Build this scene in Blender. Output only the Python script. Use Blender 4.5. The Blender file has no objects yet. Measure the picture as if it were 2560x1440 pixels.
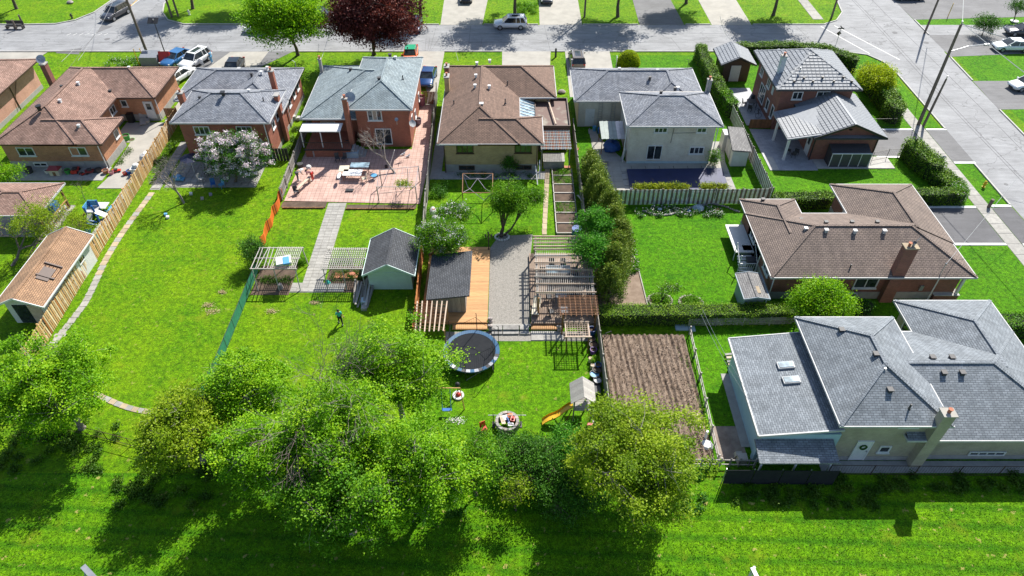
import bpy, math, random
import numpy as np
from mathutils import Vector, Matrix
random.seed(7); rng=np.random.default_rng(7)
scene=bpy.context.scene; COL=scene.collection; PI=math.pi; R=math.radians
# ---------------- camera, sky, sun, exposure ----------------
F=1740.0; CH=40.0; TH=math.atan2(1740,1860)
cam=bpy.data.cameras.new('camera'); co=bpy.data.objects.new('camera',cam); COL.objects.link(co)
co.location=(0,0,CH); co.rotation_euler=(PI/2-TH,0,0)
cam.sensor_width=36; cam.lens=F/2560*36; cam.clip_end=3000; cam.clip_start=.5
scene.camera=co
world=bpy.data.worlds.new('World'); scene.world=world; world.use_nodes=True
wn=world.node_tree; wn.nodes.clear()
sky=wn.nodes.new('ShaderNodeTexSky'); sky.sky_type='NISHITA'; sky.sun_disc=False
SUN=Vector((.485,.875,1.03)).normalized()
sky.sun_elevation=math.asin(SUN.z); sky.sun_rotation=math.atan2(SUN.x,SUN.y)
bg=wn.nodes.new('ShaderNodeBackground'); bg.inputs[1].default_value=.098
wo=wn.nodes.new('ShaderNodeOutputWorld'); wn.links.new(sky.outputs[0],bg.inputs[0]); wn.links.new(bg.outputs[0],wo.inputs[0])
sl=bpy.data.lights.new('sun','SUN'); sl.energy=5; sl.angle=R(.5); sl.color=(1,.955,.87)
so=bpy.data.objects.new('sun',sl); COL.objects.link(so); so.rotation_euler=SUN.to_track_quat('Z','Y').to_euler(); so.location=(30,60,60)
vs=scene.view_settings; vs.view_transform='Standard'; vs.look='None'; vs.exposure=.76; vs.gamma=1; vs.use_curve_mapping=False
# ---------------- helpers ----------------
def G(px,py,z=0.0):
    "world point at height z that the photograph shows at this pixel (of 2560 x 1440)"
    u=(px-1280)/F; v=(py-720)/F; t=(CH-z)/(math.sin(TH)+v*math.cos(TH))
    return (u*t,(math.cos(TH)-v*math.sin(TH))*t,z)
def tag(o,label=None,cat=None,group=None,kind=None):
    if label: o['label']=label
    if cat: o['category']=cat
    if group: o['group']=group
    if kind: o['kind']=kind
    return o
def thing(name,label,cat,loc=(0,0,0),rz=0,group=None):
    o=bpy.data.objects.new(name,None); COL.objects.link(o); o.location=loc if len(loc)==3 else (*loc,0); o.rotation_euler=(0,0,rz)
    o.empty_display_size=.3
    return tag(o,label,cat,group)
def kids(o): return KIDS.get(o,[])
KIDS={}
def link(name,me,parent=None):
    o=bpy.data.objects.new(name,me); COL.objects.link(o)
    if parent is not None: o.parent=parent; KIDS.setdefault(parent,[]).append(o)
    return o
def dup(o,loc=None,rz=None,label=None,parent=None,scale=None):
    c=o.copy(); COL.objects.link(c)
    if parent is not None: c.parent=parent; KIDS.setdefault(parent,[]).append(c)
    for k in list(kids(o)): dup(k,parent=c)
    if loc is not None: c.location=loc if len(loc)==3 else (*loc,0)
    if rz is not None: c.rotation_euler=(0,0,rz)
    if label: c['label']=label
    if scale: c.scale=(scale,)*3
    return c
def origin(p):
    v=Vector((0,0,0))
    while p is not None: v+=p.location; p=p.parent
    return v
class B:
    def __init__(s): s.v=[]; s.f=[]; s.mi=[]
    def add(s,V,Fc,m=0):
        b=len(s.v); s.v+=[tuple(p) for p in V]; s.f+=[tuple(i+b for i in f) for f in Fc]; s.mi+=[m]*len(Fc); return s
    def face(s,pts,m=0): return s.add(pts,[tuple(range(len(pts)))],m)
    def box(s,x0,y0,z0,x1,y1,z1,m=0):
        if x0>x1:x0,x1=x1,x0
        if y0>y1:y0,y1=y1,y0
        return s.add([(x0,y0,z0),(x1,y0,z0),(x1,y1,z0),(x0,y1,z0),(x0,y0,z1),(x1,y0,z1),(x1,y1,z1),(x0,y1,z1)],
          [(0,3,2,1),(4,5,6,7),(0,1,5,4),(1,2,6,5),(2,3,7,6),(3,0,4,7)],m)
    def cb(s,c,d,rz=0,m=0,rx=0,ry=0):
        x,y,z=d[0]/2,d[1]/2,d[2]/2; b=len(s.v); s.box(-x,-y,-z,x,y,z,m)
        M=Matrix.Translation(Vector(c))@Matrix.Rotation(rz,4,'Z')@Matrix.Rotation(ry,4,'Y')@Matrix.Rotation(rx,4,'X')
        for i in range(b,len(s.v)): s.v[i]=tuple(M@Vector(s.v[i]))
        return s
    def bar(s,p,q,w,h=None,m=0):
        h=h or w; p=Vector(p); q=Vector(q); d=q-p; L=d.length
        if L<1e-6: return s
        b=len(s.v); s.box(0,-w/2,-h/2,L,w/2,h/2,m)
        d.normalize(); up=Vector((0,0,1)) if abs(d.z)<.99 else Vector((0,1,0)); y=up.cross(d).normalized(); z=d.cross(y)
        M=Matrix((d,y,z)).transposed()
        for i in range(b,len(s.v)): s.v[i]=tuple(p+M@Vector(s.v[i]))
        return s
    def tube(s,pts,rad,n=6,m=0,caps=True):
        if not hasattr(rad,'__len__'): rad=[rad]*len(pts)
        pts=[Vector(p) for p in pts]; b=len(s.v); k=len(pts)
        for i,p in enumerate(pts):
            d=(pts[min(i+1,k-1)]-pts[max(i-1,0)]).normalized(); up=Vector((0,0,1)) if abs(d.z)<.9 else Vector((1,0,0))
            x=up.cross(d).normalized(); y=d.cross(x)
            for j in range(n):
                a=2*PI*j/n; s.v.append(tuple(p+(x*math.cos(a)+y*math.sin(a))*rad[i]))
        for i in range(k-1):
            for j in range(n):
                a=b+i*n+j; c=b+i*n+(j+1)%n; s.f.append((a,c,c+n,a+n)); s.mi.append(m)
        if caps:
            s.f.append(tuple(b+j for j in range(n))[::-1]); s.mi.append(m); s.f.append(tuple(b+(k-1)*n+j for j in range(n))); s.mi.append(m)
        return s
    def cyl(s,c,r,h,n=12,r2=None,m=0):
        c=Vector(c); return s.tube([c,c+Vector((0,0,h))],[r,r if r2 is None else r2],n,m)
    def prism(s,pts,z0,z1,m=0):
        n=len(pts); b=len(s.v)
        A=sum(pts[i][0]*pts[(i+1)%n][1]-pts[(i+1)%n][0]*pts[i][1] for i in range(n))
        if A<0: pts=pts[::-1]
        s.v+=[(p[0],p[1],z0) for p in pts]+[(p[0],p[1],z1) for p in pts]
        fs=[tuple(range(b+n,b+2*n)),tuple(range(b+n-1,b-1,-1))]+[(b+i,b+(i+1)%n,b+n+(i+1)%n,b+n+i) for i in range(n)]
        s.f+=fs; s.mi+=[m]*len(fs); return s
    def sph(s,c,r,n=8,m=0,sz=1,sx=1,sy=1):
        b=len(s.v); k=n//2
        for i in range(k+1):
            a=PI*i/k
            for j in range(n):
                t=2*PI*j/n; s.v.append((c[0]+r*sx*math.sin(a)*math.cos(t),c[1]+r*sy*math.sin(a)*math.sin(t),c[2]+r*sz*math.cos(a)))
        for i in range(k):
            for j in range(n):
                s.f.append((b+i*n+j,b+(i+1)*n+j,b+(i+1)*n+(j+1)%n,b+i*n+(j+1)%n)); s.mi.append(m)
        return s
    def mesh(s,name,mats,off=(0,0,0),smooth=False,uv=True):
        me=bpy.data.meshes.new(name); o=Vector(off)
        me.from_pydata([(a-o.x,b-o.y,c-o.z) for a,b,c in s.v],[],s.f)
        if not isinstance(mats,(list,tuple)): mats=[mats]
        for m in mats: me.materials.append(m)
        if len(mats)>1: me.polygons.foreach_set('material_index',s.mi)
        if uv and len(s.f)<6000:
            ul=me.uv_layers.new(name='uv').data
            for p in me.polygons:
                n=p.normal
                if abs(n.z)>.999: T=Vector((1,0,0)); V=Vector((0,1,0))
                else: T=Vector((-n.y,n.x,0)).normalized(); V=n.cross(T)
                for li in p.loop_indices:
                    q=Vector(s.v[me.loops[li].vertex_index]); ul[li].uv=(q.dot(T),q.dot(V))
        if smooth:
            me.polygons.foreach_set('use_smooth',[True]*len(s.f))
            me.set_sharp_from_angle(angle=R(50))
        me.update(); return me
    def out(s,name,mats,parent=None,smooth=False,local=False,label=None,uv=True):
        off=(0,0,0) if local or parent is None else origin(parent)
        o=link(name,s.mesh(name,mats,off,smooth,uv),parent)
        if label: o['label']=label
        return o
def solo(b,name,mats,label,cat,loc=(0,0),rz=0,group=None,smooth=False):
    "a thing that is one mesh; b is in the thing's own coordinates"
    o=link(name,b.mesh(name,mats,(0,0,0),smooth)); o.location=loc if len(loc)==3 else (*loc,0); o.rotation_euler=(0,0,rz)
    return tag(o,label,cat,group)
BOXES={}
def piece(name,parent,c,d,mat,rz=0,rx=0,ry=0,local=False):
    "a box piece (base centre c, size d) that shares its mesh with alike ones"
    k=(tuple(round(x,3) for x in d),mat.name)
    if k not in BOXES:
        b=B(); x,y,z=d[0]/2,d[1]/2,d[2]; b.box(-x,-y,0,x,y,z); BOXES[k]=b.mesh(name,mat)
    o=link(name,BOXES[k],parent); o.location=Vector(c)-(Vector((0,0,0)) if local else origin(parent)); o.rotation_euler=(rx,ry,rz)
    return o
# ---------------- materials ----------------
def nt(name):
    m=bpy.data.materials.new(name); m.use_nodes=True; t=m.node_tree; t.nodes.clear()
    o=t.nodes.new('ShaderNodeOutputMaterial'); p=t.nodes.new('ShaderNodeBsdfPrincipled'); t.links.new(p.outputs[0],o.inputs[0])
    return m,t,p,o
def N(t,k,**kw):
    n=t.nodes.new('ShaderNode'+k)
    for a,b in kw.items():
        if a.startswith('i_'):
            key=a[2:]; n.inputs[int(key) if key.isdigit() else key.replace('_',' ')].default_value=b
        else: setattr(n,a,b)
    return n
def pos(t,scale=None):
    g=N(t,'NewGeometry'); 
    if scale is None: return g.outputs['Position']
    m=N(t,'Mapping'); m.inputs['Scale'].default_value=scale; t.links.new(g.outputs['Position'],m.inputs['Vector']); return m.outputs[0]
def noise(t,sc,det=4,rough=.55,vec=None):
    n=N(t,'TexNoise'); n.inputs['Scale'].default_value=sc; n.inputs['Detail'].default_value=det; n.inputs['Roughness'].default_value=rough
    t.links.new(vec if vec is not None else pos(t),n.inputs['Vector']); return n.outputs['Fac']
def ramp(t,fac,stops,interp='LINEAR'):
    r=N(t,'ValToRGB'); e=r.color_ramp.elements; r.color_ramp.interpolation=interp
    while len(e)<len(stops): e.new(.5)
    for i,(p,c) in enumerate(stops):
        e[i].position=p; e[i].color=(c,c,c,1) if not hasattr(c,'__len__') else (*c,1)
    t.links.new(fac,r.inputs[0]); return r.outputs[0]
def mix(t,fac,a,b,mode='MIX'):
    m=N(t,'MixRGB',blend_type=mode)
    for i,x in enumerate((fac,a,b)):
        if isinstance(x,(int,float)): m.inputs[i].default_value=x
        elif isinstance(x,tuple): m.inputs[i].default_value=(*x,1)
        else: t.links.new(x,m.inputs[i])
    return m.outputs[0]
def bump(t,p,h,strength,dist=.02):
    b=N(t,'Bump'); b.inputs['Strength'].default_value=strength; b.inputs['Distance'].default_value=dist
    t.links.new(h,b.inputs['Height']); t.links.new(b.outputs[0],p.inputs['Normal'])
def mat(name,c1,c2=None,sc=2.5,rough=.8,bmp=0,bsc=20,rnd=0,metal=0,stretch=None,spec=.5,lo=.35,hi=.65):
    m,t,p,o=nt(name); p.inputs['Roughness'].default_value=rough; p.inputs['Metallic'].default_value=metal; p.inputs['Specular IOR Level'].default_value=spec
    c2=c2 or tuple(x*.8 for x in c1)
    v=pos(t,stretch) if stretch else pos(t)
    col=mix(t,ramp(t,noise(t,sc,5,.6,v),[(lo,0),(hi,1)]),c1,c2)
    if rnd:
        oi=N(t,'ObjectInfo'); mm=N(t,'MapRange'); mm.inputs[3].default_value=1-rnd; mm.inputs[4].default_value=1+rnd*.6
        t.links.new(oi.outputs['Random'],mm.inputs[0]); col=mix(t,1.0,col,mm.outputs[0],'MULTIPLY')
    t.links.new(col,p.inputs['Base Color'])
    if bmp: bump(t,p,noise(t,bsc,4,.6,v),bmp)
    return m
def bricky(name,c1,c2,mortar,w=.3,h=.14,ms=.012,rough=.85,bmp=.4,bias=0,blotch=.25,bsc=.8,rep=.5,spots=None):
    m,t,p,o=nt(name); p.inputs['Roughness'].default_value=rough
    uv=N(t,'UVMap'); b=N(t,'TexBrick'); b.offset=rep; b.inputs['Scale'].default_value=1
    b.inputs['Color1'].default_value=(*c1,1); b.inputs['Color2'].default_value=(*c2,1); b.inputs['Mortar'].default_value=(*mortar,1)
    b.inputs['Mortar Size'].default_value=ms; b.inputs['Brick Width'].default_value=w; b.inputs['Row Height'].default_value=h; b.inputs['Bias'].default_value=bias; b.inputs['Mortar Smooth'].default_value=.1
    t.links.new(uv.outputs[0],b.inputs['Vector']); col=b.outputs['Color']
    col=mix(t,blotch*1.25,col,ramp(t,noise(t,bsc,5,.65),[(.3,.25),(.7,.85)]),'OVERLAY')
    st_=N(t,'Mapping'); st_.inputs['Scale'].default_value=(2.2,.22,1); t.links.new(uv.outputs[0],st_.inputs['Vector']); col=mix(t,.25 if 'shingle' in name else .05,col,ramp(t,noise(t,1,5,.6,st_.outputs[0]),[(.35,.3),(.65,.75)]),'OVERLAY')
    col=mix(t,.3,col,ramp(t,noise(t,25,3,.7),[(.3,.3),(.7,.75)]),'OVERLAY')
    if spots:
        b2=N(t,'TexBrick'); b2.offset=.5
        for k,x in (('Scale',1),('Brick Width',w*.7),('Row Height',h*2),('Mortar Size',0),('Bias',-.45)): b2.inputs[k].default_value=x
        b2.inputs['Color1'].default_value=(0,0,0,1); b2.inputs['Color2'].default_value=(1,1,1,1); t.links.new(uv.outputs[0],b2.inputs['Vector'])
        col=mix(t,ramp(t,b2.outputs['Color'],[(.55,0),(.75,.65)]),col,spots)
    t.links.new(col,p.inputs['Base Color'])
    if bmp:
        inv=mix(t,.15,b.outputs['Fac'],noise(t,60,2),'ADD'); bb=N(t,'Bump',invert=True); bb.inputs['Strength'].default_value=bmp; bb.inputs['Distance'].default_value=.02
        t.links.new(inv,bb.inputs['Height']); t.links.new(bb.outputs[0],p.inputs['Normal'])
    return m
def grassmat(name,dark,mid,yel,stripes=False,straw=.5,k=1):
    m,t,p,o=nt(name); p.inputs['Roughness'].default_value=.9; p.inputs['Specular IOR Level'].default_value=.15
    big=ramp(t,noise(t,.22,5,.6),[(.35,0),(.65,1)]); med=ramp(t,noise(t,1.3,5,.7),[(.3,0),(.7,1)]); fine=noise(t,9,4,.75); vf=noise(t,38,3,.8)
    c=mix(t,med,dark,mid); c=mix(t,mix(t,.55,big,med),c,yel) if not stripes else mix(t,mix(t,.5,big,med),c,yel)
    if stripes:
        w=N(t,'TexWave',wave_type='BANDS',bands_direction='Y'); w.inputs['Scale'].default_value=.24; w.inputs['Distortion'].default_value=3.2; w.inputs['Detail'].default_value=3; w.inputs['Detail Scale'].default_value=.35
        mp=N(t,'Mapping'); mp.inputs['Rotation'].default_value=(0,0,.13); t.links.new(pos(t,(.35,1,1)),mp.inputs['Vector']); t.links.new(mp.outputs[0],w.inputs['Vector']); c=mix(t,ramp(t,w.outputs['Fac'],[(.0,.65),(.45,0)]),c,dark)
    c=mix(t,.6,c,ramp(t,noise(t,3.3,4,.7),[(.34,.15),(.66,.8)]),'OVERLAY'); c=mix(t,.75,c,ramp(t,fine,[(.32,.12),(.68,.85)]),'OVERLAY'); c=mix(t,.6,c,ramp(t,vf,[(.3,.1),(.7,.9)]),'OVERLAY')
    sp=ramp(t,noise(t,2.1*k,5,.55),[(.64,0),(.68,straw)]); c=mix(t,sp,c,(.42,.34,.12)); sp2=ramp(t,noise(t,.5,6,.7),[(.56,0),(.72,.6 if straw>.2 else .15)]); c=mix(t,sp2,c,(.22,.27,.012))
    t.links.new(c,p.inputs['Base Color']); bump(t,p,mix(t,.5,fine,vf),1,.09)
    return m
def leafmat(name,a,b_,c_,trans=.3):
    m,t,p,o=nt(name); p.inputs['Roughness'].default_value=.55; p.inputs['Specular IOR Level'].default_value=.25
    at=N(t,'Attribute',attribute_name='tint'); col=ramp(t,at.outputs['Fac'],[(0,a),(.5,b_),(1,c_)]); t.links.new(col,p.inputs['Base Color'])
    tr=N(t,'BsdfTranslucent'); t.links.new(col,tr.inputs[0]); mx=N(t,'MixShader'); mx.inputs[0].default_value=trans
    t.links.new(p.outputs[0],mx.inputs[1]); t.links.new(tr.outputs[0],mx.inputs[2]); t.links.new(mx.outputs[0],o.inputs[0]); return m
def asphalt(name,c,crack=.5,patch=.25):
    m,t,p,o=nt(name); p.inputs['Roughness'].default_value=.85
    col=mix(t,ramp(t,noise(t,.3,5,.65),[(.35,0),(.65,1)]),c,tuple(x*(1-patch) for x in c))
    col=mix(t,.5,col,ramp(t,noise(t,30,3,.8),[(.3,.3),(.7,.7)]),'OVERLAY')
    col=mix(t,.35,col,ramp(t,noise(t,1.4,5,.7,pos(t,(.25,1.6,1))),[(.35,.35),(.65,.7)]),'OVERLAY')
    nv=N(t,'TexNoise'); nv.inputs['Scale'].default_value=.8; nv.inputs['Detail'].default_value=5; t.links.new(pos(t),nv.inputs['Vector'])
    v=mix(t,.35,pos(t,(.16,.3,.2)),nv.outputs['Color'],'ADD'); vo=N(t,'TexVoronoi',feature='DISTANCE_TO_EDGE'); vo.inputs['Scale'].default_value=1; t.links.new(v,vo.inputs['Vector'])
    col=mix(t,ramp(t,vo.outputs['Distance'],[(.003,crack),(.011,0)]),col,tuple(x*.35 for x in c))
    t.links.new(col,p.inputs['Base Color']); bump(t,p,noise(t,60,3,.8),.3,.01); return m
def glassy(name,c,rough=.06):
    m,t,p,o=nt(name); p.inputs['Roughness'].default_value=rough; p.inputs['Specular IOR Level'].default_value=.8
    t.links.new(mix(t,ramp(t,noise(t,1.6,2),[(.4,0),(.6,1)]),c,tuple(x*.45 for x in c)),p.inputs['Base Color']); return m
M={}
M['grass']=grassmat('lawn grass',(.032,.125,.001),(.075,.23,.001),(.165,.285,.002),straw=.35)
M['field']=grassmat('field grass',(.026,.125,.001),(.060,.225,.001),(.14,.285,.002),True,.75,.8)
M['lawn_deep']=grassmat('deep green lawn',(.022,.115,.001),(.045,.195,.001),(.095,.25,.002),straw=.15)
M['lawn_mid']=grassmat('middle green lawn',(.028,.12,.001),(.058,.21,.001),(.125,.27,.002),straw=.35)
M['road']=asphalt('worn street asphalt',(.27,.275,.285),.6)
M['drive']=asphalt('driveway asphalt',(.16,.16,.165),.3)
M['drive_dark']=asphalt('dark driveway asphalt',(.11,.11,.118),.25)
M['conc']=mat('pale concrete',(.38,.36,.32),(.30,.285,.255),.7,.85,.2,30)
M['kerb']=mat('kerb concrete',(.46,.45,.42),(.36,.35,.33),1.5,.85)
M['slab']=mat('paving slab concrete',(.36,.35,.32),(.27,.26,.24),3,.85,.3,30,.15)
M['slab_warm']=mat('warm sandy paving slab',(.44,.36,.24),(.36,.28,.19),3,.85,.3,30,.22)
M['tile']=bricky('pink patio tiles',(.47,.31,.26),(.41,.265,.22),(.24,.15,.12),.42,.42,.018,.8,.3,rep=0,blotch=.3)
M['stamped']=bricky('stamped grey patio',(.33,.34,.37),(.27,.28,.31),(.2,.21,.24),.5,.3,.01,.6,.3)
M['soil']=mat('dark garden soil',(.065,.043,.03),(.12,.082,.058),1.6,.95,1,9)
M['till']=mat('dry tilled soil',(.17,.12,.085),(.27,.205,.155),1.7,.95,1,12,lo=.3,hi=.7)
M['mud']=mat('pale trampled mud',(.30,.25,.21),(.20,.155,.13),1.4,.95,1,8)
M['gravel']=mat('grey pea gravel',(0.296,0.277,0.250),(0.187,0.176,0.156),14,.9,1,16,lo=.4,hi=.6)
M['gutter']=mat('dulled white gutter',(.50,.50,.50),(.40,.41,.42),1.5,.6); M['white']=mat('white paint',(.70,.70,.70),(.60,.61,.62),2,.5)
M['offwhite']=mat('off white siding',(.62,.62,.60),(.55,.55,.53),2,.6)
M['glass']=glassy('dark window glass',(.035,.045,.05)); M['glass_g']=glassy('greenish window glass',(.06,.09,.05)); M['curtain']=mat('curtain behind glass',(.42,.36,.30),(.25,.2,.17),6,.25)
M['brown_trim']=mat('dark brown trim',(.075,.04,.03),(.055,.03,.022),3,.5)
M['black']=mat('black metal',(.02,.02,.022),(.015,.015,.017),4,.45)
M['dark']=mat('dark grey plastic',(.05,.05,.055),(.035,.035,.04),4,.6)
M['steel']=mat('galvanised steel',(.45,.46,.48),(.36,.37,.39),4,.35,metal=.6)
M['br_orange']=bricky('orange brick',(.44,.20,.10),(.36,.155,.08),(.36,.24,.17),.24,.085,.008,.85,.3)
M['br_red']=bricky('red brick',(.33,.105,.06),(.26,.08,.048),(.3,.17,.12),.24,.085,.008,.85,.3)
M['br_pink']=bricky('salmon brick',(.52,.27,.21),(.47,.235,.18),(.5,.33,.27),.24,.085,.008,.85,.3)
M['br_tan']=bricky('yellow tan brick',(.46,.335,.16),(.39,.27,.125),(.4,.32,.2),.24,.085,.008,.85,.3)
M['br_cream']=bricky('cream white brick',(.62,.565,.48),(.56,.51,.44),(.5,.46,.4),.24,.085,.008,.85,.3)
M['br_dark']=bricky('dark red brown brick',(.235,.09,.065),(.175,.068,.05),(.2,.13,.1),.24,.085,.008,.85,.3)
M['br_beige']=bricky('beige grey brick',(.37,.33,.25),(.33,.295,.225),(.35,.31,.25),.24,.085,.008,.85,.25)
M['found']=mat('foundation concrete',(.36,.35,.33),(.29,.28,.27),2,.9,.3,15)
SM=(.028,.025,.024)
M['sh_brown']=bricky('brown shingles',(0.223,0.132,0.101),(0.331,0.209,0.165),(0.095,0.061,0.050),.32,.145,.022,.92,.6,blotch=.35)
M['sh_choc']=bricky('chocolate brown shingles',(0.243,0.155,0.115),(0.169,0.108,0.081),(0.068,0.046,0.038),.32,.145,.022,.92,.6,blotch=.15)
M['sh_slate']=bricky('slate grey shingles',(0.156,0.173,0.206),(0.281,0.296,0.329),(0.074,0.079,0.093),.32,.145,.022,.92,.6)
M['sh_blue']=bricky('blue grey shingles',(0.198,0.248,0.272),(0.296,0.354,0.371),(0.083,0.102,0.116),.32,.145,.022,.92,.6)
M['sh_taupe']=bricky('taupe shingles with pale flecks',(0.228,0.174,0.144),(0.174,0.132,0.114),(0.072,0.058,0.050),.32,.155,.024,.92,.6,blotch=.2,spots=(0.480,0.396,0.324))
M['sh_pale']=bricky('pale grey shingles',(.15,.17,.19),(.225,.25,.275),(.09,.10,.115),.34,.15,.018,.92,.5,blotch=.2)
M['sh_char']=bricky('charcoal shingles',(.055,.06,.07),(.085,.09,.10),(.025,.027,.03),.32,.145,.022,.92,.6)
M['sh_orange']=bricky('faded orange tan shingles',(0.342,0.207,0.117),(0.279,0.167,0.095),(0.135,0.081,0.054),.32,.145,.022,.92,.6,blotch=.4)
M['metalroof']=mat('grey metal roof tile',(.24,.26,.285),(.20,.215,.24),3,.55,rnd=.15,spec=.3)
M['metalroof_d']=mat('dark metal roof sheet',(.10,.105,.115),(.085,.09,.10),3,.5,metal=.3)
M['wood']=mat('fresh yellow wood',(.60,.38,.17),(.50,.29,.11),3,.75,.2,30,.22,stretch=(6,6,.6))
M['wood_or']=mat('orange stained wood',(.56,.31,.13),(.45,.235,.09),3,.7,.2,30,.18,stretch=(.6,6,6))
M['wood_gr']=mat('weathered grey wood',(.33,.31,.28),(.22,.205,.19),3,.85,.3,30,.25,stretch=(5,5,.6))
M['wood_br']=mat('brown stained wood',(.25,.115,.05),(.17,.08,.035),3,.75,.2,30,.25)
M['wood_pale']=mat('pale bare wood',(.55,.43,.33),(.42,.32,.24),3,.75,.2,30,.18)
M['pole']=mat('grey brown utility pole wood',(.19,.155,.125),(.12,.095,.075),2,.9,.4,20,stretch=(6,6,.5))
M['bark']=mat('tree bark',(.13,.10,.075),(.075,.055,.042),5,.95,.6,14)
M['bark_pale']=mat('pale grey twig bark',(.30,.265,.23),(.19,.16,.14),5,.95,.4,14)
M['bark_mauve']=mat('mauve grey bark',(.22,.165,.16),(.14,.105,.10),5,.95,.4,14)
M['lf_bright']=leafmat('bright green leaves',(.10,.27,.004),(.22,.47,.006),(.40,.60,.016),.45)
M['lf_mid']=leafmat('mid green leaves',(.055,.18,.005),(.12,.32,.007),(.26,.46,.015),.4)
M['lf_olive']=leafmat('olive yellow leaves',(.12,.23,.005),(.26,.40,.009),(.42,.53,.03),.48)
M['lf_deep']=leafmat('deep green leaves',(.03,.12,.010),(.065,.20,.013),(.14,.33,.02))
M['lf_emer']=leafmat('emerald leaves',(.03,.16,.010),(.08,.30,.016),(.17,.45,.03),.4)
M['lf_cedar']=leafmat('cedar foliage',(.045,.10,.010),(.12,.20,.014),(.27,.34,.03),.25)
M['lf_hedge']=leafmat('clipped hedge leaves',(.045,.13,.004),(.13,.27,.006),(.30,.44,.014),.15)
M['lf_purple']=leafmat('purple maple leaves',(.05,.012,.012),(.11,.022,.02),(.25,.06,.035))
M['lf_yellow']=leafmat('golden yellow leaves',(.20,.30,.005),(.40,.52,.01),(.60,.66,.02),.45)
M['lf_white']=leafmat('white blossom',(.6,.57,.57),(.75,.70,.71),(.85,.82,.82),.1)
M['lf_lilac']=leafmat('pale lilac blossom',(.55,.42,.50),(.75,.64,.68),(.85,.80,.80),.15)
M['lf_weed']=leafmat('rough weeds',(.03,.09,.006),(.07,.17,.01),(.15,.23,.02))
M['wood_pg']=mat('worn brown deck wood',(.30,.215,.155),(.22,.165,.13),2,.8,.2,30,.2)
M['black_cloth']=mat('black cloth',(.015,.015,.02),(.01,.01,.012),8,.85); M['grey_cloth']=mat('grey cloth',(.12,.12,.14),(.09,.09,.1),8,.85); M['pink']=mat('dusty pink',(.50,.22,.25),(.4,.16,.2),5,.8)
M['wood_gw']=mat('bleached grey wood',(.46,.435,.40),(.34,.32,.29),3,.85,.3,30,.18,stretch=(5,5,.6)); M['mauve']=mat('mauve grey',(.33,.28,.34),(.27,.23,.28),4,.7); M['purple']=mat('purple plastic',(.16,.05,.34),(.12,.04,.27),4,.4)
M['cream']=mat('cream cloth',(.60,.54,.42),(.5,.45,.35),5,.8); M['mint_dark']=mat('greenish grey sheet',(.34,.39,.36),(.27,.31,.29),2,.6); M['lblue2']=mat('pale blue grey plastic',(.36,.46,.52),(.3,.39,.45),3,.5)
M['cover']=mat('navy pool cover mesh',(.018,.028,.10),(.012,.02,.075),1.2,.6,.2,4); M['red_dark']=mat('dark red plastic',(.26,.03,.035),(.2,.025,.03),4,.5); M['lime']=mat('lime plastic',(.30,.55,.20),(.25,.45,.16),4,.5); M['teal_dark']=mat('faded teal plastic',(.05,.17,.16),(.04,.13,.13),4,.5)
M['wood_dark']=mat('dark weathered wood',(.07,.06,.055),(.045,.04,.035),4,.85,.3,30,.2); M['lf_straw']=leafmat('dry clippings',(.30,.24,.10),(.45,.37,.18),(.58,.50,.28),.05)
M['lf_soil']=leafmat('soil clods',(.09,.06,.045),(.17,.12,.09),(.33,.26,.2),.0)
M['tuft']=leafmat('grass blades',(.055,.20,.002),(.11,.32,.003),(.22,.41,.006),.4)
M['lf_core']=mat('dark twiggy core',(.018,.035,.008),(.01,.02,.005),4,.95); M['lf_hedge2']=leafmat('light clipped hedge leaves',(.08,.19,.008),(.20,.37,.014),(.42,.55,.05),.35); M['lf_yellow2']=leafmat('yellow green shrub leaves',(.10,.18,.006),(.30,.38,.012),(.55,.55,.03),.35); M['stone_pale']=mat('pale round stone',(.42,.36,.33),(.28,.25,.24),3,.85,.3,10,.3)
M['blue']=mat('blue plastic',(.02,.13,.42),(.015,.1,.34),3,.4); M['lblue']=mat('light blue plastic',(.10,.33,.55),(.08,.27,.46),3,.4)
M['red']=mat('red plastic',(.55,.035,.02),(.45,.025,.015),3,.4); M['orange']=mat('orange mesh',(.75,.16,.02),(.62,.12,.015),3,.6)
M['yellow']=mat('yellow plastic',(.72,.42,.03),(.62,.36,.02),3,.4); M['green']=mat('green plastic',(.05,.3,.05),(.04,.24,.04),3,.5)
M['terra']=mat('terracotta',(.42,.16,.09),(.34,.12,.07),4,.8); M['skin']=mat('skin',(.42,.24,.16),(.38,.21,.14),8,.6); M['hair']=mat('dark hair',(.02,.015,.012),(.015,.01,.01),8,.7)
M['teal']=mat('teal cloth',(.05,.48,.42),(.04,.42,.36),8,.8); M['navy']=mat('navy pool cover',(.010,.016,.055),(.008,.013,.045),1.2,.6,.3,4)
M['stone']=mat('grey garden stone',(.34,.33,.31),(.22,.21,.2),3,.9,.5,8,.25); M['grey']=mat('light grey plastic',(.48,.48,.48),(.4,.4,.4),3,.5)
M['tarp']=mat('blue tarpaulin',(.02,.08,.30),(.015,.06,.22),3,.45,.6,5); M['pipe']=mat('brown downpipe',(.11,.06,.045),(.09,.05,.035),4,.5)
M['mesh_black']=mat('black woven mesh',(.028,.03,.034),(.022,.024,.028),3,.9,spec=.1); M['wire']=mat('wire',(.06,.06,.065),(.05,.05,.055),4,.5)
M['glass_roof']=glassy('pale roof glazing',(.30,.42,.5),.15); M['flatroof']=mat('brown flat roof with ponded silt',(.13,.075,.06),(.26,.24,.19),.55,.7,.2,5,lo=.55,hi=.68)
M['lblue_found']=mat('pale blue painted base',(.42,.55,.62),(.36,.48,.55),3,.7); M['ltblue_wall']=mat('pale blue siding',(.36,.52,.60),(.32,.47,.55),2,.6); M['mint']=mat('pale mint siding',(.55,.68,.66),(.50,.62,.60),2,.6)
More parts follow.
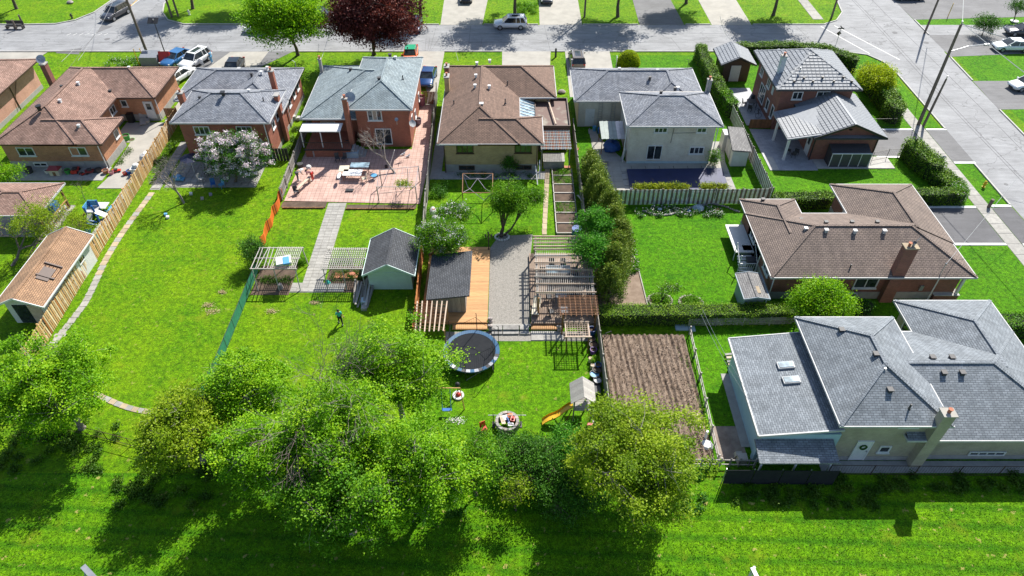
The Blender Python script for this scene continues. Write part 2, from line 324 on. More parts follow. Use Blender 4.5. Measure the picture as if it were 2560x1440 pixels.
M['fen_w']=mat('white fence board',(.72,.76,.74),(.50,.52,.50),3,.7,rnd=.08); M['fen_b']=mat('grey brown fence board',(.20,.155,.13),(.15,.12,.10),3,.8,rnd=.12)
M['ltsteel']=mat('pale sheet steel',(.50,.56,.62),(.42,.48,.54),3,.5,metal=.3); M['slatroof']=bricky('weathered grey felt strips',(.16,.155,.155),(.23,.225,.22),(.08,.08,.08),.5,.16,.02,.9,.5); M['wood_l']=mat('bleached yellow wood',(.72,.58,.36),(.62,.48,.27),3,.75,.2,30,.2); M['wood_or2']=mat('deep orange wood',(.42,.16,.035),(.33,.12,.03),3,.75,.2,30,.2)
M['green_mesh']=mat('green shade mesh',(.03,.22,.12),(.02,.16,.09),3,.7); M['blueshed']=mat('weathered blue steel siding',(.16,.24,.32),(.24,.28,.32),1.2,.6); M['tramp_blue']=mat('blue trampoline pad',(.012,.09,.20),(.01,.07,.16),3,.5)
# ---------------- ground, streets, kerbs, drives ----------------
def sheet(name,pts,z,m,kind='structure',z0=None):
    b=B()
    if z0 is None:
        n=len(pts); A=sum(pts[i][0]*pts[(i+1)%n][1]-pts[(i+1)%n][0]*pts[i][1] for i in range(n))
        b.face([(p[0],p[1],z) for p in (pts if A>0 else pts[::-1])])
    else: b.prism([(p[0],p[1]) for p in pts],z0,z)
    o=b.out(name,m); o['kind']=kind; return o
def rect(x0,y0,x1,y1): return [(x0,y0),(x1,y0),(x1,y1),(x0,y1)]
def GP(*pts): return [G(x,y)[:2] for x,y in pts]
sheet('ground',rect(-900,-600,900,1400),0,M['grass'])
sheet('mown_field',rect(-80,4,80,25.0),.004,M['field']); sheet('lawn',rect(6.85,25.2,47.85,87.4),.0035,M['lawn_deep']); sheet('lawn',rect(57.7,40,140,110),.0035,M['lawn_deep']); sheet('lawn',rect(-6.9,25.2,6.6,58.7),.0035,M['lawn_mid'])
sheet('street',rect(-400,88.5,400,97.1),.008,M['road'])
R1=[(48.3,20),(48.1,56),(48.25,68),(48.35,82.5),(47.9,85.4),(46.6,87.5),(44,88.51),(44,97.09),(46.2,98.5),(48.0,101.5),(48.8,106),(49,400),(57.8,400),(57.6,106.4),(57.3,93.8),(56.7,80.2),(56.2,66.9),(55.6,50),(55.3,20)]
sheet('side_street',R1,.012,M['road'])
L1=[(-68.3,97.09),(-64.5,97.3),(-62.3,98.6),(-60.8,101.5),(-60.2,106),(-60,400),(-51.8,400),(-52,104.8),(-51,101.5),(-49.3,98.7),(-46.5,97.2),(-44,97.09)]
sheet('crossing_street',L1,.012,M['road'])
def kerb(pts,w=.16,h=.12):
    b=B()
    for a,c in zip(pts,pts[1:]): b.bar((a[0],a[1],h/2-.02),(c[0],c[1],h/2-.02),w,h+.04)
    for a in pts[1:-1]: b.cyl((a[0],a[1],-.04),w/2,h+.035,8)
    o=b.out('kerb',M['kerb']); o['kind']='structure'
kerb([(-400,88.4),(-61,88.4)]); kerb([(-61,88.4),(-43.8,88.4)]); kerb([(-28.8,88.4),(-13.8,88.4)]); kerb([(-8.9,88.4),(-1.4,88.4)]); kerb([(5.2,88.4),(7,88.4)])
kerb([(13,88.4),(43.6,88.4),(46.5,87.4),(47.8,85.3),(48.25,82.5),(48.15,68.6)]); kerb([(48,61.6),(47.95,54.4)]); kerb([(48,48.5),(48.2,20)])
kerb([(-400,97.2),(-68.3,97.2),(-64.5,97.4),(-62.4,98.7),(-60.9,101.5),(-60.3,106),(-60.1,400)]); kerb([(-51.7,400),(-51.9,104.8),(-50.9,101.5),(-49.2,98.8),(-46.4,97.3),(-10.3,97.2)])
kerb([(-4,97.2),(3.7,97.2)]); kerb([(10,97.2),(17.8,97.2)]); kerb([(24.5,97.2),(28,97.2)]); kerb([(34,97.2),(44,97.2),(46.3,98.6),(48.1,101.5),(48.9,106),(49.1,400)])
kerb([(57.9,400),(57.7,106.4)]); kerb([(57.5,98.8),(57.35,93.8)]); kerb([(57.1,86.7),(56.8,80.2)]); kerb([(56.4,72.9),(56.25,66.9),(55.7,50),(55.4,20)])
# tar seams and lane joints in the streets
b=B()
for x in (51.2,51.6,54.4): 
    pts=[(x+math.sin(y*.13+x)*.12,y) for y in range(22,140,4)]
    for a,c in zip(pts,pts[1:]): b.bar((*a,.015),(*c,.015),.05,.006)
for y in (91.4,94.2):
    pts=[(x,y+math.sin(x*.11+y)*.12) for x in range(-110,50,4)]
    for a,c in zip(pts,pts[1:]): b.bar((*a,.011),(*c,.011),.035,.006)
for i in range(26):
    x=random.uniform(-90,46); b.bar((x,88.6,.011),(x+random.uniform(-1,1),random.choice((92.8,96.9)),.011),.03,.006)
o=b.out('tar_seams',M['drive_dark']); o['kind']='structure'
b=B()
for a,c in (((45.4,96.9),(50.2,86.0)),((43.4,96.6),(47,87.8)),((-56.1,107),(-57.2,99.5))): b.bar((*a,.018),(*c,.018),.12,.004)
for k in range(7): b.bar((-61.2+k*.85,93.6+k*.0,.018),(-60.9+k*.85,94.2,.018),.1,.004)
o=b.out('road_marking',M['offwhite']); o['kind']='structure'
b=B(); b.bar((-56.3,130,.02),(-56.6,100.6,.02),.12,.004); o=b.out('yellow_centre_line',M['yellow']); o['kind']='structure'
sheet('road_patch',GP((150,200),(255,62),(282,66),(240,84)),.016,M['drive']); sheet('road_patch',GP((143,128),(205,120),(197,136),(140,133)),.016,M['drive'])
# drives
D=[(.016,'drive',[(-43.6,88.5),(-28.9,88.5),(-36.6,77),(-37.4,71),(-39,71),(-39,80)]),
   (.02,'conc',GP((576,130),(672,129),(640,170),(520,170))),
   (.02,'conc',[(-13.6,88.5),(-8.9,88.5),(-9.0,76),(-9.3,70),(-10.1,70),(-10.1,77)]),
   (.02,'conc',[(-1.3,88.5),(5.1,88.5),(4.4,76),(-1.2,76)]),(.02,'conc',[(7.0,88.5),(12.9,88.5),(12.6,76),(6.9,76)]),
   (.02,'conc',[(-85,88.4),(-61.2,88.4),(-62.5,83),(-85,83)]),
   (.02,'conc',[(-10.1,97.1),(-4.2,97.1),(-2.6,125),(-10.5,125)]),(.02,'conc',[(3.9,97.1),(9.9,97.1),(10,125),(4.3,125)]),
   (.02,'drive',[(18,97.1),(24.3,97.1),(23.2,125),(18.6,125)]),(.02,'conc',[(28.2,97.1),(33.8,97.1),(33.8,125),(27.9,125)]),
   (.02,'drive',[(57.5,98.9),(75,100),(120,101),(120,125),(57.7,125)]),(.02,'drive',[(57.2,86.9),(75,88.5),(110,90),(110,93.5),(57.3,93.7)]),
   (.02,'drive',[(56.4,73),(63,73.2),(110,74),(110,80.5),(56.8,80.1)]),(.02,'drive',[(55.9,57),(110,57),(110,66.6),(56.2,66.8)]),
   (.02,'drive',[(37.9,63.2),(44.4,63.0),(44.5,68.4),(37.9,68.4)]),(.02,'drive',[(46.0,62.0),(48.2,61.9),(48.25,68.3),(46.0,68.4)]),
   (.02,'drive_dark',[(36.9,48.6),(44.5,48.6),(44.5,54.0),(36.9,54.0)]),(.02,'drive_dark',[(46.0,48.6),(48.1,48.6),(48.0,54.2),(46.0,54.0)]),
   (.02,'drive_dark',[(36.4,27),(44.5,27),(44.5,33.5),(36.4,33.5)])]
for z,k,p in D: sheet('driveway',p,z,M[k])
def slabs(name,base_pts,z,m,bm,items,h=.045,piece_name='slab'):
    o=sheet(name,base_pts,z,bm)
    for (x,y,sx,sy) in items: piece(piece_name,o,(x,y,z),(sx-.02,sy-.02,h),bm,rz=random.uniform(-.006,.006))
    return o
slabs('sidewalk',rect(44.55,26,45.95,84),.016,M['conc'],M['slab'],[(45.25,26.8+i*1.5,1.38,1.48) for i in range(38)],.02)
slabs('sidewalk',rect(43.1,99,44.6,125),.02,M['conc'],M['slab'],[(43.85,99.8+i*1.5,1.48,1.48) for i in range(16)],.02)
for x0,x1,y in ((37.9,44.5,68.5),(46,48.2,68.5),(38.4,44.5,62.9),(46,48.2,61.8),(37,44.5,54.1),(46,48,54.3),(36.9,44.5,48.5),(46,48.1,48.4)):
    b=B(); b.box(x0,y-.15,0,x1,y+.15,.06); o=b.out('driveway_border',M['white']); o['kind']='structure'
# lot 4 patio, garden path and arbour pads
sheet('tiled_patio',[(-22.1,55.1),(-8.9,54.6),(-8.7,60),(-9.1,70),(-9.4,74),(-10.7,74),(-10.7,64.4),(-21.6,64.4),(-21.9,66)],.05,M['tile'],z0=0)
slabs('garden_path',rect(-17.75,42.3,-16.0,54.8),.008,M['soil'],M['slab'],[(-17.75+.29+c*.58+ (0),42.6+i*.42,.57,.41) for i in range(29) for c in range(3)],.04)
slabs('garden_path',rect(-18.6,42.2,-13.6,43.4),.010,M['soil'],M['slab'],[(-18.3+i*.5,42.5+r*.5,.49,.49) for i in range(9) for r in range(2) if not (1<=i<=4 and r)],.05)
sheet('garden_bed',rect(-22.2,54.1,-17.9,55.0),.02,M['soil']); sheet('garden_bed',rect(-15.9,53.9,-9.2,54.5),.02,M['soil'])
sheet('garden_bed',rect(-21.8,41.9,-18.6,45.6),.012,M['soil']); sheet('garden_bed',rect(-15.8,42.2,-12.2,45.6),.012,M['soil'])
def edging(x0,x1,y):
    o=tag(link('bed_edging',B().box(x0,y-.03,0,x1,y+.03,.08).mesh('bed_edging',M['brown_trim'])),kind='structure')
    n=int((x1-x0)/.22)
    for i in range(n): piece('edging_log',o,(x0+.11+i*.22,y-.08,0),(.19,.12,.14+random.uniform(-.02,.02)),M['wood_br'])
edging(-22.0,-17.9,54.0); edging(-15.9,-9.3,53.85)
# lot 3 stepping stones
items=[]; y=56.2; i=0
b=tag(link('stepping_stone_path',B().box(-35.9,37.2,0,-35.0,37.5,.012).mesh('stepping_stone_path',M['slab'])),kind='structure')
while y>33.2:
    x=-35.62+.18*math.sin(y*.35)+(.35 if y<42 else 0)*0+ (.35*(1-min(1,abs(y-41)/5))); m=M['slab_warm'] if i%4 in (0,2) and 44<y<56 else M['slab'] if i%3 else M['slab_warm']
    if y<44.5: m=M['slab']
    piece('paving_slab',b,(x,y,0),(.56,.60,.04),m,rz=random.uniform(-.06,.06)); y-=.64; i+=1
for k in range(11):
    t=k/10; px=240+t*140; py=985+45*math.sin(t*1.5); c=G(px,py); piece('paving_slab',b,(c[0],c[1],0),(.5,.42,.04),M['slab_warm' if k%2 else 'slab'],rz=-.45+.3*t)
# lot 2 walk and yard
sheet('yard_concrete',[(-43.4,70),(-39.2,70),(-39.2,77),(-37.9,77),(-37.7,60.4),(-38.3,57.2),(-41.2,57.2),(-40.9,59),(-41.3,65.8),(-43.4,65.8)],.05,M['conc'],z0=0)
sheet('yard_concrete',rect(-51,58.6,-41.3,61),.04,M['found'],z0=0)
slabs('brick_walk',rect(-38.6,44.2,-37.5,57.2),.012,M['conc'],M['slab'],[(-38.3+c*.52,44.6+i*.6,.5,.58) for i in range(21) for c in range(2)],.03)
# lot 3 rear terrace
slabs('rear_terrace',rect(-34.6,57.4,-25.5,61.9),.012,M['found'],M['slab'],[(-34.2+c*.75,57.9+r*.75,.72,.72) for c in range(12) for r in range(6)],.04)
slabs('side_walk',rect(-35.9,57,-34.9,66),.014,M['found'],M['slab'],[(-35.4,57.5+i*.62,.8,.58) for i in range(13)],.04)
# lot 5
slabs('narrow_path',[(2.75,49.9),(3.15,49.9),(3.9,60.7),(3.4,60.7)],.01,M['conc'],M['slab_warm'],[(2.95+.68*(i+.5)/13,50.3+i*.82,.44,.8) for i in range(13)],.03)
sheet('gravel_yard',[(-1.9,38.3),(1.4,38.3),(1.6,46.5),(1.9,49.9),(-1.2,49.7),(-1.95,48)],.03,M['gravel'],z0=0)
sheet('gravel_yard',rect(-5.2,36.7,6.3,37.7),.02,M['gravel'],z0=0)
sheet('back_walk',rect(-7.2,58.8,3.4,60.2),.03,M['found'],z0=0); sheet('back_walk',rect(-8.3,58.8,-7.2,70),.03,M['found'],z0=0)
# lot 6 pool deck in big slabs
o=sheet('pool_deck',[(9.3,56.5),(22.2,56.5),(22.2,61.9),(23.0,66),(21.2,66),(20.6,61.7),(12,61.7),(9.9,66),(8.6,68.9),(8.6,64)],.03,M['found'],z0=0)
for i in range(14):
    for j in range(6):
        x=9.8+i*.92; y=56.98+j*.92
        if 11.4<x<21.9 and y<60.6: continue
        if y>61.7: continue
        piece('slab',o,(x,y,.03),(.9,.9,.035),M['conc'],rz=random.uniform(-.004,.004))
for j in range(8): piece('slab',o,(9.6-.1*j,61.6+j*.92,.03),(.9,.9,.035),M['conc'])
# lot 7 patios
sheet('stamped_patio',rect(26.3,69.4,28.8,78.2),.06,M['stamped'],z0=0); sheet('stamped_patio',[(26.5,60.4),(31.4,60.4),(31.4,68.4),(26.4,68.6)],.06,M['stamped'],z0=0)
sheet('patio_slab',rect(31.42,60.7,39.4,62.9),.09,M['kerb'],z0=0); sheet('patio_slab',rect(26.6,60.45,27.4,62.9),.075,M['kerb'],z0=.061)
# lot 8
sheet('soil_bed',[(7.0,40.2),(11.1,40.4),(10.9,46.5),(8,50),(7.2,50)],.03,M['till'],z0=0)
b=B(); b.bar((11.1,40.3,.06),(10.9,46.2,.06),.08,.12); b.bar((10.9,46.2,.06),(9.9,49.5,.06),.08,.12); o=b.out('bed_edging',M['conc']); o['kind']='structure'
# tilled garden with furrows
b=B(); nx,ny=260,230
xs=np.linspace(7.05,13.45,nx); ys=np.linspace(25.8,37.3,ny)
jit=np.random.default_rng(3); ph=jit.normal(0,.10,(ny,nx)); ph=ph*(.6+1.2*(jit.random((ny,nx))>.9)); wob=np.cumsum(jit.normal(0,.03,ny))
V=[];
for j,y in enumerate(ys):
    for i,x in enumerate(xs):
        V.append((x,y,.10+(.06+.03*math.sin(x*3.1+y*.7)+.02*math.sin(y*2.3+x*7))*math.sin((x+.03*math.sin(y*.6+x*.5)+.03*(y-30)+.01*math.sin(y*3+x*2))*2*PI/.42)+.30*abs(ph[j,i])))
b.add(V,[(j*nx+i,j*nx+i+1,(j+1)*nx+i+1,(j+1)*nx+i) for j in range(ny-1) for i in range(nx-1)])
o=b.out('tilled_garden_soil',M['till'],uv=False); o['kind']='structure'
sheet('soil_bed',rect(13.7,25.9,15.7,28.7),.03,M['mud'],z0=0)
sheet('side_walk',rect(15.5,27,16.3,33.4),.05,M['found'],z0=0); sheet('foundation_walk',rect(20.3,25.0,36.4,25.9),.05,M['found'],z0=0)
sheet('shaded_yard',rect(7.0,37.4,13.9,39.2),.006,M['grass'])
# ---------------- houses ----------------
def P(side,c,a,o):
    return {'S':(a,c-o),'N':(a,c+o),'E':(c+o,a),'W':(c-o,a)}[side]
def wbox(b,side,c,a0,a1,o0,o1,z0,z1,m=0):
    p=P(side,c,a0,o0); q=P(side,c,a1,o1); b.box(p[0],p[1],z0,q[0],q[1],z1,m)
def window(h,side,c,a,z,w,ht,n=2,fm='white',gm='glass',sill=True,fr=.09,name='window'):
    b=B(); x0,x1=a-w/2,a+w/2; z0,z1=z-ht/2,z+ht/2
    wbox(b,side,c,x0,x1,.0,.07,z0,z0+fr); wbox(b,side,c,x0,x1,.0,.07,z1-fr,z1); wbox(b,side,c,x0,x0+fr,.0,.068,z0+fr,z1-fr); wbox(b,side,c,x1-fr,x1,.0,.068,z0+fr,z1-fr)
    iw=(w-2*fr)
    for i in range(1,n):
        xm=x0+fr+iw*i/n; wbox(b,side,c,xm-.035,xm+.035,.0,.06,z0+fr,z1-fr)
    o=b.out(name,M[fm],h)
    for i in range(n):
        g=B(); wbox(g,side,c,x0+fr+iw*i/n+(.035 if i else 0),x0+fr+iw*(i+1)/n-(.035 if i<n-1 else 0),.004,.022,z0+fr,z1-fr)
        g.out('pane',M['curtain'] if gm=='curtain' and i%2 else M['glass'] if gm=='curtain' else M[gm],o)
    if sill:
        s=B(); wbox(s,side,c,x0-.06,x1+.06,.0,.13,z0-.08,z0-.002); s.out('sill',M[fm],o)
    return o
def door(h,side,c,a,w=.9,ht=2.05,m='white',z0=0,glass=True):
    b=B(); wbox(b,side,c,a-w/2,a+w/2,0,.05,z0,z0+ht); o=b.out('door',M[m],h)
    f=B(); wbox(f,side,c,a-w/2-.08,a-w/2-.001,0,.08,z0,z0+ht+.08); wbox(f,side,c,a+w/2+.001,a+w/2+.08,0,.08,z0,z0+ht+.08); wbox(f,side,c,a-w/2,a+w/2,0,.08,z0+ht+.001,z0+ht+.08); f.out('door_frame',M['white'],o)
    if glass: g=B(); wbox(g,side,c,a-w*.3,a+w*.3,.052,.06,z0+ht*.55,z0+ht*.92); g.out('pane',M['glass'],o)
    k=B(); wbox(k,side,c,a+w*.36,a+w*.42,.05,.11,z0+1,z0+1.08); k.out('handle',M['steel'],o)
def roofsec(h,x0,x1,y0,y1,ze,p,ends='HHHH',m='sh_brown',trim='white',dz=0,cap=None,name='roof',gut=True,force=False):
    "hip or gable section; ends W,E,S,N are H (hip), G (gable)"
    W,Ee,Sx,Nx=ends; ze+=dz; w=x1-x0; d=y1-y0; b=B()
    if w>=d or force:
        r=d/2; a=(x0+(r if W=='H' else 0),(y0+y1)/2,ze+p*r); c=(x1-(r if Ee=='H' else 0),(y0+y1)/2,ze+p*r)
        if a[0]>c[0]-.01: a=((a[0]+c[0])/2-.01,*a[1:]); c=(a[0]+.02,*c[1:])
        b.face([(x0,y0,ze),(x1,y0,ze),c,a]); b.face([(x1,y1,ze),(x0,y1,ze),a,c])
        if W=='H': b.face([(x0,y1,ze),(x0,y0,ze),a])
        if Ee=='H': b.face([(x1,y0,ze),(x1,y1,ze),c])
        hips=[((x0,y0,ze),a),((x0,y1,ze),a)] if W=='H' else []
        hips+=[((x1,y0,ze),c),((x1,y1,ze),c)] if Ee=='H' else []
        gab=[(x0,a,'W')] if W=='G' else []; gab+=[(x1,c,'E')] if Ee=='G' else []
    else:
        r=w/2; a=((x0+x1)/2,y0+(r if Sx=='H' else 0),ze+p*r); c=((x0+x1)/2,y1-(r if Nx=='H' else 0),ze+p*r)
        b.face([(x0,y1,ze),(x0,y0,ze),a,c]); b.face([(x1,y0,ze),(x1,y1,ze),c,a])
        if Sx=='H': b.face([(x0,y0,ze),(x1,y0,ze),a])
        if Nx=='H': b.face([(x1,y1,ze),(x0,y1,ze),c])
        hips=[((x0,y0,ze),a),((x1,y0,ze),a)] if Sx=='H' else []
        hips+=[((x0,y1,ze),c),((x1,y1,ze),c)] if Nx=='H' else []
    b.face([(x0,y0,ze-.03),(x0,y1,ze-.03),(x1,y1,ze-.03),(x1,y0,ze-.03)])
    o=b.out(name,M[m],h)
    # cap shingles on ridge and hips
    k=B()
    for q,s in hips+[(a,c)]:
        q=Vector(q); s=Vector(s); k.bar(q+Vector((0,0,.02)),s+Vector((0,0,.02)),.24,.05)
    k.out('ridge_cap',M[cap or m],o)
    if gut:
        f=B(); t=.065; e=-.03; g=.15+dz
        f.box(x0-t,y0-t,ze-g,x1+t,y0-.002,ze+e+.03); f.box(x0-t,y1+.002,ze-g,x1+t,y1+t,ze+e+.03)
        f.box(x0-t,y0,ze-g,x0-.002,y1,ze+e+.03); f.box(x1+.002,y0,ze-g,x1+t,y1,ze+e+.03)
        f.out('gutter',M['gutter' if trim=='white' else trim],o)
    return o
def walls(h,rects,m,found=.55,wide=0):
    for i,(x0,x1,y0,y1,z1) in enumerate(rects):
        b=B(); b.box(x0,y0,found,x1,y1,z1-.02*i); b.out('wall',M[m],h)
        if found>0: b=B(); b.box(x0-.03,y0-.03,0,x1+.03,y1+.03,found-.002-.003*i); b.out('foundation',M['found'],h)
def vent(h,x,y,z,c='dark',s=.3):
    b=B(); b.box(x-s/2,y-s/2,z-.1,x+s/2,y+s/2,z+.22); b.box(x-s*.65,y-s*.65,z+.22,x+s*.65,y+s*.65,z+.28); b.out('roof_vent',M[c],h)
def stack(h,x,y,z,c='dark',ht=.5):
    b=B(); b.cyl((x,y,z-.1),.06,ht,8); b.cyl((x,y,z-.08),.14,.1,8,.07); b.out('vent_pipe',M[c],h)
def chimney(h,x,y,z0,z1,m,sx=.6,sy=.5,dish=None,pots=1,capm='found'):
    b=B(); b.box(x-sx/2,y-sy/2,z0,x+sx/2,y+sy/2,z1); o=b.out('chimney',M[m],h)
    b=B(); b.box(x-sx/2-.06,y-sy/2-.06,z1+.001,x+sx/2+.06,y+sy/2+.06,z1+.1); b.out('chimney_cap',M[capm],o)
    for i in range(pots):
        b=B(); b.cyl((x+(i-(pots-1)/2)*.3,y,z1+.1),.11,.25,10,.10); b.cyl((x+(i-(pots-1)/2)*.3,y,z1+.38),.15,.04,10); b.out('flue',M['terra' if i%2==0 else 'steel'],o)
def dish(h,x,y,z,r=.42,az=0,m='steel'):
    b=B(); n=14; c=Vector((x,y,z)); ax=Vector((math.sin(az)*.75,-math.cos(az)*.75,.65)).normalized(); u=ax.cross(Vector((0,0,1))).normalized(); v=ax.cross(u)
    rings=[(0,-.12),(.5,-.09),(1,0)]; V=[tuple(c+ax*(d*r*1.6)+(u*math.cos(2*PI*j/n)+v*math.sin(2*PI*j/n))*r*q) for q,d in rings for j in range(n)]
    b.add(V,[(i*n+j,i*n+(j+1)%n,(i+1)*n+(j+1)%n,(i+1)*n+j) for i in range(2) for j in range(n)])
    b.bar(c,c+ax*.5,.03); b.bar(c-Vector((0,0,.6)),c-ax*.1,.05); b.out('satellite_dish',M[m],h,smooth=True)
def pipe(h,x,y,z0,z1,m='white',out=(0,0)):
    b=B(); b.tube([(x,y,z1),(x,y,z0+.2),(x+out[0],y+out[1],z0+.05)],.05,6); b.out('downpipe',M[m],h)
HS='houses along the street'
# house 1, far left
h=thing('brick_house','pink salmon brick house with brown roof cut by the left edge','house',(-62,75))
walls(h,[(-68,-56.9,66,78.3,3.3)],'br_pink',.5)
roofsec(h,-69,-56.2,65.5,78.9,3.4,.42,'HHHH','sh_brown','brown_trim'); pipe(h,-56.85,73,0,3.2,'pipe')
b=B(); b.tube([(-56.8,74.5,3),(-56.8,72.8,1.2),(-56.75,72.6,.4)],.04,6); b.out('conduit',M['pipe'],h)
window(h,'E',-56.9,68.5,1.6,1,1.0,2)
# house 2
h=thing('brick_house','orange brick bungalow with brown hip roof bent round a rear yard','house',(-47,69))
walls(h,[(-51.4,-43.9,60.9,77,3.0),(-47,-39.7,70.5,76.9,3.0),(-47,-41.5,60.95,65.2,3.0)],'br_orange',.8)
roofsec(h,-51.9,-43.4,60.4,77.4,3.1,.46,'HHHH','sh_brown','brown_trim'); roofsec(h,-47.65,-39.2,70,77.4,3.1,.46,'GHHH','sh_brown','brown_trim',.006); roofsec(h,-47.65,-40.9,60.4,65.7,3.1,.46,'GHHH','sh_brown','brown_trim',.009)
window(h,'S',60.9,-49.2,1.95,1.7,1.0,2,sill=True); window(h,'S',60.95,-43.9,1.95,1.7,1.0,2,gm='glass_g')
window(h,'S',60.87,-48.4,.45,1.4,.45,2,sill=False); door(h,'S',70.5,-40.5,.85,2.0,'white',.3); window(h,'S',70.5,-43.1,2.15,.7,.8,1); window(h,'E',-43.9,69.2,2.05,1.2,.9,2)
window(h,'E',-41.5,64.3,2.0,.9,.9,1)
for x,y,z,c in ((-42.9,73.8,4.75,'white'),(-46.8,69.9,4.85,'white'),(-48.4,69.4,4.7,'dark'),(-46.9,66.0,4.85,'white'),(-48.6,65.0,4.8,'dark'),(-43.6,62.3,4.05,'white'),(-44.2,70.7,3.5,'dark')): vent(h,x,y,z-.12,c,.22)
b=B(); b.cyl((-47.9,63.9,4.9),.2,.45,10); b.cyl((-47.9,63.9,5.3),.28,.14,10); b.out('turbine_vent',M['black'],h)
chimney(h,-52.3,73.8,0,5.2,'br_dark',.55,.7,pots=0); dish(h,-52.35,73.8,5.75,.5,.2)
pipe(h,-41.6,60.75,.0,3,'white',(.2,-1.1)); pipe(h,-39.2,69.9,.4,2.9,'white',(1.1,-.1))
# house 3
h=thing('brick_house','red brick back-split house with slate grey roof behind the lilac','house',(-30,69))
walls(h,[(-33.5,-24.75,62.4,69,4.5),(-36,-24.7,69,76,3.3)],'br_red',.5)
roofsec(h,-36.6,-24.2,68.8,76.6,3.4,.42,'HHHH','sh_slate','white'); roofsec(h,-31.6,-24.2,66.2,76.6,3.4,.42,'HHHH','sh_slate','white',.005)
roofsec(h,-34.1,-24.2,61.9,68.8,4.65,.42,'HHHH','sh_slate','white')
window(h,'S',62.4,-31.4,3.5,1.6,.95,3,gm='glass_g'); window(h,'S',62.4,-27.1,3.5,1.6,.95,3,gm='glass_g'); window(h,'S',62.4,-31.5,1.2,1.5,1.1,2); window(h,'S',62.4,-27.4,1.2,1.5,1.1,2)
for y,z in ((64.2,3.1),(65.9,3.2),(70.4,2.2),(72.5,2.2),(74.3,2.2)): window(h,'E',-24.75 if y<69 else -24.7,y,z,.9,.8,1)
door(h,'E',-24.75,66.9,.85,2.0,'brown_trim',.2)
chimney(h,-34.3,66.3,0,5.6,'br_red',.55,.6); chimney(h,-25.6,69.6,3,6.4,'br_red',.5,.5); chimney(h,-24.45,66.4,0,5.3,'br_red',.4,.7,pots=0)
vent(h,-31.9,65.2,5.5,'dark',.22); vent(h,-27.1,66.2,5.75,'white',.24); vent(h,-30.5,73.5,4.6,'grey'); vent(h,-27.2,73.2,4.9,'white',.22); vent(h,-27.5,71.9,5.0,'white',.22); vent(h,-28.6,71.8,4.8,'dark',.2); stack(h,-25.5,65.3,5.2)
b=B(); b.cyl((-29.3,65,6.0),.17,.35,10); b.cb((-29.3,64.9,6.4),(.4,.5,.12)); b.out('roof_vent',M['black'],h)
pipe(h,-24.9,62.2,0,4.5,'white',(.3,-.4)); pipe(h,-24.6,69.2,0,3.3,'white'); 
b=B(); b.tube([(-24.9,76,3.2),(-24.9,76,4.4),(-25.2,76,4.6)],.03,6); b.out('service_mast',M['steel'],h)
# house 4
h=thing('brick_house','red brick house with blue grey roof and satellite dishes above a pink patio','house',(-16,70))
walls(h,[(-16.2,-10.75,65,76,4.6),(-21.5,-16,66.8,77,3.2)],'br_red',.0)
roofsec(h,-22.1,-14.9,65.2,77.5,3.25,.395,'HGHH','sh_blue','white',force=True); roofsec(h,-17.1,-10.25,64.5,76.6,4.7,.44,'HHHH','sh_blue','white')
window(h,'S',65,-14.25,3.75,1.5,1.2,3,gm='curtain'); window(h,'S',65,-13.6,1.25,1.7,1.9,2,sill=False,name='patio_door')
window(h,'S',66.8,-19.8,1.5,1.6,1.0,2)
for y,z in ((67,2.2),(69.5,1.4),(71.5,3.5),(73.5,1.4)): window(h,'E',-10.75,y,z,.8,.9,1)
chimney(h,-16.9,64.3,0,6.0,'br_red',.5,.5,capm='found'); dish(h,-16.35,64.4,6.1,.55,.15,'steel'); dish(h,-10.3,64.3,3.2,.38,.6,'grey'); dish(h,-12.0,64.75,3.4,.2,0,'steel')
chimney(h,-21.9,75.6,0,4.9,'found',.3,.35,pots=1)
vent(h,-13.7,74.9,5.6,'dark'); vent(h,-12.9,73.6,5.9,'white',.24); vent(h,-13.9,68.2,6.1,'dark',.3); stack(h,-11.7,69.8,5.4); vent(h,-17.9,72.8,4.9,'dark',.26)
b=B(); b.box(-21.9,63.3,2.75,-17.7,65.0,2.85); o=b.out('porch_roof',M['white'],h)
b=B()
for x in (-21.8,-19.8,-17.8): b.box(x-.05,63.35,.9,x+.05,63.45,2.75)
b.out('porch_post',M['white'],h)
b=B(); b.box(-21.6,62.9,0,-16.9,66.7,.85); b.out('porch_base',M['br_red'],h)
b=B(); b.box(-21.7,62.8,.85,-16.8,62.95,.95)
for i in range(26): b.box(-21.6+i*.185,62.86,.95,-21.58+i*.185,62.88,1.75)
b.box(-21.7,62.84,1.75,-16.8,62.9,1.8); b.out('porch_railing',M['black'],h)
b=B()
for i in range(5): b.box(-16.8+i*.28,62.9,0,-16.52+i*.28,64.2,.85-i*.17)
b.out('steps',M['found'],h)
# house 5
h=thing('brick_house','tan brick bungalow with chocolate brown hip roof and glazed sunroom','house',(-2,68))
walls(h,[(-6.7,.3,60.15,76,3.5),(-3,4.2,69.6,76,3.5),(-3,2.6,60.2,64.5,3.5)],'br_tan',.9)
roofsec(h,-7.35,.8,59.65,76.7,3.6,.47,'HHHH','sh_choc','white'); roofsec(h,-3.3,4.8,69.1,76.7,3.6,.47,'GHHH','sh_choc','white',.006); roofsec(h,-3.3,3.1,59.65,65,3.6,.47,'GHHH','sh_choc','white',.009)
for x in (-4.7,1.1): window(h,'S',60.15 if x<0 else 60.2,x,2.75,1.7,1.0,3,'brown_trim',gm='glass_g'); window(h,'S',60.12 if x<0 else 60.17,x+.1,.55,1.6,.5,2,'brown_trim',sill=False)
for x,y,z in ((-3.9,73.5,5.3),(-2.5,74.3,5.2),(-3.9,70.5,5.3),(-3.9,68.2,5.3),(-2.4,68,5.3)): vent(h,x,y,z,'white',.24)
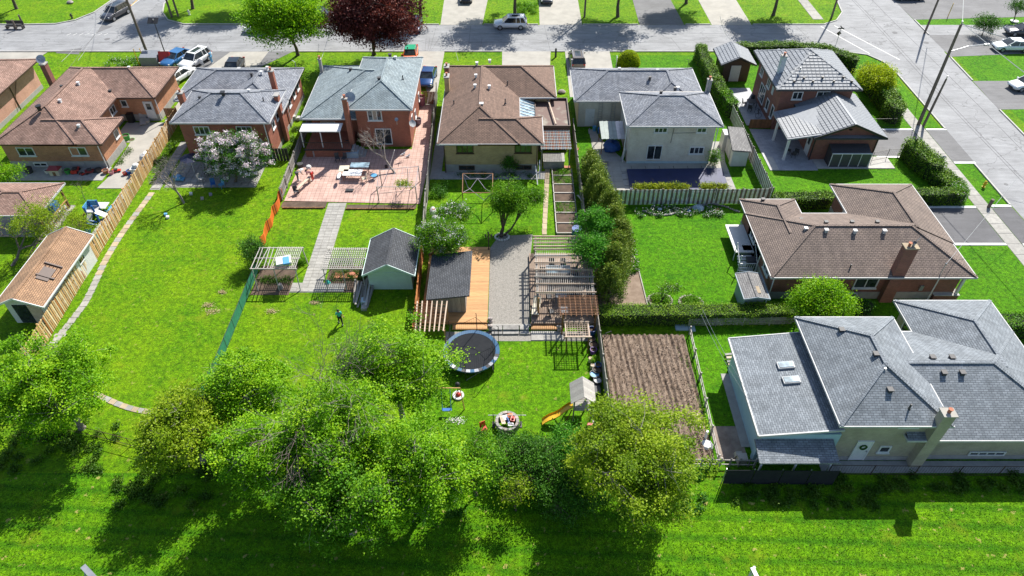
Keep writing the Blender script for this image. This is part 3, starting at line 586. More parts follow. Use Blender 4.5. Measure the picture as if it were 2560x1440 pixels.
vent(h,-3.1,64.2,5.3,'grey',.34); stack(h,-.5,70.6,4.3,'dark',.6); stack(h,-.7,66.2,4.5,'dark',.6); stack(h,-6.1,66.6,4.2,'dark',.5)
chimney(h,-7.3,73.6,0,5.0,'br_dark',.5,.9,pots=1); chimney(h,-7.05,70.4,0,5.4,'br_tan',.5,.9,pots=1)
pipe(h,-6.75,59.95,0,3.5,'brown_trim'); pipe(h,2.5,60,0,3.5,'brown_trim')
b=B(); b.box(.82,65.3,0,2.4,69,2.9); b.out('sunroom_wall',M['br_tan'],h)
for i in range(6):
    g=B(); y=65.25+i*.63; g.face([(.85,y+.03,3.5),(.85,y+.6,3.5),(2.5,y+.6,2.95),(2.5,y+.03,2.95)][::-1]); g.out('pane',mat_sky if False else M['lblue'] if False else M['glass_roof'],h)
b=B()
for i in range(7): y=65.25+i*.63; b.bar((.85,y,3.52),(2.5,y,2.97),.06,.08)
b.bar((2.5,65.2,2.95),(2.5,69.05,2.95),.08,.1); b.out('sunroom_frame',M['offwhite'],h)
b=B(); b.box(2.6,64.2,0,5.85,69,2.7); b.out('carport_wall',M['brown_trim'],h)
b=B(); b.box(2.55,64.1,2.72,5.95,69.9,2.85); b.out('flat_roof',M['flatroof'],h)
b=B(); b.box(2.45,64.0,2.7,6.05,64.1,3.1); b.box(5.95,64.1,2.7,6.05,69.9,3.1); b.box(2.45,69.9,2.7,6.05,70,3.1); b.box(2.45,64.1,2.7,2.55,69.9,3.1); b.out('parapet',M['brown_trim'],h)
b=B(); b.bar((3.9,69.6,3.15),(4.55,64.2,3.15),.13,.16); b.out('roof_beam',M['wood_pale'],h)
# house 6
h=thing('brick_house','cream brick back-split house with slate roof beside the covered pool','house',(15,69))
walls(h,[(11.9,20.4,61.7,68.5,4.6),(7.3,20.3,69.2,76,3.3)],'br_cream',.0)
roofsec(h,6.75,20.9,68.7,76.5,3.4,.42,'HHHH','sh_slate','white'); roofsec(h,13.5,20.9,66.3,76.5,3.4,.42,'HHHH','sh_slate','white',.005)
roofsec(h,11.4,20.9,61.15,68.2,4.7,.42,'HHHH','sh_slate','white')
b=B(); b.box(11.88,61.66,0,20.42,61.698,.3); b.out('foundation',M['lblue_found'],h)
window(h,'S',61.7,14.9,3.95,1.35,.6,3,gm='glass'); window(h,'S',61.7,19.0,3.95,1.0,.6,2); window(h,'S',61.7,14.6,1.35,1.55,1.7,2,sill=False,name='patio_door'); window(h,'S',61.7,18.9,1.6,1.5,.85,3)
door(h,'S',69.2,8.6,.85,2.0,'white',.1,False); window(h,'W',11.9,66,3.8,1,.7,1)
b=B()
for x in (9.5,10.9):
    b.bar((x,69.1,.2),(x,69.1,3),.04); b.bar((x+.4,69.1,.2),(x+.4,69.1,3),.04)
    for k in range(9): b.bar((x,69.1,.4+k*.3),(x+.4,69.1,.4+k*.3),.03)
b.out('wall_ladder',M['steel'],h)
for x,y,z,c in ((11.9,72.9,4.9,'grey'),(15.1,71.4,4.6,'dark'),(16.2,73.1,4.6,'white'),(15.3,65.9,5.75,'dark'),(16.8,66.4,5.9,'dark'),(17.1,66.5,5.9,'white')): vent(h,x,y,z,c,.24)
chimney(h,20.85,68.5,0,5.9,'found',.4,.5,pots=1); pipe(h,11.5,61.9,0,4.6,'white'); pipe(h,20.6,61.7,0,4.6,'white'); chimney(h,6.9,76.5,3,4.4,'steel',.1,.1,pots=0)
b=B(); b.tube([(20.3,76.1,3),(20.3,76.1,4.6),(20.0,76.1,4.7)],.03,6); b.out('service_mast',M['dark'],h)
b=B(); b.tube([(16.2,61.66,4.4),(16.1,61.66,2.5)],.02,4); b.tube([(16.2,61.66,3.6),(18.4,61.66,3.65)],.02,4); b.out('wall_cable',M['dark'],h)
# house 7
h=thing('brick_house','dark brick two storey house with silver grey metal tile roof on the corner','house',(33,70))
walls(h,[(28.8,36.4,68.6,77,5.0),(31.1,37.4,62.4,69.5,2.9)],'br_dark',.0)
TILES={}
def tile_slope(o,pts,m,tw=.44,th=.40,limit=10**9,count=[0]):
    "lay real tiles on the slope polygon pts (eave first edge left to right)"
    p0=Vector(pts[0]); u=(Vector(pts[1])-p0).normalized(); n=u.cross(Vector(pts[2])-p0).normalized(); v=n.cross(u)
    poly=[((Vector(q)-p0).dot(u),(Vector(q)-p0).dot(v)) for q in pts]
    def inside(x,y):
        c=False; j=len(poly)-1
        for i in range(len(poly)):
            a=poly[i]; b=poly[j]
            if (a[1]>y)!=(b[1]>y) and x<(b[0]-a[0])*(y-a[1])/(b[1]-a[1])+a[0]: c=not c
            j=i
        return c
    key=(tw,th,m.name)
    if key not in TILES:
        b=B(); w=tw*.475
        b.add([(-w,-th*.475,.0),(w,-th*.475,.0),(w,th*.5,.0),(-w,th*.5,.0),(-w,-th*.475,.055),(-w*.5,-th*.475,.07),(w*.5,-th*.475,.07),(w,-th*.475,.055),(-w,th*.5,.012),(w,th*.5,.012)],
          [(0,1,7,6,5,4),(4,5,8),(5,6,9,8),(6,7,9),(1,2,9,7),(3,0,4,8)]); TILES[key]=b.mesh('tile',m)
    me=TILES[key]; Mx=Matrix((u,v,n)).transposed().to_4x4(); extra=B()
    nv=int(max(p[1] for p in poly)/th)+1; nu=int(max(p[0] for p in poly)/tw)+2
    for j in range(nv):
        for i in range(-1,nu):
            x=(i+.5)*tw; y=(j+.5)*th
            if not inside(x,y): continue
            c=p0+u*x+v*y+n*.01
            if count[0]<limit:
                t=link('tile',me,o); t.matrix_local=Matrix.Translation(c-origin(o))@Mx; count[0]+=1
            else:
                k=len(extra.v); MM=Matrix.Translation(c)@Mx; extra.add([tuple(MM@w_.co) for w_ in me.vertices],[tuple(p.vertices) for p in me.polygons])
    if extra.v: e=extra.out('tile_field',m,o); e['kind']='stuff'
# house 7 roofs
ze,p=5.05,.5
x0,x1,y0,y1=28.0,37.0,68.0,77.5; w=x1-x0; r=w/2
o=roofsec(h,x0,x1,y0,y1,ze,p,'HHHH','metalroof','dark')
A=(x0+r,y0+r,ze+p*r); C=(x0+r,y1-r,ze+p*r)
cnt=[0]
tile_slope(o,[(x0,y0,ze),(x1,y0,ze),A],M['metalroof'],limit=290,count=cnt)
tile_slope(o,[(x0,y1,ze),(x0,y0,ze),A,C],M['metalroof'],limit=290,count=cnt)
tile_slope(o,[(x1,y0,ze),(x1,y1,ze),C,A],M['metalroof'],limit=0,count=[0])
for i,(x,z) in enumerate(((29.9,.5),(31,.75),(31.9,.5),(33.0,.78),(34.1,.5),(35.2,.8),(36,.5))): vent(h,x,y0+z*1.6,ze+p*z*1.6-.02,'black',.16)
chimney(h,29.0,71.0,3,7.4,'ltsteel',.5,.55,pots=1); stack(h,30.6,69.8,6.3,'steel',.5)
x0,x1,y0,y1,ze,p=30.6,37.95,61.7,69.5,3.0,.42
o=roofsec(h,x0,x1,y0,y1,ze,p,'HHGG','metalroof','dark'); m_=(x0+x1)/2; zr=ze+p*(x1-x0)/2
b=B(); b.face([(x0+.5,62.42,2.9),(x1-.55,62.42,2.9),(m_,62.42,zr-.25)]); b.face([(x0,61.71,ze),(x1,61.71,ze),(m_,61.71,zr)]); b=B(); b.prism([(0,0)]*0 or [(x0+.5,2.9),(x1-.5,2.9),(m_,zr-.3)],62.35,62.5)
b.v=[(a,c,z) for a,z,c in b.v]; b.out('gable_wall',M['br_dark'],h)
b=B(); b.bar((x0,61.68,ze-.05),(m_,61.68,zr-.05),.07,.2); b.bar((m_,61.68,zr-.05),(x1,61.68,ze-.05),.07,.2); b.out('barge_board',M['black'],h)
tile_slope(o,[(x0,y1-.6,ze),(x0,y0,ze),(m_,y0,zr),(m_,y1-.6,zr)],M['metalroof'],limit=0,count=[0])
tile_slope(o,[(x1,y0,ze),(x1,71,ze),(m_,71,zr),(m_,y0,zr)],M['metalroof'],limit=0,count=[0])
# porch roof running left from the garage roof
b=B(); L_=[(28.0,67.5,2.75),(28.0,61.9,2.75),(31.4,61.9,3.32),(33.4,67.5,4.05)]
b.face(L_); b.face([(q[0],q[1],q[2]-.12) for q in L_][::-1]); b.bar((28,67.5,2.7),(28,61.9,2.7),.06,.16); b.bar((28,61.9,2.7),(31.4,61.9,3.25),.06,.16); b.out('porch_roof',M['metalroof'],h); 
tile_slope(h,[(28.05,67.4,2.76),(28.05,61.95,2.76),(31.3,61.95,3.31),(33.3,67.4,4.04)],M['metalroof'],limit=0,count=[0])
b=B(); b.box(36.3,69.5,0,37.4,70.8,2.95); b.out('wall',M['br_dark'],h)
for y in (66.3,62.4): b=B(); b.box(28.3,y-.12,0,28.5,y+.12,2.7); b.box(28.25,y-.17,0,28.55,y+.17,.1); b.out('porch_post',M['white'],h)
window(h,'S',68.6,30.6,4.1,1.1,.9,2); window(h,'S',68.6,33.3,4.0,1.4,1.2,2); 
for y,z in ((75.5,3.6),(72.6,3.6)): window(h,'W',28.8,y,z,1.0,1.2,2)
window(h,'W',28.8,73.8,1.6,1.9,2.0,3,sill=False,name='patio_door'); window(h,'W',28.8,71.4,1.5,.9,1.3,1); window(h,'W',28.8,69.6,1.6,.8,1.5,1)
door(h,'W',31.1,63.6,.85,2.05,'white',.06); 
b=B(); b.box(31.0,62.3,0,31.1,62.4,2.9); b.box(37.4,62.3,0,37.5,62.4,2.9); b.out('downpipe',M['black'],h)
b=B(); b.cyl((34.25,62.3,3.6),.16,.1,10); b.out('gable_vent',M['black'],h)
# lean greenhouse cabinet against house 7
t=thing('storage_cabinet','dark glass fronted lean-to cabinet against the corner house gable','cabinet',(34.3,61.5))
b=B(); b.box(32.6,60.95,.09,36.6,62.3,.15); b.add([(32.6,61.0,.15),(36.6,61.0,.15),(36.6,62.3,.15),(32.6,62.3,.15),(32.6,61.0,1.6),(36.6,61.0,1.6),(36.6,62.3,2.0),(32.6,62.3,2.0)],[(0,4,7,3),(1,2,6,5),(2,3,7,6),(4,5,6,7)]); b.out('shell',M['dark'],t)
for i in range(4): b=B(); b.box(32.65+i,60.96,.2,33.6+i,60.99,1.55); b.out('panel',M['metalroof_d'],t)
b=B()
for i in range(5): b.box(32.58+i,60.9,.15,32.64+i,60.97,1.6)
b.box(32.58,60.9,1.6,36.64,61.02,1.68); b.out('frame',M['white'],t)
# house 8
h=thing('brick_house','dark brick bungalow with taupe flecked shingles and tall chimney right of centre','house',(29,46))
walls(h,[(21.1,36.2,41.5,48.9,2.8),(21.1,25.1,45,51,2.8),(30.1,36.5,48,53.2,2.8)],'br_dark',.75)
roofsec(h,20.6,36.9,40.9,49.3,2.9,.46,'HHHH','sh_taupe','white'); roofsec(h,20.6,25.5,45.1,51.4,2.9,.46,'HHGH','sh_taupe','white',.006); roofsec(h,29.55,37.05,45.1,53.75,2.9,.46,'HHGH','sh_taupe','white',.006)
for x,y,z,c in ((25.6,44.6,4.65,'grey'),(27.9,44.5,4.65,'grey'),(30.3,44.5,4.65,'grey'),(26.0,45.8,4.55,'dark'),(28.2,45.9,4.5,'dark'),(30.3,45.9,4.5,'dark'),(24.1,45.0,4.5,'grey'),(22.2,50.3,3.6,'dark'),(24.7,47.4,3.6,'dark')): vent(h,x,y,z-.1,c,.24)
stack(h,27.0,41.7,3.2,'dark',.45); chimney(h,30.7,41.3,0,5.7,'br_dark',1.0,.6,pots=2,capm='slab_warm'); dish(h,30.9,41.3,6.2,.22,2)
window(h,'S',41.5,25.7,1.75,1.2,1.0,2); window(h,'S',41.5,28.7,1.75,1.9,1.1,2); window(h,'S',41.47,27.9,.45,1.0,.4,1,sill=False)
window(h,'W',21.1,47.5,1.9,1.4,1.0,2); window(h,'W',21.1,43.2,1.9,1.4,1.0,2); window(h,'W',21.07,43.0,.45,1.1,.4,1,sill=False)
door(h,'W',30.1,50.4,.85,2.05,'white',.3)
pipe(h,21.0,41.2,0,2.9,'white',(-.2,-.3)); pipe(h,34.2,41.2,0,2.9,'white',(-.4,-.4)); 
b=B(); b.box(36.3,41.3,0,36.5,41.5,2.8); b.out('porch_post',M['white'],h); b=B(); b.box(34.6,41.2,0,36.6,43,.6); b.out('porch_base',M['br_dark'],h); b=B(); b.box(34.55,41.15,.602,36.65,43.05,.66); b.out('porch_slab',M['kerb'],h)
b=B(); b.tube([(34.0,41.1,2.9),(34.0,41.1,4.1)],.04,6); b.sph((34,41.1,4.15),.08,6); b.out('service_mast',M['steel'],h)
b=B(); b.box(33.2,41.36,1.0,33.5,41.5,1.5); b.out('electric_meter',M['steel'],h)
b=B(); b.box(29.45,49.2,0,29.6,49.35,2.8); b.out('porch_post',M['white'],h)
b=B(); b.box(25.2,48.95,0,30,51,.3); b.out('porch_base',M['found'],h)
# side deck
t=thing('side_deck','white railed raised deck on the left wall of the taupe roofed house','deck',(20.2,47.5))
b=B(); b.box(19.4,46.3,.85,21.05,50.2,.95); b.out('deck_floor',M['offwhite'],t)
for i in range(6): b=B(); b.box(19.55,46.1-i*.22-.22,.7-i*.13,20.8,46.1-i*.22,.76-i*.13); b.out('tread',M['white'],t)
b=B(); b.box(19.38,44.7,0,19.44,44.76,1.9); b.box(20.9,44.7,0,20.96,44.76,1.9); b.box(19.38,46.3,0,19.44,46.36,2)
b.bar((19.41,44.73,.95),(19.41,46.3,1.85),.05); b.bar((20.93,44.73,.95),(20.93,46.3,1.85),.05)
for i in range(9): b.box(19.4+i*.18,44.7,.1,19.43+i*.18,44.73,1.0)
b.bar((19.4,44.73,1.0),(20.95,44.73,1.0),.06); b.out('railing',M['white'],t)
# house 9
h=thing('brick_house','beige brick house under wide pale grey roofs with two skylights at bottom right','house',(27,30))
walls(h,[(20.9,26.5,26.0,34.4,4.3),(26.4,35.9,26.1,34.4,2.9),(29.7,35.9,33,37.6,2.9)],'br_beige',.45)
roofsec(h,20.3,27.25,25.55,34.95,4.45,.52,'HHHH','sh_pale','white'); roofsec(h,25.0,36.5,25.5,34.9,3.0,.43,'GHHH','sh_pale','white'); roofsec(h,29.2,36.5,30.2,38.15,3.0,.43,'HHGH','sh_pale','white',.006)
window(h,'W',29.7,36.2,1.9,1.0,.9,1)
window(h,'S',26.0,24.9,3.95,1.2,.4,2); window(h,'S',26.0,24.3,1.3,.75,.7,1,gm='glass'); door(h,'S',26.0,22.8,.9,2.05,'white',.1,False)
window(h,'S',26.1,28.1,2.6,1.1,.4,2); window(h,'S',26.1,31.2,2.6,1.6,.4,2); window(h,'S',26.07,26.9,.6,.8,.35,1,sill=False); window(h,'S',26.07,31.3,.7,2.4,.42,4,sill=False)
b=B(); n=16
for i in range(n):
    a=2*PI*i/n; q=2*PI*(i+1)/n; b.tube([(22.8+.2*math.cos(a),25.9,1.6+.2*math.sin(a)),(22.8+.2*math.cos(q),25.9,1.6+.2*math.sin(q))],.06,5)
tag(b.out('wreath',M['lf_deep'],None),'round green wreath on the white door of the beige house','wreath')
chimney(h,26.55,25.72,0,5.5,'br_beige',.75,.6,pots=1,capm='conc')
for x,y,z,c in ((23.7,29.9,0,'dark'),(23.9,27.5,0,'dark'),(22.6,32.6,0,'dark')): vent(h,x-.2,y,4.45+.52*min(x-.2-20.3,y-25.55,34.95-y,27.25-x)-.1,c,.28)
for x,y in ((28.3,29.5),(29.5,29.5),(28.1,30.8),(29.4,30.8)): vent(h,x,y,3+.43*(min(y-25.5,34.9-y))-.08,'dark',.28)
stack(h,24.7,26.5,4.95); stack(h,26.7,26.4,4.8); stack(h,23.65,28.7,6.05,'steel',.25)
b=B(); b.face([(15.65,25.8,3.1),(20.85,25.8,3.75),(20.85,34.1,3.75),(15.65,34.1,3.1)]); b.face([(15.65,25.8,2.98),(20.85,25.8,3.63),(20.85,34.1,3.63),(15.65,34.1,2.98)][::-1]); o=b.out('roof',M['sh_pale'],h)
b=B(); b.bar((15.6,25.75,3.05),(20.85,25.75,3.7),.1,.16); b.bar((15.6,25.75,3.03),(15.6,34.15,3.03),.1,.16); b.bar((15.6,34.15,3.05),(20.85,34.15,3.7),.08,.16); b.out('gutter',M['gutter'],o)
for y in (29.9,31.2):
    b=B(); x=18.75; z=3.1+(x-15.65)*.125; b.cb((x,y,z+.09),(1.1,.58,.14),ry=-.124); s=b.out('skylight',M['gutter'],h); b=B(); b.cb((x-.012,y,z+.18),(.95,.46,.03),ry=-.124); b.out('pane',M['glass_roof'],s)
b=B(); b.box(16.1,26.3,0,20.88,33.8,3.0); b.out('wall',M['ltblue_wall'],h); b=B(); b.box(15.9,25.86,0,20.9,26.29,3.1); b.out('wall',M['ltblue_wall'],h)
b=B(); b.face([(15.55,24.35,2.3),(20.5,24.35,2.3),(20.5,25.85,2.65),(15.55,25.85,2.65)]); b.face([(15.55,24.35,2.2),(20.5,24.35,2.2),(20.5,25.85,2.55),(15.55,25.85,2.55)][::-1]); b.bar((15.5,24.3,2.27),(15.5,25.85,2.62),.08,.14); b.bar((15.5,24.3,2.27),(20.55,24.3,2.27),.1,.12); b.out('lean_to_roof',M['sh_pale'],h)
b=B(); b.box(15.8,24.6,0,15.9,24.7,2.25); b.box(18,24.6,0,18.1,24.7,2.25); b.box(20.2,24.6,0,20.3,24.7,2.25); b.out('post',M['white'],h)
# ---------------- sheds ----------------
def gable_y(h,x0,x1,y0,y1,ze,zr,m,trim='white',over=.25):
    "gable roof with its ridge along y"
    xm=(x0+x1)/2; b=B()
    b.face([(x0,y1,ze),(x0,y0,ze),(xm,y0,zr),(xm,y1,zr)]); b.face([(x1,y0,ze),(x1,y1,ze),(xm,y1,zr),(xm,y0,zr)])
    b.face([(x0,y0,ze-.08),(x0,y1,ze-.08),(xm,y1,zr-.1),(xm,y0,zr-.1)]); b.face([(x1,y1,ze-.08),(x1,y0,ze-.08),(xm,y0,zr-.1),(xm,y1,zr-.1)])
    o=b.out('roof',M[m],h); b=B()
    for y in (y0-.02,y1+.02): b.bar((x0-.03,y,ze-.05),(xm,y,zr-.05),.05,.16); b.bar((xm,y,zr-.05),(x1+.03,y,ze-.05),.05,.16)
    b.bar((x0-.03,y0,ze-.06),(x0-.03,y1,ze-.06),.06,.12); b.bar((x1+.03,y0,ze-.06),(x1+.03,y1,ze-.06),.06,.12); b.out('trim',M[trim],o)
    b=B(); b.bar((xm,y0,zr+.015),(xm,y1,zr+.015),.22,.04); b.out('ridge_cap',M[m],o); return o
def shedbody(h,x0,x1,y0,y1,ze,zr,m,full=None):
    xm=(x0+x1)/2; b=B(); b.prism([(x0,0),(x1,0),(x1,ze),(xm,zr),(x0,ze)],y0,y1); b.v=[(a,c,z) for a,z,c in b.v]; b.out('wall',M[m],h)
t=thing('garden_shed','dark brown shed with grey metal gable roof beside the clipped hedge','shed',(27.3,81.5)); shedbody(t,25.7,28.9,80.0,83.5,2.2,2.95,'brown_trim'); gable_y(t,25.2,29.4,79.4,84.0,2.4,3.35,'metalroof','dark')
o=kids(t)[-1]; tile_slope(o,[(25.2,84,2.4),(25.2,79.4,2.4),(27.3,79.4,3.35),(27.3,84,3.35)],M['metalroof'],limit=0,count=[0]); tile_slope(o,[(29.4,79.4,2.4),(29.4,84,2.4),(27.3,84,3.35),(27.3,79.4,3.35)],M['metalroof'],limit=0,count=[0]); door(t,'S',80.0,27.2,1.0,1.95,'offwhite',.05,False)
t=thing('garden_shed','pale mint sided shed with charcoal gable roof in the middle yard','shed',(-10.1,44.8)); gable_y(t,-12.2,-7.95,42.1,46.8,2.0,3.2,'sh_char','mint')
b=B(); z=0
shedbody(t,-11.9,-8.3,42.6,46.4,1.85,2.85,'mint')
for i in range(12): b=B(); b.box(-11.88,42.57,.05+i*.155,-8.32,42.6,.19+i*.155); b.out('siding_board',M['mint'],t)
t=thing('garden_shed','grey plywood shed with slanted charcoal roof standing on the orange deck','shed',(-4.9,41.6))
b=B(); b.add([(-6.3,39.6,.3),(-3.7,39.6,.3),(-3.7,43.8,.3),(-6.3,43.8,.3),(-6.3,39.6,2.1),(-3.7,39.6,2.45),(-3.7,43.8,2.45),(-6.3,43.8,2.1)],[(0,3,2,1),(4,5,6,7),(0,1,5,4),(1,2,6,5),(2,3,7,6),(3,0,4,7)]); b.out('wall',M['wood_gr'],t)
b=B(); b.add([(-6.7,39.0,2.15),(-3.3,39.0,2.6),(-3.3,44.4,2.6),(-6.7,44.4,2.15),(-6.7,39.0,2.27),(-3.3,39.0,2.72),(-3.3,44.4,2.72),(-6.7,44.4,2.27)],[(0,3,2,1),(4,5,6,7),(0,1,5,4),(1,2,6,5),(2,3,7,6),(3,0,4,7)]); b.out('roof',M['sh_char'],t)
for i in range(7): b=B(); b.box(-6.28+i*.37,39.56,.32,-5.94+i*.37,39.6,2.13+i*.05); b.out('siding_board',M['wood_gr'],t)
t=thing('garden_shed','small light grey shed with double doors beside the striped fence','shed',(23.4,62.6)); 
b=B(); b.box(22.3,64.2,0,22.9,65.4,1.9); b.out('door_panel',M['grey'],t); b=B(); b.box(22.7,61.8,0,24.2,65.0,1.75); b.out('wall',M['grey'],t)
b=B(); b.face([(22.3,60.9,2.1),(24.3,60.9,1.95),(24.6,65.6,1.95),(22.9,65.6,2.1)]); b.face([(22.3,60.9,1.98),(24.3,60.9,1.83),(24.6,65.6,1.83),(22.9,65.6,1.98)][::-1]); b.out('roof',M['slatroof'],t)
b=B(); b.box(22.55,61.2,0,24.15,61.8,1.8); b.out('wall',M['offwhite'],t)
for y in (62.4,63.4): b=B(); b.box(22.66,y,.1,22.695,y+.9,1.7); d=b.out('door',M['grey'],t); b=B(); b.bar((22.64,y+.05,.2),(22.64,y+.85,1.6),.03,.08); b.out('brace',M['white'],d)
t=thing('garden_shed','weathered blue steel shed with patched grey roof by the brown brick wall','shed',(19.3,40.8)); shedbody(t,18.55,20.1,39.8,42.2,1.75,2.0,'blueshed'); gable_y(t,18.3,20.3,39.4,42.4,1.95,2.15,'slatroof','blueshed'); 
b=B(); b.cb((19.55,40.3,2.12),(.3,.8,.04)); b.out('patch',M['slab_warm'],t)
for x in (18.0,17.3): tag(link('paver_stack',B().box(x-.3,39.6,0,x+.3,40.3,.25).mesh('p',M['white'])),'pale slab lying in the grass just left of the blue shed' if x<17.5 else 'pale slab leaning right against the blue steel shed','slab')
t=thing('garage','long pale sided garage with faded orange shingle roof behind the board fence','garage',(-37.9,42))
shedbody(t,-39.5,-36.4,38.7,46.3,2.3,3.1,'offwhite'); gable_y(t,-39.9,-36.0,38.0,46.8,2.45,3.35,'sh_orange','white')
b=B(); b.box(-39.0,38.66,.05,-37.9,38.7,2.0); b.out('door_opening',M['glass'],t); b=B(); b.box(-37.8,38.62,.05,-36.9,38.7,2.0); b.out('door',M['wood_pale'],t); window(t,'E',-36.4,44.6,1.6,1.0,.6,1,sill=False)
for k in range(2):
    b=B(); y=41.2
    for i in range(6): b.cb((-37.1+.0,y+.0,2.98),(.9,1.4,.1),ry=.43) if i==0 and k==0 else None
    if k==0: b.cb((-37.0,42.3,2.98),(1.35,.12,.12),ry=.43); b.cb((-37.0,40.9,2.98),(1.35,.12,.12),ry=.43); b.out('roof_hatch',M['brown_trim'],t)
for i in range(5): b=B(); b.cb((-37.45+i*.25,41.6,3.03-.115*i+.1),(.05,1.3,.05)); b.out('batten',M['brown_trim'],t)
t=thing('gazebo','open timber gazebo with brown hip roof at the left edge','gazebo',(-45,52)); roofsec(t,-48.5,-42.0,49.4,54.4,2.6,.3,'HHHH','sh_brown','white')
for x in (-48.2,-42.4):
    for y in (49.8,54.0): b=B(); b.box(x-.08,y-.08,0,x+.08,y+.08,2.6); b.out('post',M['wood_br'],t)
b=B()
for i in range(9): b.box(-42.35,50+i*.45,.1,-42.3,50.1+i*.45,.95)
b.box(-42.38,49.8,.95,-42.27,54,1.02); b.out('railing',M['wood_or'],t); b=B(); b.box(-48.3,49.6,0,-42.0,54.3,.12); b.out('floor',M['conc'],t)
tag(link('storage_box',B().box(-44.2,53,.12,-43.2,54,.9).mesh('storage_box',M['blue'])),'blue storage box under the gazebo roof edge','box')
# ---------------- fences ----------------
def rail_fence(name,label,p,q,ht,bw,gap,m,postm=None,step=2.4,rails=2,cat='fence',lean=.012,bt=.022,mats=None,z0=.04,jit=.02,side=1,two=False):
    p=Vector((*p,0)); q=Vector((*q,0)); d=(q-p); L=d.length; d.normalize(); nrm=Vector((-d.y,d.x,0)); rz=math.atan2(d.y,d.x)
    t=thing(name,label,cat,(p.x,p.y,0),0); postm=postm or m
    k=int(round(L/step))
    for i in range(k+1): c=p+d*(L*i/max(1,k)); piece('post',t,c,(.1,.1,ht+.1),M[postm],rz)
    for i in range(k):
        a=p+d*(L*i/k); b_=p+d*(L*(i+1)/k); l=(b_-a).length-.1
        for r in range(rails): z=.3+(ht-.5)*r/max(1,rails-1); piece('rail',t,(a+b_)/2+Vector((0,0,z)),(round(l,2),.05,.09),M[postm],rz)
        if two or side==9: pass
    x=bw/2; i=0
    while x<L:
        mm=mats[i%len(mats)] if mats else m
        piece('board',t,p+d*x+nrm*(side*(.04+.03*0))+Vector((0,0,z0+random.uniform(-jit,jit))),(bw,bt,ht-z0),M[mm],rz+random.uniform(-.02,.02),rx=random.uniform(-lean,lean),ry=random.uniform(-lean,lean)*.6)
        x+=bw+gap; i+=1
    return t
rail_fence('board_fence','long fresh yellow wood board fence running beside the stepping stone path',(-36.0,34.2),(-36.9,54.5),1.8,.14,.075,'wood',side=-1,rails=3,lean=.03,mats=['wood','wood','wood_l','wood','wood_l','wood_or2','wood_l','wood','wood','wood_l'])
rail_fence('board_fence','yellow wood board fence between the two left houses ending at a gate',(-36.9,54.6),(-37.5,70.3),1.8,.14,.075,'wood',side=-1,rails=3,lean=.03,mats=['wood','wood_l','wood','wood'])
rail_fence('picket_fence','weathered pale grey fence left of the pink tiled patio',(-22.3,55.2),(-22.5,66.0),1.4,.12,.05,'wood_gr',side=1)
rail_fence('picket_fence','grey leaning fence beside the red brick side wall',(-22.5,66.1),(-22.9,78),1.2,.12,.08,'wood_gr',side=1)
rail_fence('board_fence','tall weathered fence between pink patio and tan brick bungalow',(-8.2,54.5),(-8.9,76),1.8,.14,.02,'wood_gr',side=-1)
rail_fence('board_fence','weathered fence behind the pale mint shed and the white flowering tree',(-7.8,46.5),(-8.2,54.4),1.8,.14,.015,'wood_gr',side=1)
rail_fence('board_fence','orange stained fence beside the deck with the slanted roof shed',(-7.5,36.5),(-7.8,46.4),1.8,.14,.015,'wood_or2',side=1)
rail_fence('board_fence','weathered grey fence in front of the cedar row and pool yard',(6.7,48.2),(6.7,68),1.6,.14,.015,'wood_gr',side=1)
rail_fence('board_fence','grey board fence between pergola yard and tilled garden',(6.75,27),(6.7,48.1),1.45,.14,.012,'wood_gr',side=1)
rail_fence('striped_fence','white and grey striped board fence below the covered pool',(9.2,54.5),(24.5,54.7),1.75,.2,.02,'fen_w','fen_b',side=-1,mats=['fen_w','fen_b'],lean=.006,rails=2)
rail_fence('striped_fence','white and grey striped fence running up beside the stone patio',(24.9,54.8),(24.8,74),1.75,.2,.02,'fen_w','fen_b',side=1,mats=['fen_w','fen_b'],lean=.006)
rail_fence('low_fence','low wire topped rail fence with white cap right of the tilled garden',(13.6,25.8),(13.9,37.4),.85,.1,.9,'wood_gr','wood_gw',side=1,rails=2)
rail_fence('low_fence','pale low fence behind the long clipped hedge',(14.0,38.3),(22.6,38.5),.8,.9,.02,'wood_gr',side=1,rails=2)
t=rail_fence('garden_fence','white capped fence along the bottom of the tilled garden',(6.8,25.6),(15.9,25.4),1.0,.12,.5,'wood_gr','wood_gw',side=1)
t=thing('windscreen_fence','black screened fence below the beige house and mud patch','fence',(15,25))
for i in range(4): b=B(); b.box(13.6+i*1.78,24.2-i*.02,.03,15.34+i*1.78,24.23-i*.02,1.6); b.out('screen_panel',M['mesh_black'],t)
for i in range(5): b=B(); b.cyl((13.55+i*1.78,24.27-i*.02,0),.035,1.7,6); b.out('post',M['steel'],t)
def wire_fence(name,label,pts,ht,m='black',step=2.5,screen=None,cat='fence'):
    t=thing(name,label,cat,(*pts[0],0)); b=B()
    for a,c in zip(pts,pts[1:]):
        a=Vector((*a,0)); c=Vector((*c,0)); L=(c-a).length; k=max(1,int(round(L/step)))
        for i in range(k+1): q=a+(c-a)*i/k; pb=B(); pb.cyl(q,.028,ht+.04,6); pb.out('post',M[m],t)
        for z in (.1,ht): b.bar(a+Vector((0,0,z)),c+Vector((0,0,z)),.03)
        if screen:
            s=B(); s.bar(a+Vector((0,0,ht/2)),c+Vector((0,0,ht/2)),.02,ht-.05); s.out('screen',M[screen],t)
        else:
            n=int(L/.18)
            for i in range(n): q=a+(c-a)*(i/n); b.bar(q+Vector((0,0,.1)),q+Vector((0,0,ht)),.008)
    b.out('wire_mesh',M[m],t); return t
wire_fence('mesh_fence','low fence hung with green shade mesh between the two big lawns',[(-22.3,29.5),(-21.95,34),(-21.9,40),(-21.9,44.8)],1.1,'dark',2.4,'green_mesh')
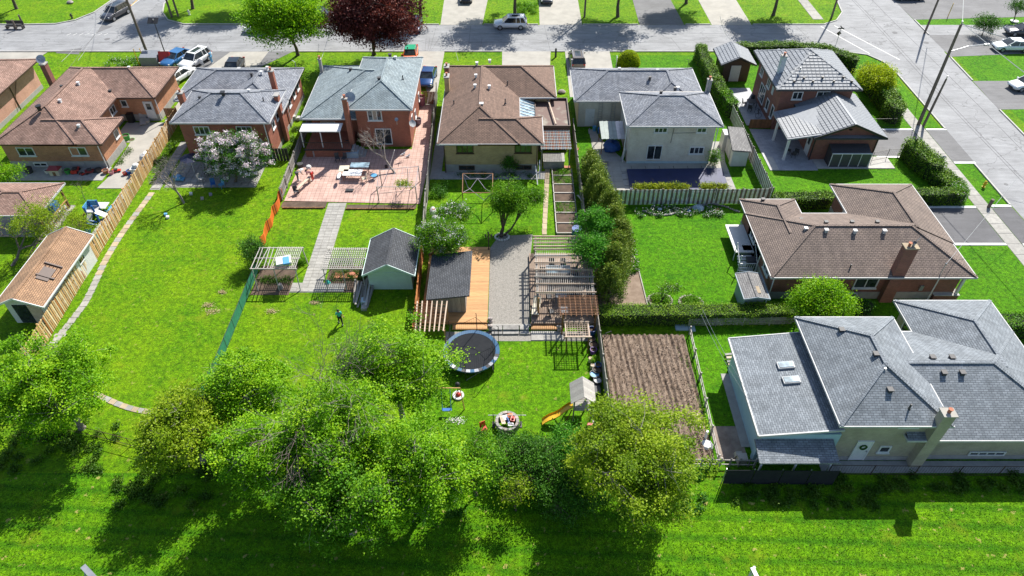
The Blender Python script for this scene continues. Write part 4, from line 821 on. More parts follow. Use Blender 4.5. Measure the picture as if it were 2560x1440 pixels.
wire_fence('chain_link_fence','thin black chain link fence and gate beside the asphalt drive of the corner house',[(37.5,62.1),(39.3,62.7),(42.5,62.6),(44.2,62.3)],1.1,'black',1.7)
wire_fence('chain_link_fence','black chain link fence from the garage to the end of the round hedge',[(37.9,68.9),(42.6,69.0)],1.1,'black',1.9)
wire_fence('chain_link_fence','rusty wire fence along the field behind the beige house',[(20.6,24.9),(29,24.8),(37,24.8)],1.1,'brown_trim',2.6)
wire_fence('wire_fence','rusty wire fence above the curved slab path at the field edge',[(-30.5,28.3),(-27.6,27.6),(-24,26.6),(-21,26.1)],.9,'brown_trim',2.4)
t=thing('snow_fence','sagging orange plastic snow fence beside the small lawn','fence',(-22.3,48)); b=B()
for i in range(10):
    y=48+i*.78; x=-22.35+.12*math.sin(i*1.9)
    y2=y+.78; x2=-22.35+.12*math.sin((i+1)*1.9); z=1.15-.12*(i%3); z2=1.15-.12*((i+1)%3)
    b.add([(x,y,.05),(x2,y2,.05),(x2,y2,z2),(x,y,z),(x-.02,y,.05),(x2-.02,y2,.05),(x2-.02,y2,z2),(x-.02,y,z)],[(0,1,2,3),(7,6,5,4),(3,2,6,7),(0,4,5,1)])
b.out('netting',M['orange'],t)
for i in range(4): b=B(); b.cyl((-22.3,48+i*2.5,0),.03,1.4,6); b.out('post',M['dark'],t)
# gates between houses
t=thing('garden_gate','brown wooden gate beside the blue parked car','gate',(-9.4,74.2)); 
for i in range(9): piece('board',t,(-10.3+i*.17,74.2,.05),(.15,.03,1.6),M['wood_br'])
t=thing('garden_gate','reddish timber gate between the two left brick houses','gate',(-38.4,70.4))
for i in range(7): piece('board',t,(-38.9+i*.19,70.5,.05),(.17,.03,1.5),M['wood_br'])
t=thing('garden_gate','low reddish board gate at the corner house patio','gate',(27.2,68.7))
for i in range(12): piece('board',t,(26.4+i*.2,68.75,.05),(.19,.03,1.1),M['wood_br'])
# ---------------- trees and plants ----------------
def leaves(name,C,size,m,parent,tint,up=.5,asp=.6,rs=None):
    rs=rs or rng; n=len(C); C=np.asarray(C,float)
    nr=rs.normal(size=(n,3)); nr[:,2]+=up*1.6; nr/=np.linalg.norm(nr,axis=1)[:,None]
    t=rs.normal(size=(n,3)); t-=nr*(t*nr).sum(1)[:,None]; t/=np.linalg.norm(t,axis=1)[:,None]; b_=np.cross(nr,t)
    L=size*rs.uniform(.6,1.35,n)[:,None]; W=L*asp; bend=nr*L*.18
    V=np.stack([C-t*L/2-bend,C+b_*W/2,C+t*L/2-bend,C-b_*W/2],1).reshape(-1,3)
    me=bpy.data.meshes.new(name); me.vertices.add(4*n); me.vertices.foreach_set('co',V.ravel()); me.loops.add(4*n); me.loops.foreach_set('vertex_index',np.arange(4*n))
    me.polygons.add(n); me.polygons.foreach_set('loop_start',np.arange(0,4*n,4)); me.polygons.foreach_set('loop_total',np.full(n,4))
    me.materials.append(M[m]); a=me.attributes.new('tint','FLOAT','FACE'); a.data.foreach_set('value',np.clip(tint,0,1).astype(np.float32)); me.update(calc_edges=True)
    return link(name,me,parent)
def lumpdir(n,rs,k=7):
    d=rs.normal(size=(n,3)); d/=np.linalg.norm(d,axis=1)[:,None]
    q=rs.normal(size=(k,3)); q/=np.linalg.norm(q,axis=1)[:,None]; a=np.clip(d@q.T,0,1)**6; return d,(a.max(1))
def clumps(n,rad,rs,inner=.45,lump=.3,flat=-.55,k=9):
    d,a=lumpdir(n*2,rs,k); d=d[d[:,2]>flat][:n] if (d[:,2]>flat).sum()>=n else d[:n]; a=a[:len(d)]
    r=(rs.uniform(inner**2,1,len(d))**.5)*(1-lump+lump*a*1.25)
    return d*r[:,None]*np.array(rad)
def crown(t,c,rad,ncl,per,lsize,m,cr=.5,rs=None,name='crown',up=.5,inner=.45,lump=.3,flat=-.6,asp=.6,flowers=None,hang=0):
    rs=rs or rng; cc=clumps(ncl,rad,rs,inner,lump,flat)+np.array(c); n=len(cc)
    tc=rs.uniform(.1,.75,n); P_=[];T_=[]
    for i in range(n):
        k=int(per*rs.uniform(.6,1.4)); s=cr*rs.uniform(.6,1.3); q=rs.normal(size=(k,3))*np.array([s,s,s*.55]); q[:,2]-=hang*(q[:,0]**2+q[:,1]**2)/s
        P_.append(cc[i]+q); T_.append(tc[i]+rs.normal(0,.16,k)+q[:,2]/s*.10)
    P_=np.concatenate(P_); T_=np.concatenate(T_); P_[:,2]=np.maximum(P_[:,2],t.location.z+.06)
    o=leaves(name,P_-np.array(origin(t)),lsize,m,t,T_,up,asp,rs)
    if flowers:
        fm,frac,fs=flowers; sel=rs.choice(len(cc),int(len(cc)*.8),replace=False); Q=[]
        for i in sel:
            k=int(per*frac*rs.uniform(.3,1.6)); q=rs.normal(size=(k,3))*cr*.5; q[:,2]=abs(q[:,2])*.8+cr*.15; Q.append(cc[i]+q)
        Q=np.concatenate(Q); leaves('blossom',Q-np.array(origin(t)),fs,fm,t,rs.uniform(0,1,len(Q)),up,.9,rs)
    return cc
def trunk(t,base,c,rad,cc,r0,bark,rs,limbs=6,twigs=.5,fork=.35,sub=True):
    b=B(); base=Vector(base); c=Vector(c); f=base.lerp(c,fork)+Vector((rs.normal(0,.1),rs.normal(0,.1),0))
    b.tube([base-Vector((0,0,.05)),base+Vector((0,0,.15)),base.lerp(f,.5)+Vector((rs.normal(0,.06),rs.normal(0,.06),0)),f],[r0*1.5,r0*1.1,r0*.9,r0*.75],9)
    lp=[]
    for i in range(limbs):
        a=2*PI*i/limbs+rs.uniform(-.4,.4); e=c+Vector((math.cos(a)*rad[0]*.65,math.sin(a)*rad[1]*.65,rad[2]*rs.uniform(-.1,.6)))
        if i==0: e=c+Vector((0,0,rad[2]*.8))
        m1=f.lerp(e,.4)+Vector((0,0,rad[2]*.18)); m2=f.lerp(e,.75)+Vector((rs.normal(0,.12)*rad[0]*.4,rs.normal(0,.12)*rad[0]*.4,rad[2]*.1))
        pts=[f,m1,m2,e]; b.tube(pts,[r0*.55,r0*.38,r0*.24,r0*.08],6); lp+=[(m1,r0*.25),(m2,r0*.18),(e,r0*.08),(m1.lerp(m2,.5),r0*.2),(m2.lerp(e,.5),r0*.13)]
    if len(cc):
        sel=[cc[i] for i in rs.choice(len(cc),int(len(cc)*twigs),replace=False)]; LP=np.array([tuple(p) for p,_ in lp])
        for q in sel:
            j=int(np.argmin(((LP-q)**2).sum(1))); p,r=lp[j]; q=Vector(q); mid=p.lerp(q,.5)+Vector((rs.normal(0,.12),rs.normal(0,.12),.12))
            b.tube([p,mid,q],[max(.018,r*.6),max(.013,r*.4),.008],4,caps=False)
            if sub:
                for _ in range(3): e=q+Vector(rs.normal(0,.35,3)); b.tube([q,e],[.01,.005],3,caps=False)
    return b.out('trunk',M[bark],t,smooth=True,uv=False)
TID=[0]
def tree(name,label,cpx,hc,rad,ncl,per,ls,m,base=None,r0=.14,bark='bark',cr=.45,cat='tree',group=None,limbs=6,twigs=.5,inner=.45,lump=.3,flat=-.55,world=None,flowers=None,up=.5,fork=.35,hang=0,asp=.6):
    TID[0]+=1; rs=np.random.default_rng(100+TID[0])
    c=world if world else G(cpx[0],cpx[1],hc); rad=rad if hasattr(rad,'__len__') else (rad,rad,rad*.8)
    bs=G(*base) if base and base[1]>-50 else (c[0],c[1],0)
    if base and len(base)==3: bs=tuple(base)
    t=thing(name,label,cat,(bs[0],bs[1],0),group=group)
    cc=crown(t,c,rad,ncl,per,ls,m,cr,rs,up=up,inner=inner,lump=lump,flat=flat,flowers=flowers,hang=hang,asp=asp)
    if r0: trunk(t,(bs[0],bs[1],0),c,rad,cc,r0,bark,rs,limbs,twigs,fork)
    return t
BG=dict(cr=.33,twigs=.8,r0=.2,bark='bark_pale',lump=.5,inner=.35,asp=.75,up=1.15)
tree('maple_tree','big bright green tree at the far left above the field',(130,965),4.6,(4.0,3.8,3.4),416,211,.132,'lf_bright',**BG)
tree('maple_tree','olive green tree behind the curved slab path, left of the pair',(460,1065),4.2,(2.8,2.8,2.8),239,201,.132,'lf_olive',**BG)
tree('maple_tree','rounded green tree at the foot of the green mesh fence',(612,975),4.4,(3.0,2.8,2.8),265,211,.132,'lf_bright',**BG)
tree('ash_tree','light green tree left of the trampoline with a crown over the lattice arbour',(985,925),5.4,(4.2,3.3,3.0),379,188,.132,'lf_bright',**BG)
tree('ash_tree','leafy tree with grey bare twigs showing in the middle of the big clump',(845,1075),6.0,(3.6,3.4,3.2),328,175,.132,'lf_bright',**BG)
tree('ash_tree','wide fresh green tree at the left front of the big clump',(680,1130),4.6,(3.3,3.2,3.0),290,201,.132,'lf_bright',**BG)
tree('ash_tree','green tree at the front of the big clump reaching furthest over the field',(850,1230),4.6,(3.8,3.0,3.2),328,201,.132,'lf_mid',**BG)
tree('ash_tree','green tree at the right front of the big clump beside the bright bush',(1045,1180),4.8,(3.3,3.2,3.2),303,201,.132,'lf_bright',**BG)
tree('box_elder','bright emerald bushy tree right of the big clump',(1185,1160),3.6,(1.8,1.8,2.2),110,80,.13,'lf_mid',r0=.1,cr=.36)
tree('young_tree','small yellow green sapling in front of the dark shrubs',(1290,1225),2.4,(1.0,1.0,1.2),32,40,.13,'lf_olive',r0=.05,cr=.28,limbs=4)
for i,(x,y,r,l) in enumerate(((1300,1150,2.0,'dark green shrub behind the fire pit, leftmost'),(1370,1160,2.2,'dark green shrub right of the fire pit at the back fence'),(1430,1125,1.9,'deep green shrub beside the swing frame'),(1420,1225,2.0,'low dark shrub in the shade left of the big olive tree'))):
    tree('shrub',l,(x,y),1.5,(r,r,1.6),150,110,.12,'lf_deep' if i!=2 else 'lf_emer',r0=.05,cr=.34,cat='shrub',group='shrubs along the field fence',flat=-.8,inner=.3)
tree('box_elder','large olive yellow tree over the tilled garden and field edge',(1585,1150),4.9,(4.0,3.9,3.6),416,211,.132,'lf_olive',**BG)
# bare branch sprays inside the big clump
def twigtree(name,label,base,c,rad,r0,bark,depth=5,seed=1,cat='tree',lv=None,spread=.6,up=.25):
    rs=np.random.default_rng(seed); b=B(); tips=[]
    def go(p,d,L,r,k):
        q=p+d*L; mid=p+d*L*.5+Vector(rs.normal(0,.04*L,3)); b.tube([p,mid,q],[r,r*.85,r*.7],5 if k>2 else 3,caps=False)
        if k==0: tips.append(q); return
        for _ in range(3 if k>1 else 2+int(rs.random()*2)):
            nd=(d+Vector(rs.normal(0,spread,3))+Vector((0,0,up*rs.random()))).normalized(); go(q,nd,L*rs.uniform(.62,.85),max(.007,r*.6),k-1)
    bp=Vector(base); d=(Vector(c)-bp).normalized(); t=thing(name,label,cat,tuple(bp)); L=(Vector(c)-bp).length*.55
    go(bp,d,L,r0,depth); b.out('trunk',M[bark],t,uv=False)
    if lv:
        n,m,s=lv; T_=np.array([tuple(q) for q in tips]); idx=rs.integers(0,len(T_),n); leaves('crown',T_[idx]+rs.normal(0,.18,(n,3))-np.array(origin(t)),s,m,t,rs.uniform(0,1,n),.5,.6,rs)
    return t
g0=G(800,1120); twigtree('dead_tree','grey leafless branches poking out of the big clump of trees',(g0[0],g0[1],0),G(800,1015,6.2),3,.09,'bark_mauve',6,5,spread=.38,up=.1)
twigtree('bare_tree','leafless pale twiggy tree at the top of the stepping stone path',G(460,508),G(425,452,2.4),2,.12,'bark_pale',6,11,spread=.55)
twigtree('bare_tree','dead twisted fruit tree on the pink tiled patio',G(988,434),G(945,372,2.2),2,.13,'bark_pale',5,14,spread=.55)
twigtree('plum_tree','mauve twigged tree with few leaves by the left gazebo',G(30,665),G(65,590,2.2),2.6,.14,'bark_mauve',6,21,lv=(7500,'lf_olive',.12),spread=.6)
twigtree('plum_tree','second mauve twigged tree beside the orange shingle garage',G(70,650),G(115,560,2.0),2.6,.12,'bark_mauve',6,22,lv=(6500,'lf_olive',.12),spread=.6)
twigtree('sapling','thin bare brown sapling on the left lawn',G(214,503),G(200,470,1.3),1,.03,'bark_mauve',4,3,spread=.35)
# street trees
tree('street_tree','fresh bright green maple on the verge near the purple tree',(712,40),6.0,(5.6,5.0,3.6),330,130,.25,'lf_bright',base=(745,138),r0=.22,cr=.62,lump=.4)
tree('purple_maple','large purple leaved maple beside the orange and green taxi',(930,38),6.2,(5.9,5.2,4.6),620,130,.25,'lf_purple',base=(935,137),r0=.28,cr=.6,lump=.3,inner=.4)
for i,(bx,by,h_,r,l) in enumerate(((1287,36,8.4,5.6,'street tree behind the white crossover'),(1544,42,7.6,5.6,'street tree left of the dark asphalt drive across the street'),(1933,38,7.2,5.4,'dense street tree at the corner lawn across the street'),(1052,46,7.0,3.2,'slim street tree left of the wide concrete drive'))):
    w=G(bx,by); tree('street_tree',l,None,h_,(r,r,3.6),170 if r>4 else 60,170,.27,'lf_mid',world=(w[0]+.2,w[1]+.8,h_),base=(w[0],w[1],0),r0=.24,cr=.5,lump=.5,flat=-.3,twigs=.9,group='trees along the far side of the street')
for i,(x,y,r,l) in enumerate(((-47,103,4.2,'street tree by the crossing street, left above the parked cars'),(-38,104.5,4.8,'green street tree behind the white parked sedan'),(-73,103,3.5,'tree whose trunk stands on the far left corner lawn'),(26,105,4.5,'tree above the dark drive at the top edge'),(-27,106,4.5,'green street tree behind the fresh green maple'))):
    tree('street_tree',l,None,7,(r,r*.9,2.8),110,170,.27,'lf_mid',world=(x,y,7),base=(x,y,0),r0=.22,cr=.5,lump=.5,flat=-.4,group='trees along the far side of the street')
# garden trees
tree('lilac_tree','round lilac in pale bloom behind the red brick back-split house',(588,388),2.9,(3.7,3.0,2.6),340,80,.13,'lf_deep',base=(590,455),r0=.12,cr=.34,flowers=('lf_lilac',.9,.15),flat=-.7)
tree('pear_tree','irregular green fruit tree on the lawn above the gravel',(1272,500),3.1,(1.9,1.6,2.1),150,110,.13,'lf_mid',base=(1253,592),r0=.2,cr=.34,lump=.45,fork=.25)
tree('pear_tree','right hand lobe of green fruit tree growing beside the main trunk',(1330,492),2.8,(1.2,1.1,1.0),60,65,.13,'lf_mid',base=(1262,590),r0=.1,cr=.32,lump=.4)
tree('apple_tree','white flowering tree shading the deck and the slanted shed roof',(1105,590),3.2,(2.4,1.9,1.5),200,110,.12,'lf_mid',base=(1075,640),r0=.14,cr=.33,flowers=('lf_white',.16,.09))
tree('apple_tree','upper white flowering tree beside the covered grey toys',(1135,535),2.7,(1.6,1.3,1.2),100,105,.12,'lf_mid',base=(1130,580),r0=.09,cr=.32,flowers=('lf_white',.2,.09))
tree('maple_tree','bright lime green ball of a tree between the taupe and pale grey roofs',(2055,765),3.0,(2.3,2.1,2.2),300,100,.14,'lf_bright',base=(2050,845),r0=.13,cr=.34,lump=.2)
tree('yellow_shrub','golden green loose shrub tree at the curved corner hedge',(2195,195),2.4,(2.3,2.1,1.6),190,80,.15,'lf_yellow',r0=.09,cr=.38,cat='shrub',lump=.35)
tree('shrub','dark upright shrub by the orange snow fence end',(632,630),1.5,(1.15,1.1,1.5),90,70,.11,'lf_deep',r0=.05,cr=.3,cat='shrub',flat=-.9)
tree('young_tree','small bright green tree at the left edge by the toy strewn house',(14,432),1.8,(1.7,1.5,1.2),70,55,.13,'lf_bright',r0=.06,cr=.3)
tree('lilac_tree','purple lilac by the driveway at the far right corner',(2468,60),1.6,(1.8,1.7,1.6),80,60,.15,'lf_deep',r0=.06,cr=.36,flowers=('lf_lilac',.12,.08),cat='shrub')
tree('fig_tree','leafy upright plant in front of the tan brick wall',(1273,410),1.1,(.75,.6,1.0),36,45,.12,'lf_deep',r0=.03,cr=.25,cat='shrub')
tree('rose_bush','white flowering bush at the cream house corner',(1787,392),1.1,(.6,.6,1.2),45,50,.10,'lf_mid',r0=.03,cr=.22,cat='shrub',flowers=('lf_white',.3,.07),flat=-.9)
tree('apple_tree','small leaning apple tree in the round stone edged bed',(1672,722),1.7,(1.1,.6,.45),30,50,.10,'lf_mid',base=(1643,765),r0=.06,cr=.24,flowers=('lf_white',.1,.06))
tree('vine','young grape leaves on the wire arbour at the patio edge',(1012,460),1.6,(.9,.6,.25),16,45,.12,'lf_olive',base=(990,470),r0=.03,cr=.25,cat='plant')
tree('vase_tree','dark vase shaped shrub beside a birdbath at the right edge',(2545,15),2.2,(1.2,1.2,1.0),40,50,.14,'lf_deep',base=(2535,52),r0=.08,cr=.3,cat='shrub')
# emerald trees and cedars over the grey fence
for i,(x,y,h_,r,l) in enumerate(((1488,560,3.9,1.45,'upper emerald green lilac bush beside the pergola'),(1480,625,3.7,1.6,'lower emerald green lilac bush touching the pergola slats'))):
    tree('lilac_tree',l,(x,y),h_,(r,r*.9,1.5),100,90,.15,'lf_emer',r0=.07,cr=.3,lump=.55)
def cedar(label,x,y,h_,r,m='lf_cedar',seed=1):
    rs=np.random.default_rng(seed); t=thing('cedar',label,'tree',(x,y,0),group='cedars in a row along the grey fence'); P_=[];T_=[]
    for i in range(int(135*h_/4)):
        z=rs.uniform(.1,1)**.8*h_; rr=r*(1-(z/h_)**2.6*.8)*rs.uniform(.6,1.08); a=rs.uniform(0,2*PI); c=np.array([rr*math.cos(a),rr*math.sin(a),z]); k=48; q=rs.normal(size=(k,3))*np.array([.16,.16,.24]); P_.append(c+q); T_.append(rs.uniform(.2,.7)+q[:,2]*.6+rs.normal(0,.12,k))
    leaves('crown',np.concatenate(P_),.14,m,t,np.concatenate(T_),.5,.5,rs); b=B(); b.tube([(0,0,0),(0,0,h_*.8)],[.12,.03],6); b.out('trunk',M['bark'],t,local=True)
CE=[(7.9,59.2,2.9,1.2),(7.8,57.5,3.3,1.25),(8.2,55.9,3.4,1.3),(7.9,54.1,3.8,1.3),(8.4,52.4,3.9,1.25),(8.8,50.6,4.4,1.3),(9.0,48.6,4.0,1.3),(9.3,46.6,4.2,1.25),(8.7,44.6,4.3,1.3),(8.2,42.7,4.6,1.35),(7.9,41.0,3.9,1.2)]
for i,c in enumerate(CE):
    cedar('olive green cedar in the row, '+('nearest the covered pool wall','second from the tan house','beside the raised beds','next to the end of the striped fence','behind the upper emerald bush','above the emerald bushes','right of the lower emerald bush','beside the planted bed','behind the pergola middle','above the soil bed corner','closest to the clipped hedge')[i],*c,seed=i+40)
# hedges: leafy clipped bodies
def hedge(label,pts,w,h_,m='lf_hedge',dens=230,name='hedge',ls=.10,cat='hedge',bulge=.06,seed=5,flowers=None):
    rs=np.random.default_rng(seed); t=thing(name,label,cat,(*pts[0],0)); b=B(); P_=[];U=[]
    for a,c in zip(pts,pts[1:]):
        a=np.array(a);c=np.array(c);d=c-a;L=np.linalg.norm(d);d=d/L;nn=np.array([-d[1],d[0]])
        b.bar((*a,h_*.46),(*c,h_*.46),w*.86,h_*.88)
        n=int(L*(w+2*h_)*dens); s=rs.uniform(-.02*L,L+.02,n); k=rs.uniform(0,w+2*h_,n); side=np.where(k<h_,-1,np.where(k>h_+w,1,0))
        wl=w*(1+.09*np.sin(s*1.7+seed)+.05*np.sin(s*4.1)); hh=h_*(1+.035*np.sin(s*1.1+seed)+.03*np.sin(s*3.3))
        off=np.where(side==0,(k-h_)-w/2,side*wl/2); z=np.where(side==-1,k,np.where(side==1,k-h_-w,h_)); z=np.where(side==0,hh,z*hh/h_)
        off=off*(1-.12*(z/h_)**3)
        q=a+np.outer(s,d)+np.outer(off,nn); q3=np.column_stack([q,z])+rs.normal(0,bulge,(n,3)); P_.append(q3); U.append(.38+.25*np.sin(s*2.3+off*3)*.5+rs.normal(0,.2,n))
    for a in pts: b.cyl((*a,0),w*.42,h_*.9,10)
    for a in (pts[0],pts[-1]):
        n=int(w*h_*dens*1.3+w*w*dens*.8); an=rs.uniform(0,2*PI,n); top=rs.random(n)<.3; rr=np.where(top,rs.uniform(0,1,n)**.5,1)*w/2; z=np.where(top,h_,rs.uniform(0,h_,n)); P_.append(np.column_stack([a[0]+rr*np.cos(an),a[1]+rr*np.sin(an),z])+rs.normal(0,bulge,(n,3))); U.append(rs.uniform(.1,.8,n))
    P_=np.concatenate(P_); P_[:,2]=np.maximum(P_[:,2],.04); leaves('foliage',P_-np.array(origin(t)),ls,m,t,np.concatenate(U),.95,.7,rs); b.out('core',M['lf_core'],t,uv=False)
    if flowers: n=int(len(P_)*flowers[1]); leaves('blossom',P_[rs.choice(len(P_),n)]+rs.normal(0,.04,(n,3))-np.array(origin(t)),.09,flowers[0],t,rs.uniform(0,1,n),.6,.9,rs)
    return t
hedge('tall clipped hedge running up from the round topped chimney to the brown shed',[(24.2,86.2),(24.2,80),(24.3,77.3),(24.4,74.2)],1.3,1.9,seed=1,ls=.14,dens=120)
hedge('low leafy vine hedge at the upper end of the striped fence',[(24.6,73.8),(24.9,71.5)],1.3,1.9,'lf_mid',seed=2,ls=.15,dens=120)
hedge('long clipped hedge along the street behind the silver grey roof',[(29.6,86.6),(36,86.8),(40.2,86.0),(42.6,83.0)],1.5,1.9,seed=3,ls=.14,dens=120)
hedge('thick rounded hedge curving down the side street to the utility pole',[(43.1,79.5),(43.3,76.5),(43.3,73),(42.9,70.5)],2.0,2.1,seed=4,ls=.14,dens=130)
hedge('tall square hedge block beside the chain link gate and sidewalk',[(41.6,62.8),(41.9,60.8),(42.3,59.2)],1.9,2.0,seed=6,ls=.13,dens=150)
hedge('lower hedge block joined to the tall square one',[(42.6,58.3),(43.1,56.6)],1.9,1.35,seed=7,ls=.13,dens=150)
hedge('hedge with pinkish blossom at the sidewalk corner',[(42.9,54.9),(43.3,56.2)],1.5,1.4,'lf_mid',seed=8,ls=.12,dens=150,flowers=('lf_lilac',.12))
hedge('clipped hedge right of the taupe roof under the corner lawn',[(37.4,54.9),(42.5,54.9)],1.2,1.4,seed=9,dens=150,ls=.12)
hedge('clipped hedge left of the taupe roof between striped fence and house',[(25.4,54.3),(30.3,54.4)],1.4,1.3,seed=10,dens=150,ls=.12)
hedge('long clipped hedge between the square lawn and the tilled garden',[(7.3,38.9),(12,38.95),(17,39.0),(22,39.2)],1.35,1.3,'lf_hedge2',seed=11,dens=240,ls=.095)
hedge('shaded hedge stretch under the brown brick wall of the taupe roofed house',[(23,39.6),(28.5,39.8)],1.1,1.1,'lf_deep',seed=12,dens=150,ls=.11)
hedge('green hedge at the right edge beside the pale grey roof',[(37.3,37.6),(43,37.6)],1.6,1.6,'lf_mid',seed=13,dens=150,ls=.12)
for i in range(13):
    x=12.1+i*.56 if i<9 else 18.5+(i-9)*.6
    tree('privet_shrub','yellow green shrub in the row above the striped fence, '+('leftmost','second from the left','third from the left','fourth from the left','fifth','sixth','seventh','eighth','last before the gap','first after the gap','second after the gap','third after the gap','rightmost')[i],None,1.5,(.36,.3,.34),16,60,.12,'lf_yellow2',world=(x,55.3,1.5),base=(x,55.3,0),r0=.04,cr=.17,cat='shrub',limbs=4,group='shrubs in a row above the striped fence')
t=thing('round_bush','clipped golden ball bush on the lawn beside the grey parked car','bush',G(1571,163)); rs=np.random.default_rng(9)
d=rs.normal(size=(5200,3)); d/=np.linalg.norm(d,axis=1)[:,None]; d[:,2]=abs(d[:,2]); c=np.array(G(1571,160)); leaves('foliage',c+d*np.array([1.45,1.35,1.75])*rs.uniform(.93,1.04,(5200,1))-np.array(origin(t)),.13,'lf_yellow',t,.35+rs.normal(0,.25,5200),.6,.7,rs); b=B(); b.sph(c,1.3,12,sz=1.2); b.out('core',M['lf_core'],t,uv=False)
# low plants
def patch(label,x0,y0,x1,y1,h_,m,n,ls=.10,name='plants',kind=None,flowers=None,ncl=40,seed=1,z=0):
    rs=np.random.default_rng(seed+77); cc=np.column_stack([rs.uniform(x0,x1,ncl),rs.uniform(y0,y1,ncl)]); idx=rs.integers(0,ncl,n); s=min(.35,(x1-x0+y1-y0)/8)
    P_=np.column_stack([cc[idx]+rs.normal(0,s*.5,(n,2)),np.abs(rs.normal(0,h_*.5,n))+.04+z]); t=thing(name,label,'plants',((x0+x1)/2,(y0+y1)/2,0))
    leaves('foliage',P_-np.array(origin(t)),ls,m,t,.2+.5*rs.random(ncl)[idx]+rs.normal(0,.12,n),.6,.55,rs)
    if flowers: k=n//8; leaves('blossom',P_[:k]+np.array([0,0,.08])-np.array(origin(t)),.09,flowers,t,rs.uniform(0,1,k),.8,.9,rs)
PL=[('rough weeds growing on the slope beside the red brick side wall',-24.2,63,-22.9,75,.25,'lf_weed',5200,.13),('perennials in the shaded bed below the striped fence',10.8,52.6,20.4,54.0,.3,'lf_deep',5500,.12),
('leafy perennials beside the cedars on the soil bed',9.6,44.2,10.9,49.8,.5,'lf_mid',3600,.15),('low box plants above the left slat arbour',-18.9,45.7,-17.9,46.3,.7,'lf_mid',1400,.09),('row of low plants above the right slat arbour',-15.8,45.8,-11.9,46.5,.28,'lf_mid',1900,.1),
('weeds growing under the left slat arbour',-21.4,43.3,-18.8,44.1,.16,'lf_weed',1300,.1),('weeds and strawberries under the right slat arbour',-15.4,43.7,-12.2,45,.15,'lf_weed',1800,.1),('garden plants along the left house wall and walk',-41.2,61,-40.5,64.6,.25,'lf_weed',900,.1),
('yellow weeds at the foot of the wood board fence',-37.0,60,-36.2,66,.3,'lf_weed',1600,.12),('green weeds along the weathered fence beside the lawn',-8.1,47,-7.6,56,.45,'lf_mid',2600,.12),('dark shrubs at the corner of the tan brick house',-7.8,55.7,-6.4,57.6,.7,'lf_deep',2300,.12),
('low dark plants along the tan brick wall',-5.5,59.1,2.6,59.8,.3,'lf_deep',1800,.1),('dense weeds along the field edge below the mud patch',14,22.6,23.5,24.8,.22,'lf_weed',6500,.13),('grassy weeds along the fence behind the beige house',23.5,23.6,37,24.9,.22,'lf_weed',6000,.13),
('rough undergrowth left of the olive tree at the field edge',-26,22.5,-19,27,.35,'lf_weed',8000,.14),('undergrowth beneath the big bright tree at the left',-34,25,-27,29,.3,'lf_weed',5000,.14),('undergrowth beneath the big clump of trees',-15,22,-3,26.5,.35,'lf_deep',8000,.14),('undergrowth under the large olive yellow tree',3,22,13,25.4,.3,'lf_deep',6000,.14),
('flowers in the front corner bed by the brick porch',34.9,41.5,36.2,42.9,.85,'lf_mid',500,.09),('garden shrub with blossom above the left brown roof',-52,84,-47.5,86.4,.4,'lf_mid',2200,.13),('green and yellow shrubs in a stone bed across the street',3.0-2.2,101,3.6,104.5,.6,'lf_mid',2600,.15)]
for i,p in enumerate(PL): patch(*p[:7],p[7],p[8],seed=i,flowers='lf_white' if i in (1,19) else 'lf_lilac' if i==2 else None)
for (px,py,r,l) in ((1650,752,.95,'round stone edged bed with the small apple tree'),(1727,757,.95,'round stone edged bed of low green plants')):
    c=G(px,py); t=thing('flower_bed',l,'flower bed',c); b=B(); b.cyl((c[0],c[1],0),r*.92,.06,20); b.out('soil',M['soil'],t)
    for i in range(22): a=2*PI*i/22; b=B(); b.sph((c[0]+r*math.cos(a),c[1]+r*.85*math.sin(a),.06),.13*random.uniform(.8,1.2),6,sz=.7); b.out('stone',M['stone_pale'],t)
    rs=np.random.default_rng(int(px)); q=rs.normal(size=(2600,3))*np.array([r*.42,r*.36,.22]); q[:,2]=abs(q[:,2])+.08; leaves('foliage',q,.1,'lf_mid',t,rs.uniform(.1,.9,2600),.6,.6,rs)
for i in range(46):
    px=1608+i*5.3; py=526+13*math.sin(i*.15+.2)-(4 if i>30 else 0)+random.uniform(-1,1); c=G(px,py); b=B(); b.sph((0,0,.08),.13*random.uniform(.7,1.2),7,sz=.7,sx=random.uniform(.8,1.3))
    solo(b,'border_stone',M['stone'],'rounded stone edging the shaded bed below the striped fence, '+('left stretch','middle stretch','right stretch')[i//16],'stone',c,group='stones edging the shaded perennial bed, '+('left','middle','right')[i//16],smooth=True)

# mown grass blades standing in the field and lawns
def blades(name,x0,y0,x1,y1,dens,size,seed):
    rs=np.random.default_rng(seed); n=int((x1-x0)*(y1-y0)*dens); P_=np.column_stack([rs.uniform(x0,x1,n),rs.uniform(y0,y1,n),rs.uniform(.0,.05,n)])
    t=.45+.22*np.sin(P_[:,1]*2.1+np.sin(P_[:,0]*.25)*1.5+P_[:,0]*.1)+.12*np.sin(P_[:,0]*.9)*np.sin(P_[:,1]*.7)+rs.normal(0,.2,n)
    o=leaves(name,P_,size,'tuft',None,t,.15,.5,rs); o['kind']='stuff'
blades('field_grass',-33,17.2,33,24.2,90,.09,1)

rs=np.random.default_rng(31); n=2600; P_=np.column_stack([rs.uniform(7.1,13.4,n),rs.uniform(25.9,37.2,n),rs.uniform(.14,.24,n)]); o=leaves('soil_clods',P_,.10,'lf_soil',None,rs.random(n),.4,.8,rs); o['kind']='stuff'
patch('few green weeds sprouting along the right edge of the tilled garden',13.0,30,13.5,35,.12,'lf_mid',420,.1,seed=91,ncl=9)
